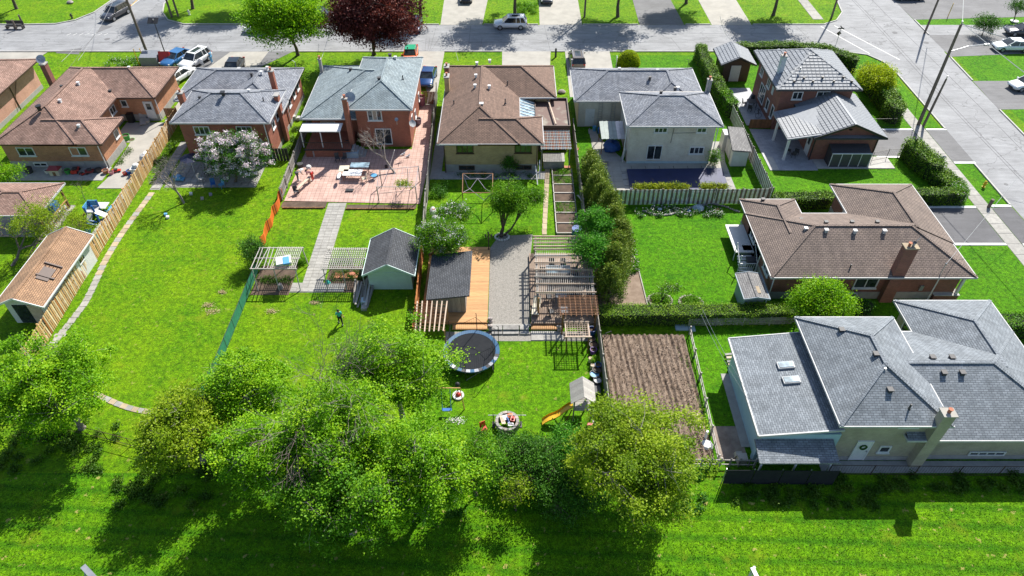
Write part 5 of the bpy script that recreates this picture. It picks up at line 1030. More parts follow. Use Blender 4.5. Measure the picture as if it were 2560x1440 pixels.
# ---------------- vehicles ----------------
def paint(name,c,metal=0):
    m,t,p,o=nt(name); p.inputs['Base Color'].default_value=(*c,1); p.inputs['Roughness'].default_value=.3; p.inputs['Metallic'].default_value=metal
    p.inputs['Coat Weight'].default_value=.6; p.inputs['Coat Roughness'].default_value=.05
    t.links.new(mix(t,ramp(t,noise(t,2,4),[(.4,0),(.7,.25)]),c,tuple(x*.8+.02 for x in c)),p.inputs['Base Color']); return m
PN={'white':paint('white car paint',(.78,.79,.80)),'black':paint('black car paint',(.012,.012,.016)),'grey':paint('charcoal car paint',(.07,.07,.085),.4),'blue':paint('deep blue car paint',(.015,.06,.20),.2),'lblue':paint('mid blue car paint',(.04,.17,.40),.3),'navy':paint('navy car paint',(.012,.03,.09),.2),'orange':paint('orange taxi paint',(.75,.14,.015)),'green':paint('green taxi paint',(.02,.33,.17)),'silver':paint('bronze grey car paint',(.12,.10,.09),.4)}
def car(label,x,y,rz,kind='sedan',col='white',cat='car',roof=None,rack=False,door_open=False,group=None):
    suv=kind=='suv'; L,W,H=(4.65,1.86,1.68) if suv else (4.6,1.82,1.42); bz=1.02 if suv else .9
    t=thing('parked_car' if 'driving' not in label else 'moving_car',label,cat,(x,y,.02),rz,group); P0=PN[col]
    st=[(-.5,.5,.78,.40),(-.485,.32,bz-.08,.455),(-.44,.26,bz,.49),(-.3,.24,bz+.02,.5),(0,.22,bz,.5),(.2,.22,bz-.01,.5),(.27,.22,bz-.03,.497),(.40,.24,bz-.13,.485),(.465,.28,bz-.2,.45),(.5,.42,bz-.34,.37)] if not suv else \
       [(-.5,.55,.9,.42),(-.49,.36,bz,.47),(-.44,.3,bz+.03,.495),(-.2,.27,bz+.02,.5),(.1,.27,bz,.5),(.26,.27,bz-.01,.5),(.40,.28,bz-.1,.49),(.465,.33,bz-.18,.46),(.5,.48,bz-.34,.38)]
    b=B(); n=10
    for (fx,zb,zt,fw) in st:
        w=fw*W; x_=fx*L; h_=zt-zb; b.v+=[(x_,-w*.75,zb),(x_,-w*.98,zb+h_*.22),(x_,-w,zb+h_*.6),(x_,-w*.95,zb+h_*.88),(x_,-w*.78,zt),(x_,w*.78,zt),(x_,w*.95,zb+h_*.88),(x_,w,zb+h_*.6),(x_,w*.98,zb+h_*.22),(x_,w*.75,zb)]
    for i in range(len(st)-1):
        for j in range(n): a=i*n+j; c=i*n+(j+1)%n; b.f.append((a,a+n,c+n,c)); b.mi.append(0)
    b.f.append(tuple(range(n))); b.f.append(tuple((len(st)-1)*n+j for j in range(n))[::-1]); b.mi+=[0,0]
    b.out('body',P0,t,smooth=True,local=True)
    if suv: q=(-.475,.24,-.40,.08)
    else: q=(-.40,.235,-.235,.06)
    X0,X1,X2,X3=[f*L for f in q]; wb,wt=W*.45,W*.37; z0=bz-.03; z1=H-.05
    F_={'windshield':[(X1,-wb,z0),(X1,wb,z0),(X3,wt,z1),(X3,-wt,z1)],'rear_window':[(X0,wb,z0),(X0,-wb,z0),(X2,-wt,z1),(X2,wt,z1)],'side_window':[(X0,-wb,z0),(X1,-wb,z0),(X3,-wt,z1),(X2,-wt,z1)],'side_window ':[(X1,wb,z0),(X0,wb,z0),(X2,wt,z1),(X3,wt,z1)]}
    for k,v in F_.items(): g=B(); g.face(v); g.out(k.strip(),M['glass'],t,local=True)
    r=B(); e=.04
    bot=[(X2-e,-wt-e*.5),(X3+e,-wt-e*.5),(X3+e,wt+e*.5),(X2-e,wt+e*.5)]; m1=[(a*.99+ (X2+X3)/2*.01,c_*.93) for a,c_ in bot]
    r.add([(a,c_,z1-.01) for a,c_ in bot]+[(a,c_,H) for a,c_ in m1],[(4,5,6,7),(0,1,5,4),(1,2,6,5),(2,3,7,6),(3,0,4,7)]); ro=r.out('roof',PN[roof] if roof else P0,t,local=True)
    pl=B()
    for s in (-1,1):
        pl.bar((X1,s*wb,z0),(X3,s*wt,z1),.07); pl.bar((X0,s*wb,z0),(X2,s*wt,z1),.1 if not suv else .16); xm=(X2+X3)/2-.05; pl.bar((xm,s*(wb+.005),z0),(xm,s*(wt+.005),z1),.07,.04)
        if suv: xm=X2+.55; pl.bar((xm-.1,s*(wb+.005),z0),(xm,s*(wt+.005),z1),.08,.04)
    pl.out('pillars',P0,t,local=True)
    if rack or suv:
        g=B(); g.box(X2+.5,-.35,H+.001,X3-.25,.35,H+.01); g.out('sunroof',M['glass'],ro,local=True)
        for s in (-1,1): g=B(); g.bar((X2+.2,s*(wt-.07),H+.04),(X3-.1,s*(wt-.07),H+.04),.04); g.out('roof_rail',M['steel'],ro,local=True)
    for fx in (-.31,.31):
        for s in (-1,1):
            g=B(); R_=.35 if suv else .32; c=Vector((fx*L,s*(W/2-.12),R_)); g.tube([c+Vector((0,-.12,0)),c+Vector((0,.12,0))],R_,16); w=g.out('wheel',M['black'],t,local=True)
            g=B(); g.tube([c+Vector((0,s*.121,0)),c+Vector((0,s*.13,0))],R_*.62,12); g.out('rim',M['steel'],w,local=True)
    for s in (-1,1):
        g=B(); g.cb((.462*L,s*W*.385,bz-.27),(.16,.30,.13),rz=-s*.45); g.out('headlight',M['lamp_glass'],t,local=True)
        g=B(); g.cb((-.49*L,s*W*.39,bz-.1),(.1,.26,.2),rz=s*.25); g.out('tail_light',M['red'],t,local=True)
        g=B(); g.cb((X1-.25,s*(W/2+.09),bz+.05),(.14,.18,.12)); g.out('wing_mirror',P0,t,local=True)
    g=B(); g.box(.497*L,-.35,.36,.506*L,.35,.5); g.out('grille',M['black'],t,local=True); g=B(); g.box(-.506*L,-.25,.5,-.501*L,.25,.62); g.out('number_plate',M['white'],t,local=True)
    if door_open: g=B(); g.cb((.35,W/2+.38,.72),(.06,.85,.72),rz=-.25); d=g.out('door',P0,t,local=True)
    return t
M['lamp_glass']=mat('lamp glass',(.6,.62,.62),(.5,.52,.52),6,.15)
def cp(px,py,z=.7): c=G(px,py,z); return c[0],c[1]
car('dark grey crossover driving out of the crossing street',*cp(288,30),R(-108),'suv','grey',rack=True)
car('white sedan parked beyond the green maple',*cp(650,66),R(183),'sedan','white')
car('dark hatchback parked between green and purple maples',*cp(800,38),R(0),'suv','black')
car('dark blue car parked right behind the purple maple',*cp(1037,58),R(-90),'sedan','navy')
car('white crossover parked facing left across the street',*cp(1276,57),R(180),'suv','white',rack=True)
car('orange and green taxi in the drive by the purple maple',*cp(1026,134),R(-88),'sedan','orange','taxi',roof='green')
car('deep blue sedan in the narrow drive beside the red brick house',*cp(1069,190),R(-94),'sedan','blue')
car('bronze grey crossover in the drive behind the cream house',*cp(1442,147),R(91),'suv','silver',rack=True)
car('mid blue sedan parked left of the white wagon',*cp(440,142),R(-112),'sedan','lblue')
car('white wagon with an open door beside a person in blue',*cp(487,148),R(-112),'suv','white',rack=True,door_open=True)
car('white hatchback half hidden by the orange brick house',*cp(447,185),R(70),'sedan','white')
car('black car whose roof shows over the slate roof',*cp(583,166),R(-90),'sedan','black')
car('white sedan parked on the right hand drive',*cp(2530,112),R(178),'sedan','white')
car('dark sedan parked behind the white sedan at right',*cp(2560,74),R(176),'sedan','grey')
car('white hatchback cut off by the right edge',*cp(2572,207),R(190),'sedan','white')
car('black car at the top edge on the left concrete drive',*cp(1166,-14),R(-90),'sedan','black')
car('grey car at the top edge on the second concrete drive',*cp(1366,-12),R(-90),'sedan','grey')
car('dark car at the top edge beyond the side street',*cp(2275,-14),R(0),'sedan','black')
# ---------------- people ----------------
def skin(name,verts,edges,rad,m,parent):
    me=bpy.data.meshes.new(name); me.from_pydata(verts,edges,[]); me.materials.append(m); o=link(name,me,parent)
    md=o.modifiers.new('skin','SKIN')
    if not me.skin_vertices: return o
    d=me.skin_vertices[0].data
    for i,r in enumerate(rad): d[i].radius=(r,r) if not hasattr(r,'__len__') else r
    d[0].use_root=True; md.use_smooth_shade=True
    s=o.modifiers.new('sub','SUBSURF'); s.levels=1; s.render_levels=1; return o
def person(label,x,y,rz,shirt,trousers,pose,hat=None,sc=1.0):
    "pose: dict of joints (local x right, y forward, z up)"
    t=thing('person',label,'person',(x,y,.0),rz); t.scale=(sc,)*3
    J=dict(pel=(0,0,.93),wai=(0,0,1.08),che=(0,0,1.30),nec=(0,0,1.47),hd=(0,.01,1.58),top=(0,.02,1.68),shL=(-.17,0,1.40),shR=(.17,0,1.40),elL=(-.22,-.02,1.13),elR=(.22,-.02,1.13),haL=(-.22,.1,.88),haR=(.22,.1,.88),hiL=(-.09,0,.90),hiR=(.09,0,.90),knL=(-.10,.02,.50),knR=(.10,.02,.50),anL=(-.10,-.02,.09),anR=(.10,-.02,.09),toL=(-.11,.14,.04),toR=(.11,.14,.04)); J.update(pose)
    K=list(J); ix={k:i for i,k in enumerate(K)}; RD=dict(pel=.13,wai=.12,che=.14,nec=.055,hd=.09,top=.07,shL=.06,shR=.06,elL=.042,elR=.042,haL=.03,haR=.03,hiL=.085,hiR=.085,knL=.058,knR=.058,anL=.04,anR=.04,toL=.035,toR=.035)
    E_=[('pel','wai'),('wai','che'),('che','nec'),('nec','hd'),('hd','top'),('che','shL'),('che','shR'),('shL','elL'),('elL','haL'),('shR','elR'),('elR','haR'),('pel','hiL'),('pel','hiR'),('hiL','knL'),('knL','anL'),('hiR','knR'),('knR','anR'),('anL','toL'),('anR','toR')]
    V=[J[k] for k in K]; rr=[RD[k] for k in K]; E=[(ix[a],ix[b_]) for a,b_ in E_]
    for s in 'LR':  # palm and five short fingers
        h_=Vector(J['ha'+s]); e=Vector(J['el'+s]); d=(h_-e).normalized(); sd=d.cross(Vector((0,1,.2))).normalized(); V.append(tuple(h_+d*.07)); rr.append(.03); p=len(V)-1; E.append((ix['ha'+s],p))
        for k in range(4): V.append(tuple(h_+d*(.145-.008*abs(k-1.5))+sd*(k-1.5)*.02)); rr.append(.009); E.append((p,len(V)-1))
        V.append(tuple(h_+d*.07+sd*.055)); rr.append(.01); E.append((ix['ha'+s],len(V)-1))
    skin('body',V,E,rr,M['skin'],t)
    def sub(name,ks,es,grow,m):
        vv=[J[k] for k in ks]; skin(name,vv,[(ks.index(a),ks.index(b_)) for a,b_ in es],[RD[k]+grow for k in ks],M[m],t)
    sub('shirt',['che','wai','pel','shL','shR','elL','elR'],[('che','wai'),('wai','pel'),('che','shL'),('che','shR'),('shL','elL'),('shR','elR')],.022,shirt)
    sub('trousers',['pel','hiL','hiR','knL','knR','anL','anR'],[('pel','hiL'),('pel','hiR'),('hiL','knL'),('knL','anL'),('hiR','knR'),('knR','anR')],.02,trousers)
    for s in 'LR': b=B(); a=Vector(J['an'+s]); e=Vector(J['to'+s]); b.bar(a+(a-e).normalized()*.06-Vector((0,0,.03)),e+(e-a).normalized()*.03,.1,.08); b.out('shoe',M['white' if trousers!='grey' else 'black'],t,local=True)
    hd=Vector(J['hd']); b=B(); b.sph(tuple(hd+Vector((0,-.02,.05))),.105,8,sz=1.0)
    if hat: b.cyl(tuple(hd+Vector((0,0,.06))),.2,.025,12)
    b.out('hat' if hat else 'hair',M[hat or 'hair'],t,smooth=True,local=True)
    b=B(); b.sph(tuple(hd+Vector((-.035,.088,.02))),.012,6); b.sph(tuple(hd+Vector((.035,.088,.02))),.012,6); b.out('eyes',M['black'],t,local=True); b=B(); b.sph(tuple(hd+Vector((0,.1,-.015))),.018,6); b.out('nose',M['skin'],t,local=True)
    return t
c=G(853,811); person('person in a teal top and black leggings walking on the lawn',c[0],c[1],R(20),'teal','black_cloth',dict(knL=(-.1,.16,.52),anL=(-.12,.22,.1),toL=(-.13,.38,.05),knR=(.1,-.02,.5),anR=(.11,-.22,.13),toR=(.11,-.07,.05),haL=(-.1,.24,1.12),elL=(-.26,.0,1.14),haR=(.3,-.12,.92)),sc=.97)
bend=dict(wai=(0,.06,1.03),che=(0,.32,1.12),nec=(0,.47,1.12),hd=(0,.56,1.10),top=(0,.66,1.10),shL=(-.17,.38,1.1),shR=(.17,.38,1.1),elL=(-.2,.44,.83),elR=(.2,.44,.83),haL=(-.1,.56,.62),haR=(.1,.56,.62),pel=(0,-.02,.9))
c=G(746,452); person('person in a white top bending over a timber on the pink patio',c[0],c[1],R(-60),'offwhite','grey_cloth',bend,hat='white')
c=G(783,452); person('person in a pink top and red shorts bending over the timber',c[0],c[1],R(70),'pink','red',bend)
c=G(531,158); person('person in a light blue outfit standing by the open car door',c[0],c[1],R(80),'lblue','lblue',dict(hd=(0,.06,1.57),top=(0,.1,1.66),haL=(-.15,.3,1.0),haR=(.15,.3,1.05)),sc=1.03)
# ---------------- poles, signs, wires ----------------
def pole(label,x,y,h_,r=.16,m='pole',lean=(0,0),lamp=None,arms=0,name='utility_pole',cat='utility pole'):
    t=thing(name,label,cat,(x,y,0)); tp=Vector((x+lean[0],y+lean[1],h_)); b=B(); b.tube([(x,y,-.05),Vector((x,y,0)).lerp(tp,.5),tp],[r,r*.85,r*.65],10); b.out('pole',M[m],t,smooth=True)
    b=B(); b.cyl(tuple(tp),.05,.3,6); b.cyl(tuple(tp+Vector((0,0,.25))),.09,.1,8); b.out('insulator',M['steel'],t)
    if lamp:
        dx,dy,z=lamp; b=B(); b.tube([(x,y,z),(x+dx*.5,y+dy*.5,z+.35),(x+dx,y+dy,z+.35)],.035,6); b.out('lamp_arm',M['steel'],t); b=B(); b.cb((x+dx*1.1,y+dy*1.1,z+.33),(.6,.25,.12),rz=math.atan2(dy,dx)); b.out('lamp_head',M['steel'],t)
    return t
pole('tall grey brown utility pole on the verge beside the side street',45.62,69.58,11.35,.2,lean=(-.15,.1),lamp=(3.6,.8,8.6))
pole('short stub pole strapped beside the tall utility pole',46.05,69.3,5.6,.15,lean=(.25,.1))
pole('leaning utility pole by the wood fence corner of the crossing',-47.6,87.25,11.5,.18,lean=(-.2,.1))
pole('thin dark pole carrying a black panel by the left crossing',-45.6,87.9,4.2,.07,'black',name='sign_pole',cat='pole')
b=B(); b.cb((0,0,0),(1.3,.9,.06),rx=.5); x=G(359,75,4.2); solo(b,'solar_panel',M['black'],'black rectangular panel on the thin pole at the crossing','panel',(-45.7,87.9,4.35))
for i,(px,py,l,h_) in enumerate(((430,43,'left pole of a pair on the lawn across the street',10),(446,41,'right pole of a pair on the lawn across the street',9),(1461,43,'slim pole by the drive across the street, top centre',10),(2078,46,'pole on the corner lawn beside the sidewalk, top right',10),(2311,84,'pole at the lawn strip beyond the side street',11))):
    c=G(px,py); pole(l,c[0],c[1],h_,.15,lean=(.3 if i==4 else 0,.5 if i==4 else 0))
t=thing('street_light','slender pale street light whose head pokes into the bottom left','street light',(G(232,1440,8.6)[0]+.8,8.6,0)); x=t.location.x; y=G(232,1440,8.6)[1]-.6; t.location.y=y
b=B(); b.tube([(x,y,0),(x,y,8.2)],[.1,.06],8); b.out('pole',M['steel'],t); b=B(); a=G(208,1416,9.0); b.bar(G(240,1450,8.8),a,.24,.16); b.out('lamp_head',M['steel'],t); b=B(); b.tube([(x,y,8.15),G(236,1447,8.75)],.05,6); b.tube([(x-.9,y+.1,8.4),G(210,1420,8.95)],.035,6); b.out('lamp_arm',M['steel'],t)
c=G(1886,1418,8.8); t=thing('street_light','top of a second pale street light at the bottom edge under the beige house','street light',(c[0],c[1],0)); b=B(); b.tube([(c[0],c[1],0),(c[0],c[1],8.8)],[.1,.07],8); b.out('pole',M['grey'],t); b=B(); b.bar((c[0]-.1,c[1],8.75),(c[0]+.1,c[1]-.8,8.7),.2,.12); b.out('lamp_head',M['steel'],t)
def wire(label,p,q,sag=.8,r=.018,m='wire',n=14):
    p=Vector(p); q=Vector(q); b=B(); b.tube([p.lerp(q,i/n)-Vector((0,0,4*sag*(i/n)*(1-i/n))) for i in range(n+1)],r,4,caps=False); b.v=[(a-p.x,c_-p.y,z-p.z) for a,c_,z in b.v]; return solo(b,'overhead_wire',M[m],label,'wire',tuple(p))
wire('pale thick wire from the tall utility pole to the upper far pole',(45.5,69.6,11.5),(60.5,99,11),.3,.035,'grey'); wire('pale thick wire from the tall utility pole over the right hand drives',(45.5,69.6,11.5),(47.6,44,11.3),.2,.035,'grey')
wire('wire from the tall utility pole leaving over the right hand lawn',(45.5,69.6,11.4),(60,60,10.5),.3,.03,'grey')
wire('service wire from the leaning pole to the far left brown roof',(-47.8,87.3,9),(-52,76.5,4.2),.5,.022,'grey'); wire('service wire from the leaning pole to the orange brick house',(-47.8,87.3,9),(-50.5,77.2,4.0),.4,.022,'grey')
wire('service wire crossing the street from the leaning pole',(-47.8,87.3,10),(-56,110,10),.6,.022,'grey'); wire('service wire from the street to the blue grey roofed house',(-22,98,8.5),(-21.9,76.3,4.6),.5,.022,'grey')
wire('thin service wire down to the tan bungalow ridge',G(1125,60,6),(-6.2,76.5,4.3),.3,.016,'grey'); wire('service wire falling to the brown garden shed corner',G(1800,40,7),(27.2,83.9,3.5),.5,.022,'grey')
wire('pair of thin cables over the mud patch to the pale roof, upper',(13.0,33.6,6.5),(16,28.5,3.1),.3,.014,'grey'); wire('pair of thin cables over the mud patch to the pale roof, lower',(12.8,33.2,6.5),(15.8,28.1,3.1),.3,.014,'grey')
wire('service wire from the street to the taupe roof mast',(48,54.5,8),(34,41.1,4.1),.5,.016,'grey')
def post(label,px,py,h_,r,m,name='marker_post',cat='post',cap=None):
    c=G(px,py); b=B(); b.cyl((0,0,0),r,h_,8); 
    if cap: b.sph((0,0,h_),r*1.25,8)
    return solo(b,name,M[m],label,cat,c)
post('yellow marker post left of the leaning pole',349,164,2.2,.05,'yellow'); post('yellow guy wire guard beside the leaning pole',362,157,1.9,.05,'yellow'); post('yellow marker post on the lawn strip at the top right',2369,43,2.0,.05,'yellow')
post('squat wooden bollard beside the sidewalk in the verge',2471,519,.95,.16,'pole','bollard','bollard'); post('dark post at the drive mouth behind the tan house',1389,143,1.2,.13,'dark')
for l,px,py,m in (('yellow fire hydrant on the verge near the hedge',2458,468,'yellow'),('dark hydrant on the far left corner lawn',181,46,'dark'),('pale hydrant on the lawn left of the green maple',474,37,'offwhite')):
    c=G(px,py); t=thing('fire_hydrant',l,'hydrant',c); b=B(); b.cyl((0,0,0),.16,.08,10); b.cyl((0,0,.08),.11,.5,10); b.sph((0,0,.6),.14,8); b.out('barrel',M[m],t,local=True,smooth=True); b=B(); b.tube([(-.22,0,.42),(.22,0,.42)],.055,8); b.tube([(0,-.2,.38),(0,.0,.38)],.07,8); b.out('nozzle',M[m],t,local=True)
t=thing('street_sign','crossed street name blades on a thin post at the corner','street sign',G(2087,120)); b=B(); b.cyl((0,0,0),.035,2.6,6); b.out('post',M['steel'],t,local=True); b=B(); b.cb((0,0,2.65),(.8,.03,.16)); b.out('sign_blade',M['dark'],t,local=True); b=B(); b.cb((0,0,2.82),(.03,.8,.16)); b.out('sign_blade',M['dark'],t,local=True); b=B(); b.cb((-.08,0,2.0),(.45,.03,.45),ry=.78); b.out('stop_plate',M['brown_trim'],t,local=True)
t=thing('yard_sign','small white board on a post left of the golden ball bush','sign',G(1540,168)); b=B(); b.box(-.03,-.03,0,.03,.03,1.5); b.out('post',M['white'],t,local=True); b=B(); b.cb((0,0,1.15),(.06,.55,.55)); b.out('board',M['white'],t,local=True)
for i,(px,py,l) in enumerate(((268,98,'round manhole cover near the dark crossover'),(2237,82,'round manhole cover in the side street, upper'),(2315,107,'round manhole cover near the right kerb'),(2515,461,'small utility cover low in the side street'))):
    c=G(px,py); b=B(); b.cyl((0,0,.014),.36 if i<3 else .2,.008,18); solo(b,'manhole_cover',M['drive'],l,'manhole cover',c)
for i,(px,py,l) in enumerate(((176,8,'pale boulder on the far left corner lawn'),(1404,232,'boulder-like rock at the foot of the narrow verge'))):
    b=B(); b.sph((0,0,.15),.4,8,sz=.6,sx=1.3); solo(b,'boulder',M['stone_pale'],l,'rock',G(px,py),smooth=True)
# ---------------- yard things ----------------
def deck(label,x0,x1,y0,y1,z,m='wood_or',pw=.14):
    t=thing('deck',label,'deck',((x0+x1)/2,(y0+y1)/2,0)); b=B(); b.box(x0+.04,y0+.04,.0,x1-.04,y1-.04,z-.04); b.out('frame',M['wood_br'],t)
    n=int((y1-y0)/(pw+.012))
    for i in range(n): piece('plank',t,((x0+x1)/2,y0+(i+.5)*(pw+.012),z-.035),(x1-x0,pw,.035),M[m],rz=random.uniform(-.001,.001))
    b=B(); b.box(x0-.03,y0-.04,.05,x1+.03,y0-.001,z-.02); b.out('fascia',M[m],t); return t
deck('orange plank deck carrying the slanted roof shed',-7.25,-1.95,38.5,47.9,.3); deck('low orange deck step below the shed',-4.7,-1.95,37.9,38.4,.16)
deck('brown plank deck under the big slatted pergola',1.5,6.55,38.4,47.0,.3,'wood_pg'); deck('low deck step below the big pergola',1.5,4.0,37.9,38.33,.16)
t=thing('pergola','big weathered slatted pergola over the patio furniture','pergola',(4.1,43,0))
for y in (612,636,662,690,716,765,822,878,935,992,1060):
    c=G(1000+1100/3.2,400+y/3.2,2.55)[1]; piece('rafter',t,(4.2,c,2.5),(4.8,.055,.13),M['wood_gw' if y%2 else 'wood_pale'],rz=random.uniform(-.006,.006))
for i in range(30): piece('lath',t,(1.95+i*.155,43.05,2.42),(.035,7.3,.03),M['wood_gw'],rz=random.uniform(-.003,.003))
for x in (2.0,6.35):
    for y in (39.5,43.1,46.5): piece('post',t,(x,y,.3),(.12,.12,2.15),M['wood_gr'])
    piece('beam',t,(x,43,2.28),(.07,7.4,.13),M['wood_gr'])
t=thing('pergola','dark brown slatted awning joined to the front of the big pergola','pergola',(4.9,38,0))
for i in range(8): piece('rafter',t,(3.7+i*.4,38.3,2.25),(.06,2.3,.12),M['wood_br'])
for i in range(13): piece('lath',t,(5.1,37.25+i*.17,2.38),(3.1,.03,.03),M['wood_br'])
for x in (2.1,3.9,6.4): piece('post',t,(x,39.2 if x<3 else 37.4,.1),(.13,.13,2.2),M['wood_or' if x<3 else 'wood_br'])
t=thing('trellis_frame','small pale frame with crossed canes at the pergola corner','trellis',(4.9,36.2,0))
for x in (4.05,5.8): piece('frame_side',t,(x,36.2,1.78),(.09,1.75,.08),M['wood_pale'])
for y in (35.4,37.0): piece('frame_end',t,(4.93,y,1.86),(2.0,.08,.07),M['wood_pale'])
for i in range(9): piece('cane',t,(4.2+i*.19,36.2,1.8),(.025,1.6,.025),M['wood_pale'])
for i in range(7): piece('cane',t,(4.93,35.55+i*.22,1.83),(1.7,.025,.025),M['wood_pale'])
for x in (4.1,5.75):
    for y in (35.45,36.95): piece('leg',t,(x,y,0),(.06,.06,1.8),M['wood_br'])
t=thing('lattice_arbour','raw timber arbour with leaning rafters half under the light green tree','arbour',(-6.3,37.4,0))
for i in range(7): piece('rafter',t,(-7.3+i*.37,37.3,2.12+.02*i),(.09,3.3,.06),M['wood_pale'],rz=.05-.012*i)
for i in range(9):
    b=B(); b.bar((-7.4,36+i*.33,2.2),(-5.0,35.8+i*.36+random.uniform(-.3,.3),2.22),.022); b.out('cane',M['wood_br'],t)
for x,y in ((-7.3,35.8),(-5.05,35.8),(-7.35,38.8),(-5.1,38.8)): piece('post',t,(x,y,0),(.1,.1,2.15),M['wood_or'])
def slat_arbour(label,x0,x1,y0,y1,h_,n,sparse=0):
    t=thing('slat_arbour',label,'arbour',((x0+x1)/2,(y0+y1)/2,0))
    for i in range(n):
        x=x0+(x1-x0)*(i+.5)/n; s=i/n<sparse
        if s and i%2: continue
        piece('slat',t,(x,(y0+y1)/2,h_),(.055,y1-y0,.045),M['wood_gw'],rz=random.uniform(-.09,.09) if s else random.uniform(-.015,.015))
    for y in (y0+.06,(y0+y1)/2,y1-.06): piece('beam',t,((x0+x1)/2,y,h_-.08),(x1-x0+.1,.07,.08),M['wood_gw'])
    for i in range(5 if sparse else 9): piece('batten',t,(x0+(x1-x0)*(.72 if sparse else .5),y0+.2+i*(y1-y0-.3)/(5 if sparse else 9),h_+.05),((x1-x0)*(.5 if sparse else .98),.03,.03),M['wood_gw'])
    for x in (x0+.1,(x0+x1)/2,x1-.1):
        for y,dy in ((y0+.1,-.5),(y1-.1,.1)): b=B(); b.bar((x,y,h_),(x+.15,y+dy,0),.07); b.out('leg',M['wood_gw'],t)
slat_arbour('left weathered slat arbour with loose poles and a bag on top',-21.5,-17.75,42.8,45.6,2.1,24,.4)
slat_arbour('right weathered slat arbour beside the mint sided shed',-15.65,-12.3,42.8,45.5,2.1,19)
b=B(); b.cb((0,0,.1),(1.2,1.0,.2),rz=.3); b.cb((.25,-.1,.16),(.5,.9,.16),rz=.3,m=1); solo(b,'bag',[M['offwhite'],M['lblue']],'white and turquoise sack lying on the left slat arbour','bag',(-18.9,43.6,2.22),smooth=True)
# grape frame on patio, hanging frame on lawn
t=thing('grape_trellis','bare pole and wire vine frame at the patio corner','frame',(-11.5,56,0))
for px,py in ((948,507),(1043,507),(955,465),(1050,455)): c=G(px,py); piece('post',t,c,(.08,.08,1.9),M['wood_gr'])
b=B(); A_=[G(948,507),G(1043,507),G(1050,455),G(955,465)]
for i in range(4): a=Vector(A_[i])+Vector((0,0,1.85)); c=Vector(A_[(i+1)%4])+Vector((0,0,1.85)); b.bar(a,c,.04); b.bar(a-Vector((0,0,.6)),c-Vector((0,0,.6)),.02)
for k in range(1,5): b.bar(Vector(A_[0]).lerp(Vector(A_[1]),k/5)+Vector((0,0,1.85)),Vector(A_[3]).lerp(Vector(A_[2]),k/5)+Vector((0,0,1.85)),.02)
b.out('wires',M['steel'],t); b=B(); b.bar(G(970,430,0),(-11.6,59.5,3.0),.05); b.bar(G(1020,462,0),(-10.2,57.5,2.2),.05); b.out('pole',M['white'],t)
t=thing('rope_frame','wooden four post frame hung with looping ropes on the lawn','frame',(-2.8,55.5,0))
Q=[G(1157,434,2.2),G(1232,434,2.2),G(1231,482,2.2),G(1156,482,2.2)]
for q in Q: piece('post',t,(q[0],q[1],0),(.07,.07,2.2),M['wood_br'])
for i in range(4): b=B(); b.bar(Q[i],Q[(i+1)%4],.06); b.out('rail',M['wood_br'],t)
mid=Vector(G(1194,446,2.3)); b=B()
for q in Q: b.tube([q,Vector(q).lerp(mid,.5)-Vector((0,0,.35)),mid],.025,5)
b.tube([Q[0],(Q[0][0]+.5,Q[0][1]-1,1.3),(Q[2][0]-.8,Q[2][1]+.2,1.2),Q[2]],.03,5); b.out('rope',M['mauve'],t)
# trampoline
cx,cy=-3.05,34.9; t=thing('trampoline','round black trampoline with blue pad and net poles','trampoline',(cx,cy,0)); n=40; r1,r0=2.12,1.82
b=B(); b.cyl((cx,cy,.86),r0,.02,n); b.out('jump_mat',M['mesh_black'],t)
b=B(); 
for i in range(n):
    a=2*PI*i/n; q=2*PI*(i+1)/n; P4=[(cx+r0*math.cos(a),cy+r0*math.sin(a),.9),(cx+r0*math.cos(q),cy+r0*math.sin(q),.9),(cx+r1*math.cos(q),cy+r1*math.sin(q),.93),(cx+r1*math.cos(a),cy+r1*math.sin(a),.93)]
    b.face(P4[::-1],(1+i%2) if (a>3.4 and i%3) else 0); b.face([(x,y,z-.05) for x,y,z in P4]); b.face([P4[3],P4[2],(P4[2][0],P4[2][1],.82),(P4[3][0],P4[3][1],.82)],0)
b.out('pad',[M['tramp_blue'],M['dark'],M['steel']],t)
for i in range(6):
    a=2*PI*(i+.35)/6; x,y=cx+(r1+.05)*math.cos(a),cy+(r1+.05)*math.sin(a); b=B(); b.tube([(x,y,0),(x,y,2.7),(cx+(r1-.1)*math.cos(a),cy+(r1-.1)*math.sin(a),2.85)],.028,6); b.out('net_pole',M['black'],t)
    b=B(); b.tube([(x,y,.05),(cx+(r1-.5)*math.cos(a+.4),cy+(r1-.5)*math.sin(a+.4),.06),(cx+r1*math.cos(a+.5),cy+r1*math.sin(a+.5),.8)],.03,5); b.out('leg',M['steel'],t)
b=B(); N_=6
tops=[(cx+(r0+.1)*math.cos(2*PI*(i+.35)/6),cy+(r0+.1)*math.sin(2*PI*(i+.35)/6),2.55) for i in range(6)]
for i in range(6):
    a=Vector(tops[i]); c=Vector(tops[(i+1)%6]); b.tube([a,a.lerp(c,.5)-Vector((0,0,.25)),c],.018,4,caps=False)
    for k in range(12): q=a.lerp(c,k/12); q.z-=.25*4*(k/12)*(1-k/12); an=math.atan2(q.y-cy,q.x-cx); b.tube([q,(cx+r0*math.cos(an),cy+r0*math.sin(an),.93)],.005,3,caps=False)
b.out('net',M['mesh_black'],t)
# punching ball
t=thing('punching_ball','black ball on a stand with a red and white base by the trampoline','punching ball',G(1146,990)); b=B(); b.cyl((0,0,0),.42,.14,14); b.out('base',M['offwhite'],t,local=True); b=B(); b.cyl((0,0,.14),.22,.2,12,.12); b.out('collar',M['red'],t,local=True); b=B(); b.cyl((0,0,.3),.035,.95,6); b.out('pole',M['black'],t,local=True); b=B(); b.sph((0,0,1.3),.2,10); b.out('ball',M['black'],t,local=True,smooth=True)
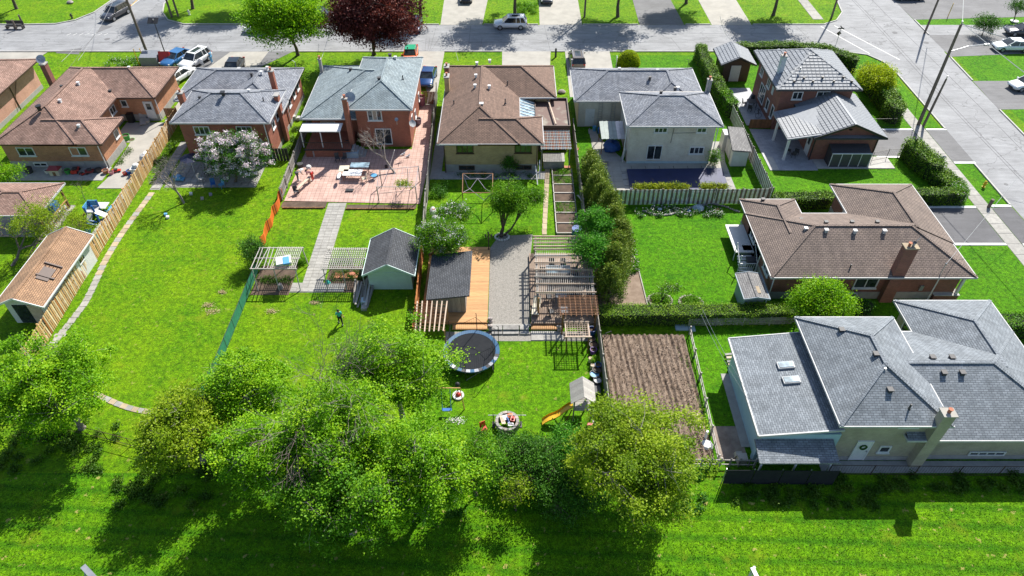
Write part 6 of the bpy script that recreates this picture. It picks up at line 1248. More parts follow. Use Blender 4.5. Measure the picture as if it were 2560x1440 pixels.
# fire pit full of rubbish
c=G(1268,1062); t=thing('fire_pit','round stone fire pit heaped with coloured toys and scrap','fire pit',c)
for k in range(3):
    for i in range(14): a=2*PI*(i+.5*(k%2))/14; b=B(); b.cb((.72*math.cos(a),.72*math.sin(a),.09+k*.17),(.2,.31,.165),rz=a); b.out('stone',M['stone' if (i+k)%3 else 'stone_pale'],t,local=True)
for l,x,y,s,m,rz in (('pale board sticking out of the fire pit',-.32,0,(.28,.75,.05),'wood_pale',.25),('white sheet of scrap on the fire pit heap',-.1,.2,(.35,.4,.06),'white',.5),('dark blue tube across the fire pit heap',.05,-.05,(.14,.6,.14),'tarp',.3),('orange ride on toy in the fire pit',.2,.3,(.35,.3,.2),'orange',.2),('red and white toy truck in the fire pit',.38,.02,(.3,.35,.2),'red',-.2),('grey plank end at the near rim of the fire pit',.25,-.4,(.4,.25,.06),'grey',.2)):
    b=B(); b.cb((0,0,0),s,ry=.12); b.cb((.02,.03,s[2]*.7),(s[0]*.55,s[1]*.5,s[2]*.7)); solo(b,'scrap',M[m],l,'scrap',(c[0]+x,c[1]+y,.56+abs(x)*.1),rz)
t=thing('spit_stand','two dark posts with a bar across the fire pit','stand',c)
for s in (-1,1): b=B(); b.cyl((s*.95,0,0),.035,1.15,6); b.cb((s*.95,0,.03),(.15,.5,.05)); b.out('post',M['black'],t,local=True)
b=B(); b.tube([(-1.3,0,1.1),(1.3,0,1.1)],.025,6); b.out('bar',M['steel'],t,local=True)
def chair(label,x,y,rz,m,h_=.42,s=.45,name='chair',z=0):
    t=thing(name,label,'chair',(x,y,z),rz)
    b=B(); b.box(-s/2,-s/2,h_-.04,s/2,s/2,h_); b.out('seat',M[m],t,local=True); b=B(); b.cb((0,s/2,h_+s*.5),(s,.04,s),rx=-.15); b.out('backrest',M[m],t,local=True)
    for i in (-1,1):
        for j in (-1,1): b=B(); b.bar((i*(s/2-.03),j*(s/2-.03),0),(i*(s/2-.04),j*(s/2-.04),h_-.04),.035); b.out('leg',M[m],t,local=True)
    return t
c=G(1209,1076); chair('small red plastic chair left of the fire pit',c[0],c[1],.4,'red',.3,.42)
# play set with slide
c=G(1447,1045); X,Y=c[0],c[1]; t=thing('play_set','wooden play tower with striped grey roof and yellow slide','play set',(X,Y,0)); X0,X1,Y0,Y1=X-.45,X+.75,Y-.3,Y+1.2
for x in (X0,X1):
    for y in (Y0,Y1): piece('post',t,(x,y,0),(.09,.09,2.3),M['wood_gr'])
for i in range(8): piece('floor_board',t,((X0+X1)/2,Y0+.1+i*.19,1.2),(1.2,.17,.03),M['wood_gr'])
xm=(X0+X1)/2
for s in (-1,1):
    for i in range(9):
        y0=Y0-.15+i*.2; b=B(); b.face([(xm,y0,2.95),(xm+s*.85,y0,2.2),(xm+s*.85,y0+.185,2.2),(xm,y0+.185,2.95)][::s]); b.face([(xm,y0,2.91),(xm+s*.85,y0,2.16),(xm+s*.85,y0+.185,2.16),(xm,y0+.185,2.91)][::-s]); b.out('roof_board',M['wood_gw'],t)
b=B(); b.bar((X1,Y0-.0,2.2),(X1-.1,Y-2.9,2.15),.1); b.bar((X1-.1,Y-2.9,2.2),(X1-.7,Y-3.2,0),.08); b.bar((X1-.1,Y-2.9,2.2),(X1+.5,Y-3.2,0),.08); b.out('swing_beam',M['wood_gw'],t)
for k,m in ((.9,'red'),(1.9,'red')): b=B(); b.tube([(X1-.25,Y-k,2.15),(X1-.25,Y-k,.55)],.012,4); b.tube([(X1+.15,Y-k,2.15),(X1+.15,Y-k,.55)],.012,4); b.box(X1-.27,Y-k-.1,.5,X1+.17,Y-k+.1,.54); b.out('swing_seat',M[m],t)
b=B(); N_=9; V=[]
for i in range(N_+1):
    f=i/N_; x=X0-.05-2.1*f; z=1.25*(1-f)+.14*math.sin(f*PI*3)*(.6)+.12; y=Y0+.35-.55*f; V+=[(x,y-.28,z+.16),(x,y-.24,z),(x,y+.24,z),(x,y+.28,z+.16)]
b.add(V,[(i*4+j,i*4+j+1,i*4+j+5,i*4+j+4) for i in range(N_) for j in range(3)]); b.out('slide',M['yellow'],t,smooth=True); b=B(); b.bar((X0-1.3,Y-.1,0),(X0-.3,Y0+.3,1.1),.07); b.bar((X0-.6,Y0-.3,0),(X0-.1,Y0+.2,1.1),.06); b.out('ladder',M['wood_br'],t)
# pots along the fence
def pot(label,px,py,r,h_,m,inner='soil',z=0,name='plant_pot',cat='pot'):
    c=G(px,py); t=thing(name,label,cat,(c[0],c[1],z)); b=B(); n=14; V=[]
    for rr,zz in ((r*.8,0),(r,h_),(r*.88,h_),(r*.84,h_*.8)): V+=[(rr*math.cos(2*PI*j/n),rr*math.sin(2*PI*j/n),zz) for j in range(n)]
    b.add(V,[(i*n+j,i*n+(j+1)%n,(i+1)*n+(j+1)%n,(i+1)*n+j) for i in range(3) for j in range(n)]); b.out('pot',M[m],t,smooth=True,local=True); b=B(); b.cyl((0,0,h_*.5),r*.84,h_*.3,n); b.out('fill',M[inner],t,local=True); return t
ZT=lambda x,y:(1000+x/3.6,780+y/3.6)
for x,y,r,m,inn,l in ((1722,275,.28,'dark','soil','dark bucket at the top of the pot row by the grey fence'),(1740,325,.36,'black','soil','large black tub below the top bucket'),(1738,370,.27,'purple','soil','purple bucket in the pot row'),(1780,505,.26,'blue','soil','blue bucket between the logs and black tubs'),(1770,550,.36,'black','soil','upper of two touching black tubs'),(1748,590,.38,'black','lblue','black tub holding pale rubbish, lower of the pair'),(1775,645,.33,'dark','grey','dark tub with grey lid inside, lowest of the pot row'),(1722,215,.33,'tarp','soil','dark blue barrel at the pergola corner')): pot(l,*ZT(x,y),r,.45 if m!='tarp' else .8,m,inn)
for x,y,l in ((1714,445,'upright cut log in the pot row, upper'),(1730,505,'upright cut log in the pot row, lower')): b=B(); b.cyl((0,0,0),.17,.38,10); solo(b,'log',M['wood_pale'],l,'log',G(*ZT(x,y)))
tree('pot_plant','small leafy plant between the logs of the pot row',ZT(1748,425),.45,(.25,.25,.25),14,30,.09,'lf_mid',r0=0,cr=.12,cat='plant')
b=B(); b.box(-.28,-.55,0,.28,.55,.3); solo(b,'planter_box',M['dark'],'long dark planter box at the end of the pot row','planter',G(*ZT(1765,700)))
b=B(); b.cyl((0,0,0),.5,.9,14); solo(b,'barrel',M['tarp'],'blue barrel at the bottom of the raised vegetable beds','barrel',G(1442,590))
# ponds of stones: step wall
t=thing('stone_step_wall','pair of long flat grey stones set below the gravel','stone wall',(-.3,37.9,0))
for i,(x0,x1) in enumerate(((-1.6,-.75),(-.72,.55),(.6,1.35))):
    for k in range(2): b=B(); b.cb(((x0+x1)/2,37.95-k*.35,.22-k*.13),(x1-x0-.03,.5,.12),rz=random.uniform(-.02,.02)); b.out('stone',M['stone'],t)
b=B(); b.box(-1.95,38.25,.03,1.5,38.4,.18); b.out('kerb_stone',M['slab'],t)
for px,py,l in ((1226,808,'lumpy grey garden figure at the left end of the stone step'),(1398,828,'lumpy pale garden figure right of the stone step'),(1226,826,'small grey ornament below the left garden figure')):
    b=B(); b.sph((0,0,.2),.22,7,sz=.9); b.sph((.05,0,.5),.15,7); b.sph((-.12,.1,.42),.12,6); solo(b,'garden_figure',M['stone_pale'],l,'ornament',G(px,py),smooth=True)
b=B(); b.box(1.5,36.75,.03,4.0,37.7,.08); tag(b.out('stone_slab',M['slab']),kind='structure')
# patio furniture under the pergola
def table(label,x,y,sx,sy,m,rz=0,h_=.72,z=0,slats=0,cat='table',lm=None):
    t=thing('table',label,cat,(x,y,z),rz)
    if slats:
        for i in range(slats): b=B(); w=sx/slats; b.box(-sx/2+i*w+.01,-sy/2,h_-.03,-sx/2+(i+1)*w-.01,sy/2,h_); b.out('slat',M[m],t,local=True)
    else: b=B(); b.box(-sx/2,-sy/2,h_-.03,sx/2,sy/2,h_); b.out('table_top',M[m],t,local=True)
    for i in (-1,1):
        for j in (-1,1): b=B(); b.box(i*(sx/2-.06)-.025,j*(sy/2-.06)-.025,0,i*(sx/2-.06)+.025,j*(sy/2-.06)+.025,h_-.03); b.out('leg',M[lm or m],t,local=True)
    return t
table('long glass topped table under the pergola',3.9,44.0,2.0,1.0,'glass_roof',z=.3,lm='black'); table('slatted grey table under the lower half of the pergola',4.0,41.0,.9,.9,'metalroof',z=.3,slats=5); table('second slatted grey table at the front of the pergola',4.1,39.2,.7,.7,'metalroof',z=.3,slats=5)
for i,(x,y,r_,l) in enumerate(((2.6,44.4,1.57,'left upper'),(2.6,43.5,1.6,'left lower'),(5.3,44.4,-1.5,'right upper'),(5.3,43.5,-1.6,'right lower'),(3.4,45.0,0,'far left'),(4.4,45.0,.1,'far right'),(3.4,42.9,3.1,'near left'),(4.4,42.9,3.2,'near right'))): chair(f'black mesh chair at the {l} place of the glass pergola table',x,y,r_,'mesh_black',z=.3)
for i,(x,y,r_,l) in enumerate(((3.0,41.0,1.6,'black chair left of the slatted pergola table'),(5.0,41.1,-1.5,'black chair right of the slatted pergola table'),(3.1,39.3,1.9,'black chair left of the front slatted table'),(5.0,39.4,-1.2,'black chair right of the front slatted table'))): chair(l,x,y,r_,'dark',z=.3)
b=B(); b.box(-.3,-.9,.28,.3,.4,.34); b.cb((0,.65,.48),(.6,.65,.06),rx=.5)
for i in (-1,1):
    for j in (-.8,.3): b.box(i*.26-.02,j-.02,0,i*.26+.02,j+.02,.28)
solo(b,'sun_lounger',M['cream'],'cream sun lounger on the deck at the pergola edge','lounger',(1.95,39.9,.3),-.15)
t=thing('garden_gate','thin black metal screen leaning on the pergola edge','screen',(1.75,45.4,.3)); b=B()
for k in range(7): b.bar((1.6,44.9+k*.16,.9),(1.9,44.9+k*.16,2.1),.02)
b.bar((1.6,44.9,.9),(1.6,45.86,.9),.03); b.bar((1.9,44.9,2.1),(1.9,45.86,2.1),.03); b.out('bars',M['black'],t)
# lamp post
c=G(1222,629); t=thing('lamp_post','black triple headed garden lamp post between deck and gravel','lamp post',c); b=B(); b.tube([(0,0,0),(0,0,.3),(0,0,.35),(0,0,1.9)],[.12,.1,.045,.035],8); b.out('pole',M['black'],t,local=True)
for dx,dy,z in ((-.26,0,1.75),(.26,0,1.75),(0,0,2.05)): b=B(); b.tube([(0,0,1.6),(dx*.7,0,1.55),(dx,0,z-.1)],.015,5); b.cyl((dx,dy,z-.1),.05,.22,6,.09); b.cyl((dx,dy,z+.12),.11,.1,6,.01); b.out('lantern',M['black'],t,local=True)
# covered toys, raised beds
for px,py,l,sz in ((1083,534,'grey covered ride on toy by the weathered fence, upper',(.35,.6,.45)),(1088,552,'pale grey rounded tub by the weathered fence, lower',(.38,.35,.4))): b=B(); b.sph((0,0,sz[2]*.5),1,10,sx=sz[0],sy=sz[1],sz=sz[2]); b.cb((0,-.1,sz[2]),(sz[0],.3,.15),rx=.3); solo(b,'garden_toy',M['grey'],l,'toy',G(px,py),smooth=True)
b=B(); b.cb((0,0,0),(.25,.1,.05)); solo(b,'toy',M['red'],'small red toy on the grey covered toy','toy',(G(1084,524,.7)[0],G(1084,524,.7)[1],.75))
t=thing('raised_bed','ladder of timber framed vegetable beds along the grey fence','raised beds',(5.1,55,0)); Yb=[49.9,51.4,53.0,54.7,56.2,57.7,59.2,60.5]
for i in range(7):
    b=B(); b.box(4.2,Yb[i]+.06,.02,6.0,Yb[i+1]-.06,.16); b.out('soil',M['soil'],t)
    b=B(); b.box(4.1,Yb[i]-.05,.02,6.1,Yb[i]+.05,.25); b.out('cross_board',M['wood_gw'],t); b=B(); b.box(4.05,Yb[i]+.06,.02,4.14,Yb[i+1]-.06,.24); b.out('side_board',M['wood_gw'],t); b=B(); b.box(6.06,Yb[i]+.06,.02,6.14,Yb[i+1]-.06,.24); b.out('side_board',M['wood_gr'],t)
for i in (2,5,6): patch(('green seedlings in the lower raised bed','green seedlings in the upper middle raised bed','green seedlings in the top raised bed')[(2,5,6).index(i)],4.25,Yb[i]+.15,5.9,Yb[i+1]-.15,.14,'lf_mid',900,seed=60+i,ncl=26,z=.13)
for i,(a,c) in enumerate(((G(1339,415,1.2),G(1344,462,.1)),(G(1349,400,1.5),G(1349,445,.3)))): b=B(); b.bar((0,0,0),Vector(c)-Vector(a),.09); solo(b,'white_gutter_piece',M['white'],('white gutter length leaning at the tan house corner, left','white gutter length leaning at the tan house corner, right')[i],'gutter',a)
b=B(); 
for i in range(4): b.bar((.05*i,0,0),(.12+.05*i,-1.9,1.0-.1*i),.06)
solo(b,'white_pipes',M['grey'],'bundle of pale pipes leaning along the grey fence','pipes',(6.35,55.8,.2))
t=thing('lattice_pergola','coloured square lattice pergola beside the tan brick bungalow','pergola',(4.4,62.2,0))
for i in range(18): piece('lath',t,(2.95+i*.17,62.2,2.6),(.03,4.0,.03),M[('offwhite','lblue','offwhite','orange')[i%4]])
for i in range(22): piece('lath',t,(4.42,60.3+i*.185,2.64),(3.1,.03,.03),M[('offwhite','offwhite','terra')[i%3]])
for x in (3.0,5.8):
    for y in (60.4,64.0): piece('post',t,(x,y,0),(.09,.09,2.6),M['wood_gr'])
b=B(); b.add([(3.2,60.6,.95),(5.4,60.6,.95),(5.4,62.3,1.25),(3.2,62.3,1.25)],[(0,1,2,3)]); b.box(3.2,60.62,0,5.4,60.66,.9); b=B(); b.box(-1.1,-.8,.85,1.1,.8,.9); b.box(-1.05,-.75,0,1.05,.75,.85); solo(b,'workbench',M['slab'],'grey topped bench under the coloured lattice','bench',(4.3,61.5))
b=B()
for i in range(6): b.box(-.3+.32*(i%2),-.2,.12*(i//2),-.02+.32*(i%2),.2,.12*(i//2)+.1)
solo(b,'brick_stack',M['terra'],'little stack of red blocks beside the grey bench','bricks',(5.65,60.6))
t=thing('potted_flowers','tub of red and yellow flowers by the fence above the cedars','plant pot',G(1441,378)); b=B(); b.cyl((0,0,0),.2,.3,10,.25); b.out('pot',M['terra'],t,local=True); rs=np.random.default_rng(3); leaves('blossom',rs.normal(0,.16,(160,3))+[0,0,.5],.09,'lf_yellow',t,rs.random(160))
# lot 6 shelter, pool
t=thing('lean_to_shelter','grey sheet metal lean-to over a blue tarpaulin beside the cream wall','shelter',(10.6,65,0)); 
for i in range(6): b=B(); x=9.3+i*.42; b.add([(x,63.3,1.95),(x+.40,63.3,2.0),(x+.40,66.3,2.35),(x,66.3,2.3),(x,63.3,1.91),(x+.40,63.3,1.96),(x+.40,66.3,2.31),(x,66.3,2.26)],[(0,1,2,3),(7,6,5,4),(0,4,5,1),(1,5,6,2),(3,2,6,7),(4,0,3,7)]); b.out('roof_sheet',M['mint_dark' if i<4 else 'steel'],t)
for x in (9.4,11.7):
    for y in (63.4,66.1): piece('post',t,(x,y,0),(.08,.08,1.95),M['wood_br'])
b=B(); rs=np.random.default_rng(4)
b.sph((0,0,.5),.9,12,sz=.75,sx=1.1); b.v=[(x+rs.normal(0,.05),y+rs.normal(0,.05),max(0,z+rs.normal(0,.06))) for x,y,z in b.v]; solo(b,'tarpaulin_heap',M['tarp'],'crumpled blue tarpaulin heap under the metal lean-to','tarpaulin',(10.6,64.3))
b=B(); b.cb((0,0,.6),(.06,.5,1.2),ry=.2); b.cb((.12,0,.6),(.05,.45,1.3),ry=.25); solo(b,'leaning_boards',M['offwhite'],'pale boards leaning on the cream house corner','boards',(11.65,62.7))
for i,(x,y,m,r,l) in enumerate(((9.7,67.8,'blue',.3,'blue tub in the clutter by the far cream wall'),(10.4,67.9,'tarp',.35,'dark blue drum in the clutter by the far cream wall'),(11.1,67.7,'dark',.25,'dark bucket in the clutter by the far cream wall'),(9.1,68.2,'lblue',.22,'pale blue pail by the white door'),(10.9,68.4,'offwhite',.24,'white pail beside the ladder'))): b=B(); b.cyl((0,0,0),r*.85,.6,12,r); b.tube([(-r,0,.55),(0,0,.8),(r,0,.55)],.012,4); solo(b,'bucket',M[m],l,'bucket',(x,y))
t=thing('pool_cover','navy safety cover stretched over the swimming pool','pool cover',(16.6,58.8,0)); b=B(); nx,ny=24,10
PQ=[(11.7,56.9),(21.5,56.9),(21.6,60.7),(11.75,60.5)]; V=[]
for j in range(ny+1):
    for i in range(nx+1):
        u,v=i/nx,j/ny; x=(PQ[0][0]*(1-u)+PQ[1][0]*u)*(1-v)+(PQ[3][0]*(1-u)+PQ[2][0]*u)*v; y=(PQ[0][1]*(1-u)+PQ[1][1]*u)*(1-v)+(PQ[3][1]*(1-u)+PQ[2][1]*u)*v
        V.append((x,y,.125-.06*math.sin(PI*u)**.5*math.sin(PI*v)**.5))
b.add(V,[(j*(nx+1)+i,j*(nx+1)+i+1,(j+1)*(nx+1)+i+1,(j+1)*(nx+1)+i) for j in range(ny) for i in range(nx)]); b.out('cover_sheet',M['cover'],t,smooth=True)
for i in range(7):
    for y,dy in ((60.62,.5),(56.9,-.3)): x=12.3+i*1.45; b=B(); b.bar((x,y-.03,.12),(x,y+dy,.09),.035,.012); b.out('strap',M['black'],t)
for y in (57.6,58.7,59.8): 
    for x,dx in ((21.5,.5),(11.7,-.5)): b=B(); b.bar((x,y,.12),(x+dx,y,.09),.035,.012); b.out('strap',M['black'],t)
b=B(); b.box(-.4,-.3,0,.4,.3,.65); b.cyl((0,0,.66),.26,.03,12); solo(b,'air_conditioner',M['dark'],'dark boxy air conditioner beside the corner house wall','air conditioner',(28.2,69.1,.06))
b=B()
for k in range(2): 
    for j in range(20): a=2*PI*j/20; q=2*PI*(j+1)/20; b.tube([(k*1.0,.33*math.cos(a),.35+.33*math.sin(a)),(k*1.0,.33*math.cos(q),.35+.33*math.sin(q))],.02,4)
b.tube([(0,0,.35),(.35,0,.8),(.8,0,.75),(1,0,.35)],.02,4); b.tube([(.35,0,.8),(.5,0,.35),(.8,0,.75)],.02,4); b.cb((.33,0,.88),(.22,.1,.05)); solo(b,'bicycle',M['black'],'black bicycle leaning by the corner house side wall','bicycle',(27.9,70.9,.06),1.4)
table('dark round edged table on the corner house side patio',27.8,73.6,1.0,1.0,'dark',z=.06)
for i,(x,y,r_,l) in enumerate(((27.4,72.6,2.6,'dark chair at the near side of the side patio table'),(27.0,73.8,1.5,'dark chair at the left side of the side patio table'),(28.2,74.5,0,'dark chair beyond the side patio table'),(29.2,63.6,1.0,'dark chair under the porch roof, left'),(30.0,63.3,2.6,'dark chair under the porch roof, right'),(29.5,62.8,3.0,'dark chair under the porch roof, nearest the white post'))): chair(l,x,y,r_,'dark',z=.06)
# lot 4 patio things
c=G(884,446); table('white topped long table on the pink patio',c[0],c[1],1.9,1.1,'white',-.02,lm='terra'); c=G(902,427); table('glass topped table on the pink patio',c[0],c[1],1.9,.9,'glass_roof',0,lm='black'); c=G(863,436); table('cream board table left of the white table',c[0],c[1],1.0,1.1,'cream',.05)
for px,py,r_,m,l in ((912,455,-1.5,'cream','woven chair at the right end of the white table'),(742,487,.5,'dark','dark folding chair at the patio corner'),(872,372,.2,'dark','dark chair below the white porch roof, middle'),(845,404,.4,'dark','dark chair by the porch base, left'),(862,404,-.3,'dark','dark chair by the porch base, right')): c=G(px,py); chair(l,c[0],c[1],r_,m,z=.05)
c=G(851,456); b=B(); b.sph((0,0,.85),1,12,sx=.2,sy=.55,sz=.04); b.bar((-.1,-.3,0),(.1,.3,.82),.03); b.bar((.1,-.3,0),(-.1,.3,.82),.03); solo(b,'ironing_board',M['white'],'white ironing board standing left of the white table','ironing board',c)
c=G(874,478); b=B(); b.box(-.38,-.22,0,.38,.22,.12); b.box(-.34,-.18,.12,.34,.18,.14); solo(b,'tray',M['dark'],'flat black tray lying on the pink tiles','tray',(*c[:2],.05))
c=G(936,448); b=B(); b.cyl((0,0,.4),.3,.05,10,.34); b.bar((-.2,-.2,0),(.2,.2,.42),.03); b.bar((.2,-.2,0),(-.2,.2,.42),.03); solo(b,'stool',M['lblue'],'small stool with a pale blue seat on the patio','stool',(*c[:2],.05))
c=G(788,388); b=B(); b.cyl((0,0,0),.42,.75,14); b.cyl((0,0,.76),.36,.04,14); solo(b,'air_conditioner',M['steel'],'round silver air conditioner by the white porch','air conditioner',c)
c=G(883,392); b=B(); b.box(-.62,-.32,0,.62,.32,.55); b.box(-.64,-.34,.55,.64,.34,.62); solo(b,'cooler_chest',M['lblue2'],'pale blue chest against the brick porch base','chest',c)
c=G(764,468); b=B(); b.bar((-.5,-1.2,.5),(.35,1.0,.55),.3,.06); b.bar((-.45,-.9,0),(-.45,-.9,.5),.3,.08); b.bar((.25,.7,0),(.25,.7,.5),.3,.08); solo(b,'timber_plank',M['wood_pale'],'pale timber on trestles between the two bending workers','plank',(*c[:2],.05))
c=G(773,424); b=B(); b.sph((0,0,.25),.3,8,sz=.8); b.cyl((0,0,0),.2,.12,8); solo(b,'bucket',M['offwhite'],'white round bucket behind the patio workers','bucket',(*c[:2],.05)); c=G(752,418); b=B(); b.cyl((0,0,0),.28,.4,10,.33); solo(b,'bucket',M['dark'],'black tub behind the patio workers','bucket',(*c[:2],.05))
for px,py,l in ((1008,389,'white cat sitting on the patio, left'),(1020,394,'white cat with grey tail on the patio, right')):
    c=G(px,py); t=thing('cat',l,'cat',(*c[:2],.05),.6); skin('body',[(0,0,.16),(.14,0,.19),(.24,0,.25),(.31,0,.27),(-.14,0,.17),(-.3,.03,.13),(-.42,.1,.1),(.12,.05,.09),(.12,.05,.01),(.12,-.05,.09),(.12,-.05,.01),(-.12,.05,.09),(-.14,.05,.01),(-.12,-.05,.09),(-.14,-.05,.01)],[(0,1),(1,2),(2,3),(0,4),(4,5),(5,6),(1,7),(7,8),(1,9),(9,10),(4,11),(11,12),(4,13),(13,14)],[.075,.07,.06,.045,.075,.025,.02,.03,.02,.03,.02,.035,.02,.035,.02],M['white'],t); b=B(); b.cyl((.26,.035,.3),.02,.05,4,.002); b.cyl((.26,-.035,.3),.02,.05,4,.002); b.out('ears',M['offwhite'],t,local=True)
for px,py,m,l,r,h_ in ((1055,262,'pink','pink patterned barrel at the side of the brick house',.5,1.1),(1047,310,'mauve','bundle of mauve pots by the brick side wall',.35,.7),(966,420,'black','small black pot on the patio near the bare tree',.16,.3)): pot(l,px,py,r,h_,m)
# lot 4 rear: board pile etc
c=G(912,740); t=thing('board_pile','heap of old grey boards beside the mint sided shed','board pile',(c[0],c[1],0))
for i in range(16): b=B(); x=c[0]-.7+random.uniform(0,1.2); b.bar((x,c[1]-1.1+random.uniform(-.4,.3),.06+i*.025),(x+random.uniform(-.3,.3),c[1]+1.2+random.uniform(-.3,.3),.12+i*.045),.15,.03); b.out('board',M['wood_gr' if i%4 else 'wood_gw'],t)
for px,py,l,r in ((679,779,'pale heap of dried grass nearest the green mesh fence',.38),(787,757,'small heap of dried grass left of the walking person',.28),(521,763,'dried grass heap in the middle of the big lawn',.4),(531,779,'long streak of dried grass on the big lawn',.5),(556,731,'scattered dried grass near the shrub shadow',.32),(1140,1052,'crumpled white sheet under the swing ropes',.5)):
    c=G(px,py); t=thing('grass_heap',l,'heap',c); rs=np.random.default_rng(int(px)); n=260; q=rs.normal(size=(n,3))*np.array([r*.6,r*.35,.05]); q[:,2]=abs(q[:,2])+.02; leaves('clippings',q,.11,'lf_straw' if 'sheet' not in l else 'lf_white',t,rs.random(n),.9,.35,rs)
for px,py,l,m in ((702,720,'pinkish round pot under the left slat arbour','stone_pale'),(820,708,'teal cone shaped cover under the right slat arbour','teal')): b=B(); b.cyl((0,0,0),.24,.42,12,.18 if m!='teal' else .02); solo(b,'garden_pot',M[m],l,'pot',G(px,py),smooth=True)
b=B(); b.box(-1.0,-.35,0,1.0,.35,.06); b.sph((.5,.1,.1),.3,6,sz=.3); solo(b,'stone_slab',M['terra'],'reddish slab patch under the right slat arbour','slab',(-14.2,44.3))
t=thing('garden_blocks','grey block and box on the ground by the board pile','blocks',G(912,758)); b=B(); b.box(-.25,-.3,0,.25,.3,.4); b.out('block',M['lblue2'],t,local=True); b=B(); b.box(-.15,-.9,0,.3,-.45,.25); b.out('box',M['stone'],t,local=True)
# swing ropes
t=thing('swing','blue rope swing hung under the light green tree','swing',G(1118,1035)); b=B(); b.tube([(-.3,.4,2.4),(-.3,0,.5)],.03,5); b.out('rope',M['lblue'],t,local=True); b=B(); b.tube([(.3,.4,2.4),(.3,0,.5)],.03,5); b.out('rope',M['lblue'],t,local=True); b=B(); b.box(-.35,-.12,.45,.35,.12,.52); b.out('seat',M['blue'],t,local=True); b=B(); b.tube([(-1.2,.4,0),(-1.0,.4,2.4),(1,.4,2.4),(1.2,.4,0)],.04,6); b.out('frame',M['wood_or'],t,local=True)
# lot 3
c=G(349,435); b=B(); b.box(-.55,-.4,0,.55,.4,.75); b.box(-.6,-.45,.75,.6,.45,.8); b.sph((-.1,.1,.95),.38,8,sz=.6); solo(b,'planter',M['offwhite'],'white tub with a pale bundle beside the board fence','planter',c)
c=G(366,402); b=B(); b.sph((0,0,.4),.6,8,sz=.8); b.cb((.3,.2,.7),(.8,.5,.1),ry=.5); solo(b,'grill_cover',M['grey'],'crumpled grey cover standing at the lawn edge by the fence','cover',c)
t=thing('garden_umbrella','dark navy closed patio umbrella beside the red brick wall','umbrella',G(487,432)); b=B(); b.cyl((0,0,0),.03,2.1,6); b.out('pole',M['white'],t,local=True)
b=B(); n=8
for j in range(n): a=2*PI*j/n; q=2*PI*(j+1)/n; b.face([(1.0*math.cos(a),1.0*math.sin(a),1.75),(1.0*math.cos(q),1.0*math.sin(q),1.75),(0,0,2.2)]); b.face([(1.0*math.cos(q),1.0*math.sin(q),1.74),(1.0*math.cos(a),1.0*math.sin(a),1.74),(0,0,2.18)])
b.out('canopy',M['navy'],t,local=True)
for px,py,m,l,r_ in ((535,468,'blue','blue plastic chair in the shade under the lilac',.3),(556,470,'lblue','second blue chair in the shade under the lilac',-.6),(505,455,'grey','grey chair on the rear terrace slabs',1.2),(520,440,'dark','dark chair behind the grey terrace chair',0)): c=G(px,py); chair(l,c[0],c[1],r_,m,z=.05)
c=G(446,450); b=B(); b.sph((0,0,.3),.5,8,sz=.6); b.cb((.2,-.1,.3),(1.0,.6,.08),ry=.3); solo(b,'tarpaulin_heap',M['lblue'],'bright blue tarpaulin heap behind the leafless tree','tarpaulin',c)
for px,py,l,m in ((506,498,'pale upright stone in the shaded lawn','stone_pale'),(478,486,'slanted white tile in the shaded lawn','white'),(527,488,'lilac board lying in the shaded lawn','mauve'),(420,545,'small white stone on the lawn near the tree shadow','white'),(415,538,'blue scrap on the lawn near the tree shadow','lblue')): b=B(); b.cb((0,0,.1),(.28,.3,.2),rz=.4,ry=.2); solo(b,'lawn_stone',M[m],l,'stone',G(px,py))
t=thing('wooden_gate_panel','dark slatted gate panel at the corner of the red brick house','gate',G(703,402))
for i in range(6): piece('board',t,tuple(Vector(G(703,402))+Vector((-.9+i*.33,0,0))),(.29,.04,1.5),M['wood_dark'])
c=G(735,300); b=B(); b.cyl((0,0,0),.3,.55,12); b.box(.4,-.25,0,.75,.25,.4); solo(b,'garden_bin',M['grey'],'grey bin on the weedy strip beside the red brick wall','bin',c)
# lot 2 toys
t=thing('playhouse','small cream toy house with a dark red roof by the orange brick wall','playhouse',G(143,436)); b=B(); b.box(-.5,-.35,0,.5,.35,.7); b.out('wall',M['cream'],t,local=True); b=B(); b.add([(-.6,-.45,.7),(.6,-.45,.7),(.6,.45,.7),(-.6,.45,.7),(-.35,0,1.05),(.35,0,1.05)],[(0,1,5,4),(2,3,4,5),(0,4,3),(1,2,5),(3,2,1,0)]); b.out('roof',M['red_dark'],t,local=True); b=B(); b.box(-.15,-.36,.05,.15,-.352,.5); b.out('door',M['wood_br'],t,local=True)
def toycar(label,px,py,m,rz=.4,s=1):
    t=thing('toy_car',label,'toy car',G(px,py),rz); b=B(); b.add([(-.5*s,-.25*s,.12),(.5*s,-.22*s,.12),(.5*s,.22*s,.12),(-.5*s,.25*s,.12),(-.48*s,-.25*s,.38*s),(.5*s,-.2*s,.28*s),(.5*s,.2*s,.28*s),(-.48*s,.25*s,.38*s)],[(4,5,6,7),(0,1,5,4),(1,2,6,5),(2,3,7,6),(3,0,4,7)]); b.out('body',M[m],t,local=True); b=B(); b.cb((-.05*s,0,.42*s),(.4*s,.36*s,.16*s)); b.out('seat',M['dark'],t,local=True)
    for i in (-.33,.33):
        for j in (-.24,.24): b=B(); b.tube([(i*s,j*s-.04,.12),(i*s,j*s+.04,.12)],.12*s,10); b.out('wheel',M['black'],t,local=True)
toycar('bright red ride on toy car by the orange brick wall',191,430,'red',1.7,1.1); toycar('dark red toy wagon right of the red toy car',228,432,'red_dark',.5); toycar('small red toy car next to the wicker basket',293,430,'red',.3,.8); toycar('red toy tractor left of the toy wagon',206,437,'red',2.6,.6)
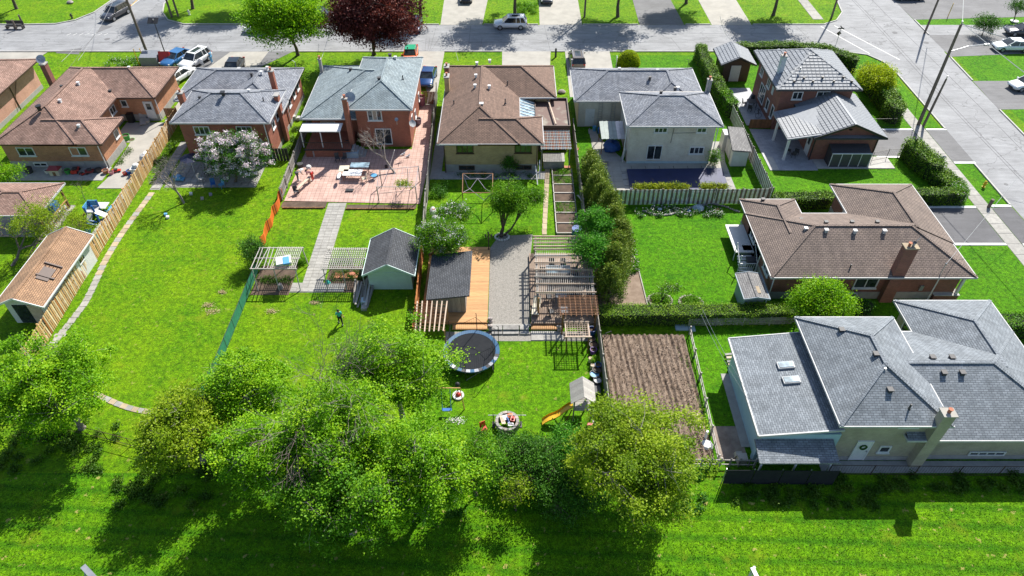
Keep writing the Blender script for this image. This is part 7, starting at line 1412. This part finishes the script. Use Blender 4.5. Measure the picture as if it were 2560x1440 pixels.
for px,py,m,l,r,h_ in ((172,434,'green','lime green toy tub near the playhouse',.3,.5),(266,433,'terra','wicker basket at the end of the walk',.32,.4),(280,436,'pink','pink toy basket beside the wicker basket',.26,.35),(314,438,'red','red bucket at the foot of the board fence',.22,.35),(326,434,'blue','round blue bucket at the foot of the board fence',.3,.4),(318,350,'green','round green planter at the corner of the orange brick wing',.4,.6),(75,432,'dark','dark tub left of the playhouse',.4,.6),(120,433,'offwhite','white wire rack tub beside the playhouse',.25,.4),(248,430,'dark','dark barrow tub under the brick wall',.35,.4)): pot(l,px,py,r,h_,m)
pot('pale green round tray table beside the green planter',329,350,.38,.08,'lime')
b=B(); b.box(-.3,-.3,0,.3,.3,1.0); b.box(-.33,-.33,1.0,.33,.33,1.06); solo(b,'wheelie_bin',M['black'],'black wheelie bin in the orange brick yard','bin',G(331,305,0)); 
b=B(); b.cb((0,0,.35),(.7,1.5,.12),rx=.35); b.cb((0,.5,.7),(.65,.5,.1),rx=.9); b.bar((-.35,-.6,0),(-.3,.4,.6),.05); b.bar((.35,-.6,0),(.3,.4,.6),.05); b.cb((.5,-.2,.2),(.35,.7,.4)); solo(b,'garden_lounger',M['slab'],'folded padded lounger leaning in the orange brick yard','lounger',G(360,306,.05),.3)
t=thing('climbing_frame','blue and grey plastic climbing frame with small slide','climbing frame',G(238,560)); x0,y0=0,0
for dx,dy,h_ in ((-.9,.8,1.3),(-.1,.8,1.5),(-.9,1.7,1.3),(-.1,1.7,1.5),(.3,.3,.8)): b=B(); b.cyl((dx,dy,0),.09,h_,8); b.out('post',M['blue'],t,local=True)
b=B(); b.box(-1,.75,.7,0,1.8,.8); b.out('platform',M['grey'],t,local=True); b=B(); b.cb((-.5,1.75,1.15),(.9,.08,.6)); b.cb((-1.0,1.25,1.1),(.08,.9,.5)); b.out('panel',M['lblue'],t,local=True); b=B(); b.cb((.35,.9,.55),(1.0,.6,.06),ry=.55); b.cb((-.5,.35,.45),(.5,.9,.06),rx=.6); b.out('slide',M['grey'],t,local=True); b=B(); b.tube([(-.9,.1,.1),(-.4,-.2,.55),(.2,.1,.15)],.09,8); b.tube([(-.8,-.3,.1),(-.3,-.6,.5),(.3,-.3,.1)],.09,8); b.out('arch',M['blue'],t,local=True); b=B(); b.cb((-1.3,.9,.4),(.5,.7,.07),ry=-.6); b.out('ramp',M['red_dark'],t,local=True)
c=G(222,600); b=B(); b.add([(-.3,-.5,0),(.3,-.5,0),(.3,.6,.8),(-.3,.6,.8),(-.3,-.5,-.0)],[(0,1,2,3)]); b.cb((0,0,.4),(.55,1.3,.06),rx=.6); b.cb((.7,0,.25),(.6,.7,.3)); solo(b,'toy_slide',M['teal_dark'],'faded teal toy slide lying at the path end','toy slide',(*c[:2],.02))
t=thing('picnic_table','white topped toy picnic table with blue benches','picnic table',G(258,525)); b=B(); b.box(-.6,-.5,.5,.6,.5,.56); b.out('table_top',M['offwhite'],t,local=True)
for x in (-.35,.9): b=B(); b.box(x-.18 if x>0 else x-.55,-.5,.28,x+.18 if x>0 else x-.3,.5,.33); b.out('bench',M['lblue'],t,local=True)
b=B(); b.bar((-.5,-.3,0),(-.2,-.3,.5),.06); b.bar((-.5,.3,0),(-.2,.3,.5),.06); b.bar((.5,-.3,0),(.2,-.3,.5),.06); b.bar((.5,.3,0),(.2,.3,.5),.06); b.out('legs',M['lblue'],t,local=True)
c=G(397,158); b=B(); b.add([(-1.9,-.8,0),(.3,-.8,0),(.3,.8,0),(-1.9,.8,0),(-1.9,-.8,1.1),(.3,-.8,1.1),(.3,.8,1.4),(-1.9,.8,1.4)],[(4,5,6,7),(0,1,5,4),(1,2,6,5),(2,3,7,6),(3,0,4,7)],0); b.add([(.4,-.8,0),(1.8,-.8,0),(1.8,.8,0),(.4,.8,0),(.4,0,1.6),(1.8,0,1.6)],[(0,1,5,4),(2,3,4,5),(0,4,3),(1,2,5)],1); solo(b,'trailer',[M['metalroof'],M['red']],'grey and red peaked trailer behind the orange brick house','trailer',c)
t=thing('park_bench','dark jumble of bench and posts at the far left kerb','bench',G(40,72)); b=B(); b.box(-1.2,-.3,.4,1.2,.3,.48); b.out('seat',M['wood_dark'],t,local=True); b=B(); b.cb((0,.35,.8),(2.4,.06,.5)); b.out('backrest',M['wood_dark'],t,local=True)
for x in (-1.1,0,1.1): b=B(); b.box(x-.05,-.3,0,x+.05,.35,.4); b.out('leg',M['black'],t,local=True)
post('dark wooden post at the far left kerb, upper',58,62,1.4,.12,'pole','kerb_post'); post('dark wooden post at the far left kerb, lower',42,75,1.4,.12,'pole','kerb_post')
# lot 8/9 small things
c=G(1703,818); b=B(); b.box(-.5,-.4,0,.5,.4,.12); b.cb((.8,-.2,.05),(.5,.6,.08)); solo(b,'metal_lid',M['lblue2'],'pale blue metal sheet at the top corner of the tilled garden','sheet',c)
c=G(1668,800); b=B(); b.box(-.35,-.25,0,.35,.25,.5); b.box(-.2,-.26,.5,.3,.2,.54,1); solo(b,'wheelbarrow_box',[M['dark'],M['red']],'dark box with a red lid against the long hedge','box',c)
c=G(1748,1055); b=B(); b.bar((0,-.6,.12),(0,.65,.14),.16,.05); solo(b,'plank',M['wood_pale'],'short pale plank on the garden edge','plank',c)
c=G(1764,1105); b=B(); b.sph((0,-.3,.1),.45,8,sz=.4); b.cyl((0,.25,0),.1,.9,8); solo(b,'garden_ornament',M['white'],'white cloth bundle and post in the garden corner','bundle',c,smooth=False)
c=G(1826,905); t=thing('log_rack','pale rack with firewood beside the grey lean-to wall','rack',(c[0],c[1],0))
for i in range(5): b=B(); b.bar((c[0]-.3,c[1]-.8+i*.35,.15+.05*(i%2)),(c[0]+.45,c[1]-.75+i*.35,.2),.18,.1); b.out('log',M['wood_pale' if i%2 else 'stone'],t)
c=G(1868,1035); chair('pale blue chair half under the pale grey roof edge',c[0],c[1],1.2,'lblue2'); c=G(1884,1120); b=B(); b.cb((0,0,.3),(.6,.5,.6)); b.cb((-.2,.3,.35),(.4,.3,.5),rx=.3); solo(b,'box',M['wood_gw'],'grey brown box by the corner of the lower lean-to','box',(15.2,25.9))
b=B(); b.cyl((0,0,.0),.03,1.0,6); b.tube([(0,0,1),(-.5,-.5,1.3),(-1.1,-1.4,.2)],.03,6); solo(b,'garden_hose',M['black'],'thin dark hooked hose in the tilled garden corner','hose',G(1525,850))
b=B(); b.box(33.1,39.95,0,33.9,40.6,.6); tag(b.out('air_conditioner',M['metalroof']),'grey air conditioner in the shade of the brown brick wall','air conditioner')
pot('round white birdbath by the vase shaped shrub',2535,55,.55,.2,'white','grey'); 
for i,(px,py,m,l) in enumerate(((1862,640,'metalroof','dark grey boxy barbecue by the white side deck'),(1873,668,'dark','black boxy barbecue below the grey one'))): b=B(); b.box(-.35,-.3,0,.35,.3,.8); b.box(-.4,-.35,.8,.4,.35,.95); solo(b,'barbecue',M[m],l,'barbecue',G(px,py))
for i in range(9):
    c=G(1625+i*24,527+random.uniform(-6,4)); 
    if i in (1,4,5,7): b=B(); b.sph((0,0,.15),.2 if i!=5 else .5,8,sz=.6,sx=1.2); solo(b,'bed_ornament',M[('white','lblue2','red_dark','white','blue','lblue2','white','terra','white')[i]],('','white ornament at the left of the shaded bed','','','blue ornament in the shaded bed','pale blue dome cover in the shaded bed','','terracotta ornament at the right of the shaded bed')[i],'ornament',c,smooth=True)

t=thing('stone_ring','ring of whitewashed stones round the trunk of the irregular fruit tree','stone ring',G(1255,594))
for i in range(16): a=2*PI*i/16; b=B(); b.sph((.62*math.cos(a),.5*math.sin(a),.08),.12,6,sz=.8); b.out('stone',M['offwhite'],t,local=True,smooth=True)
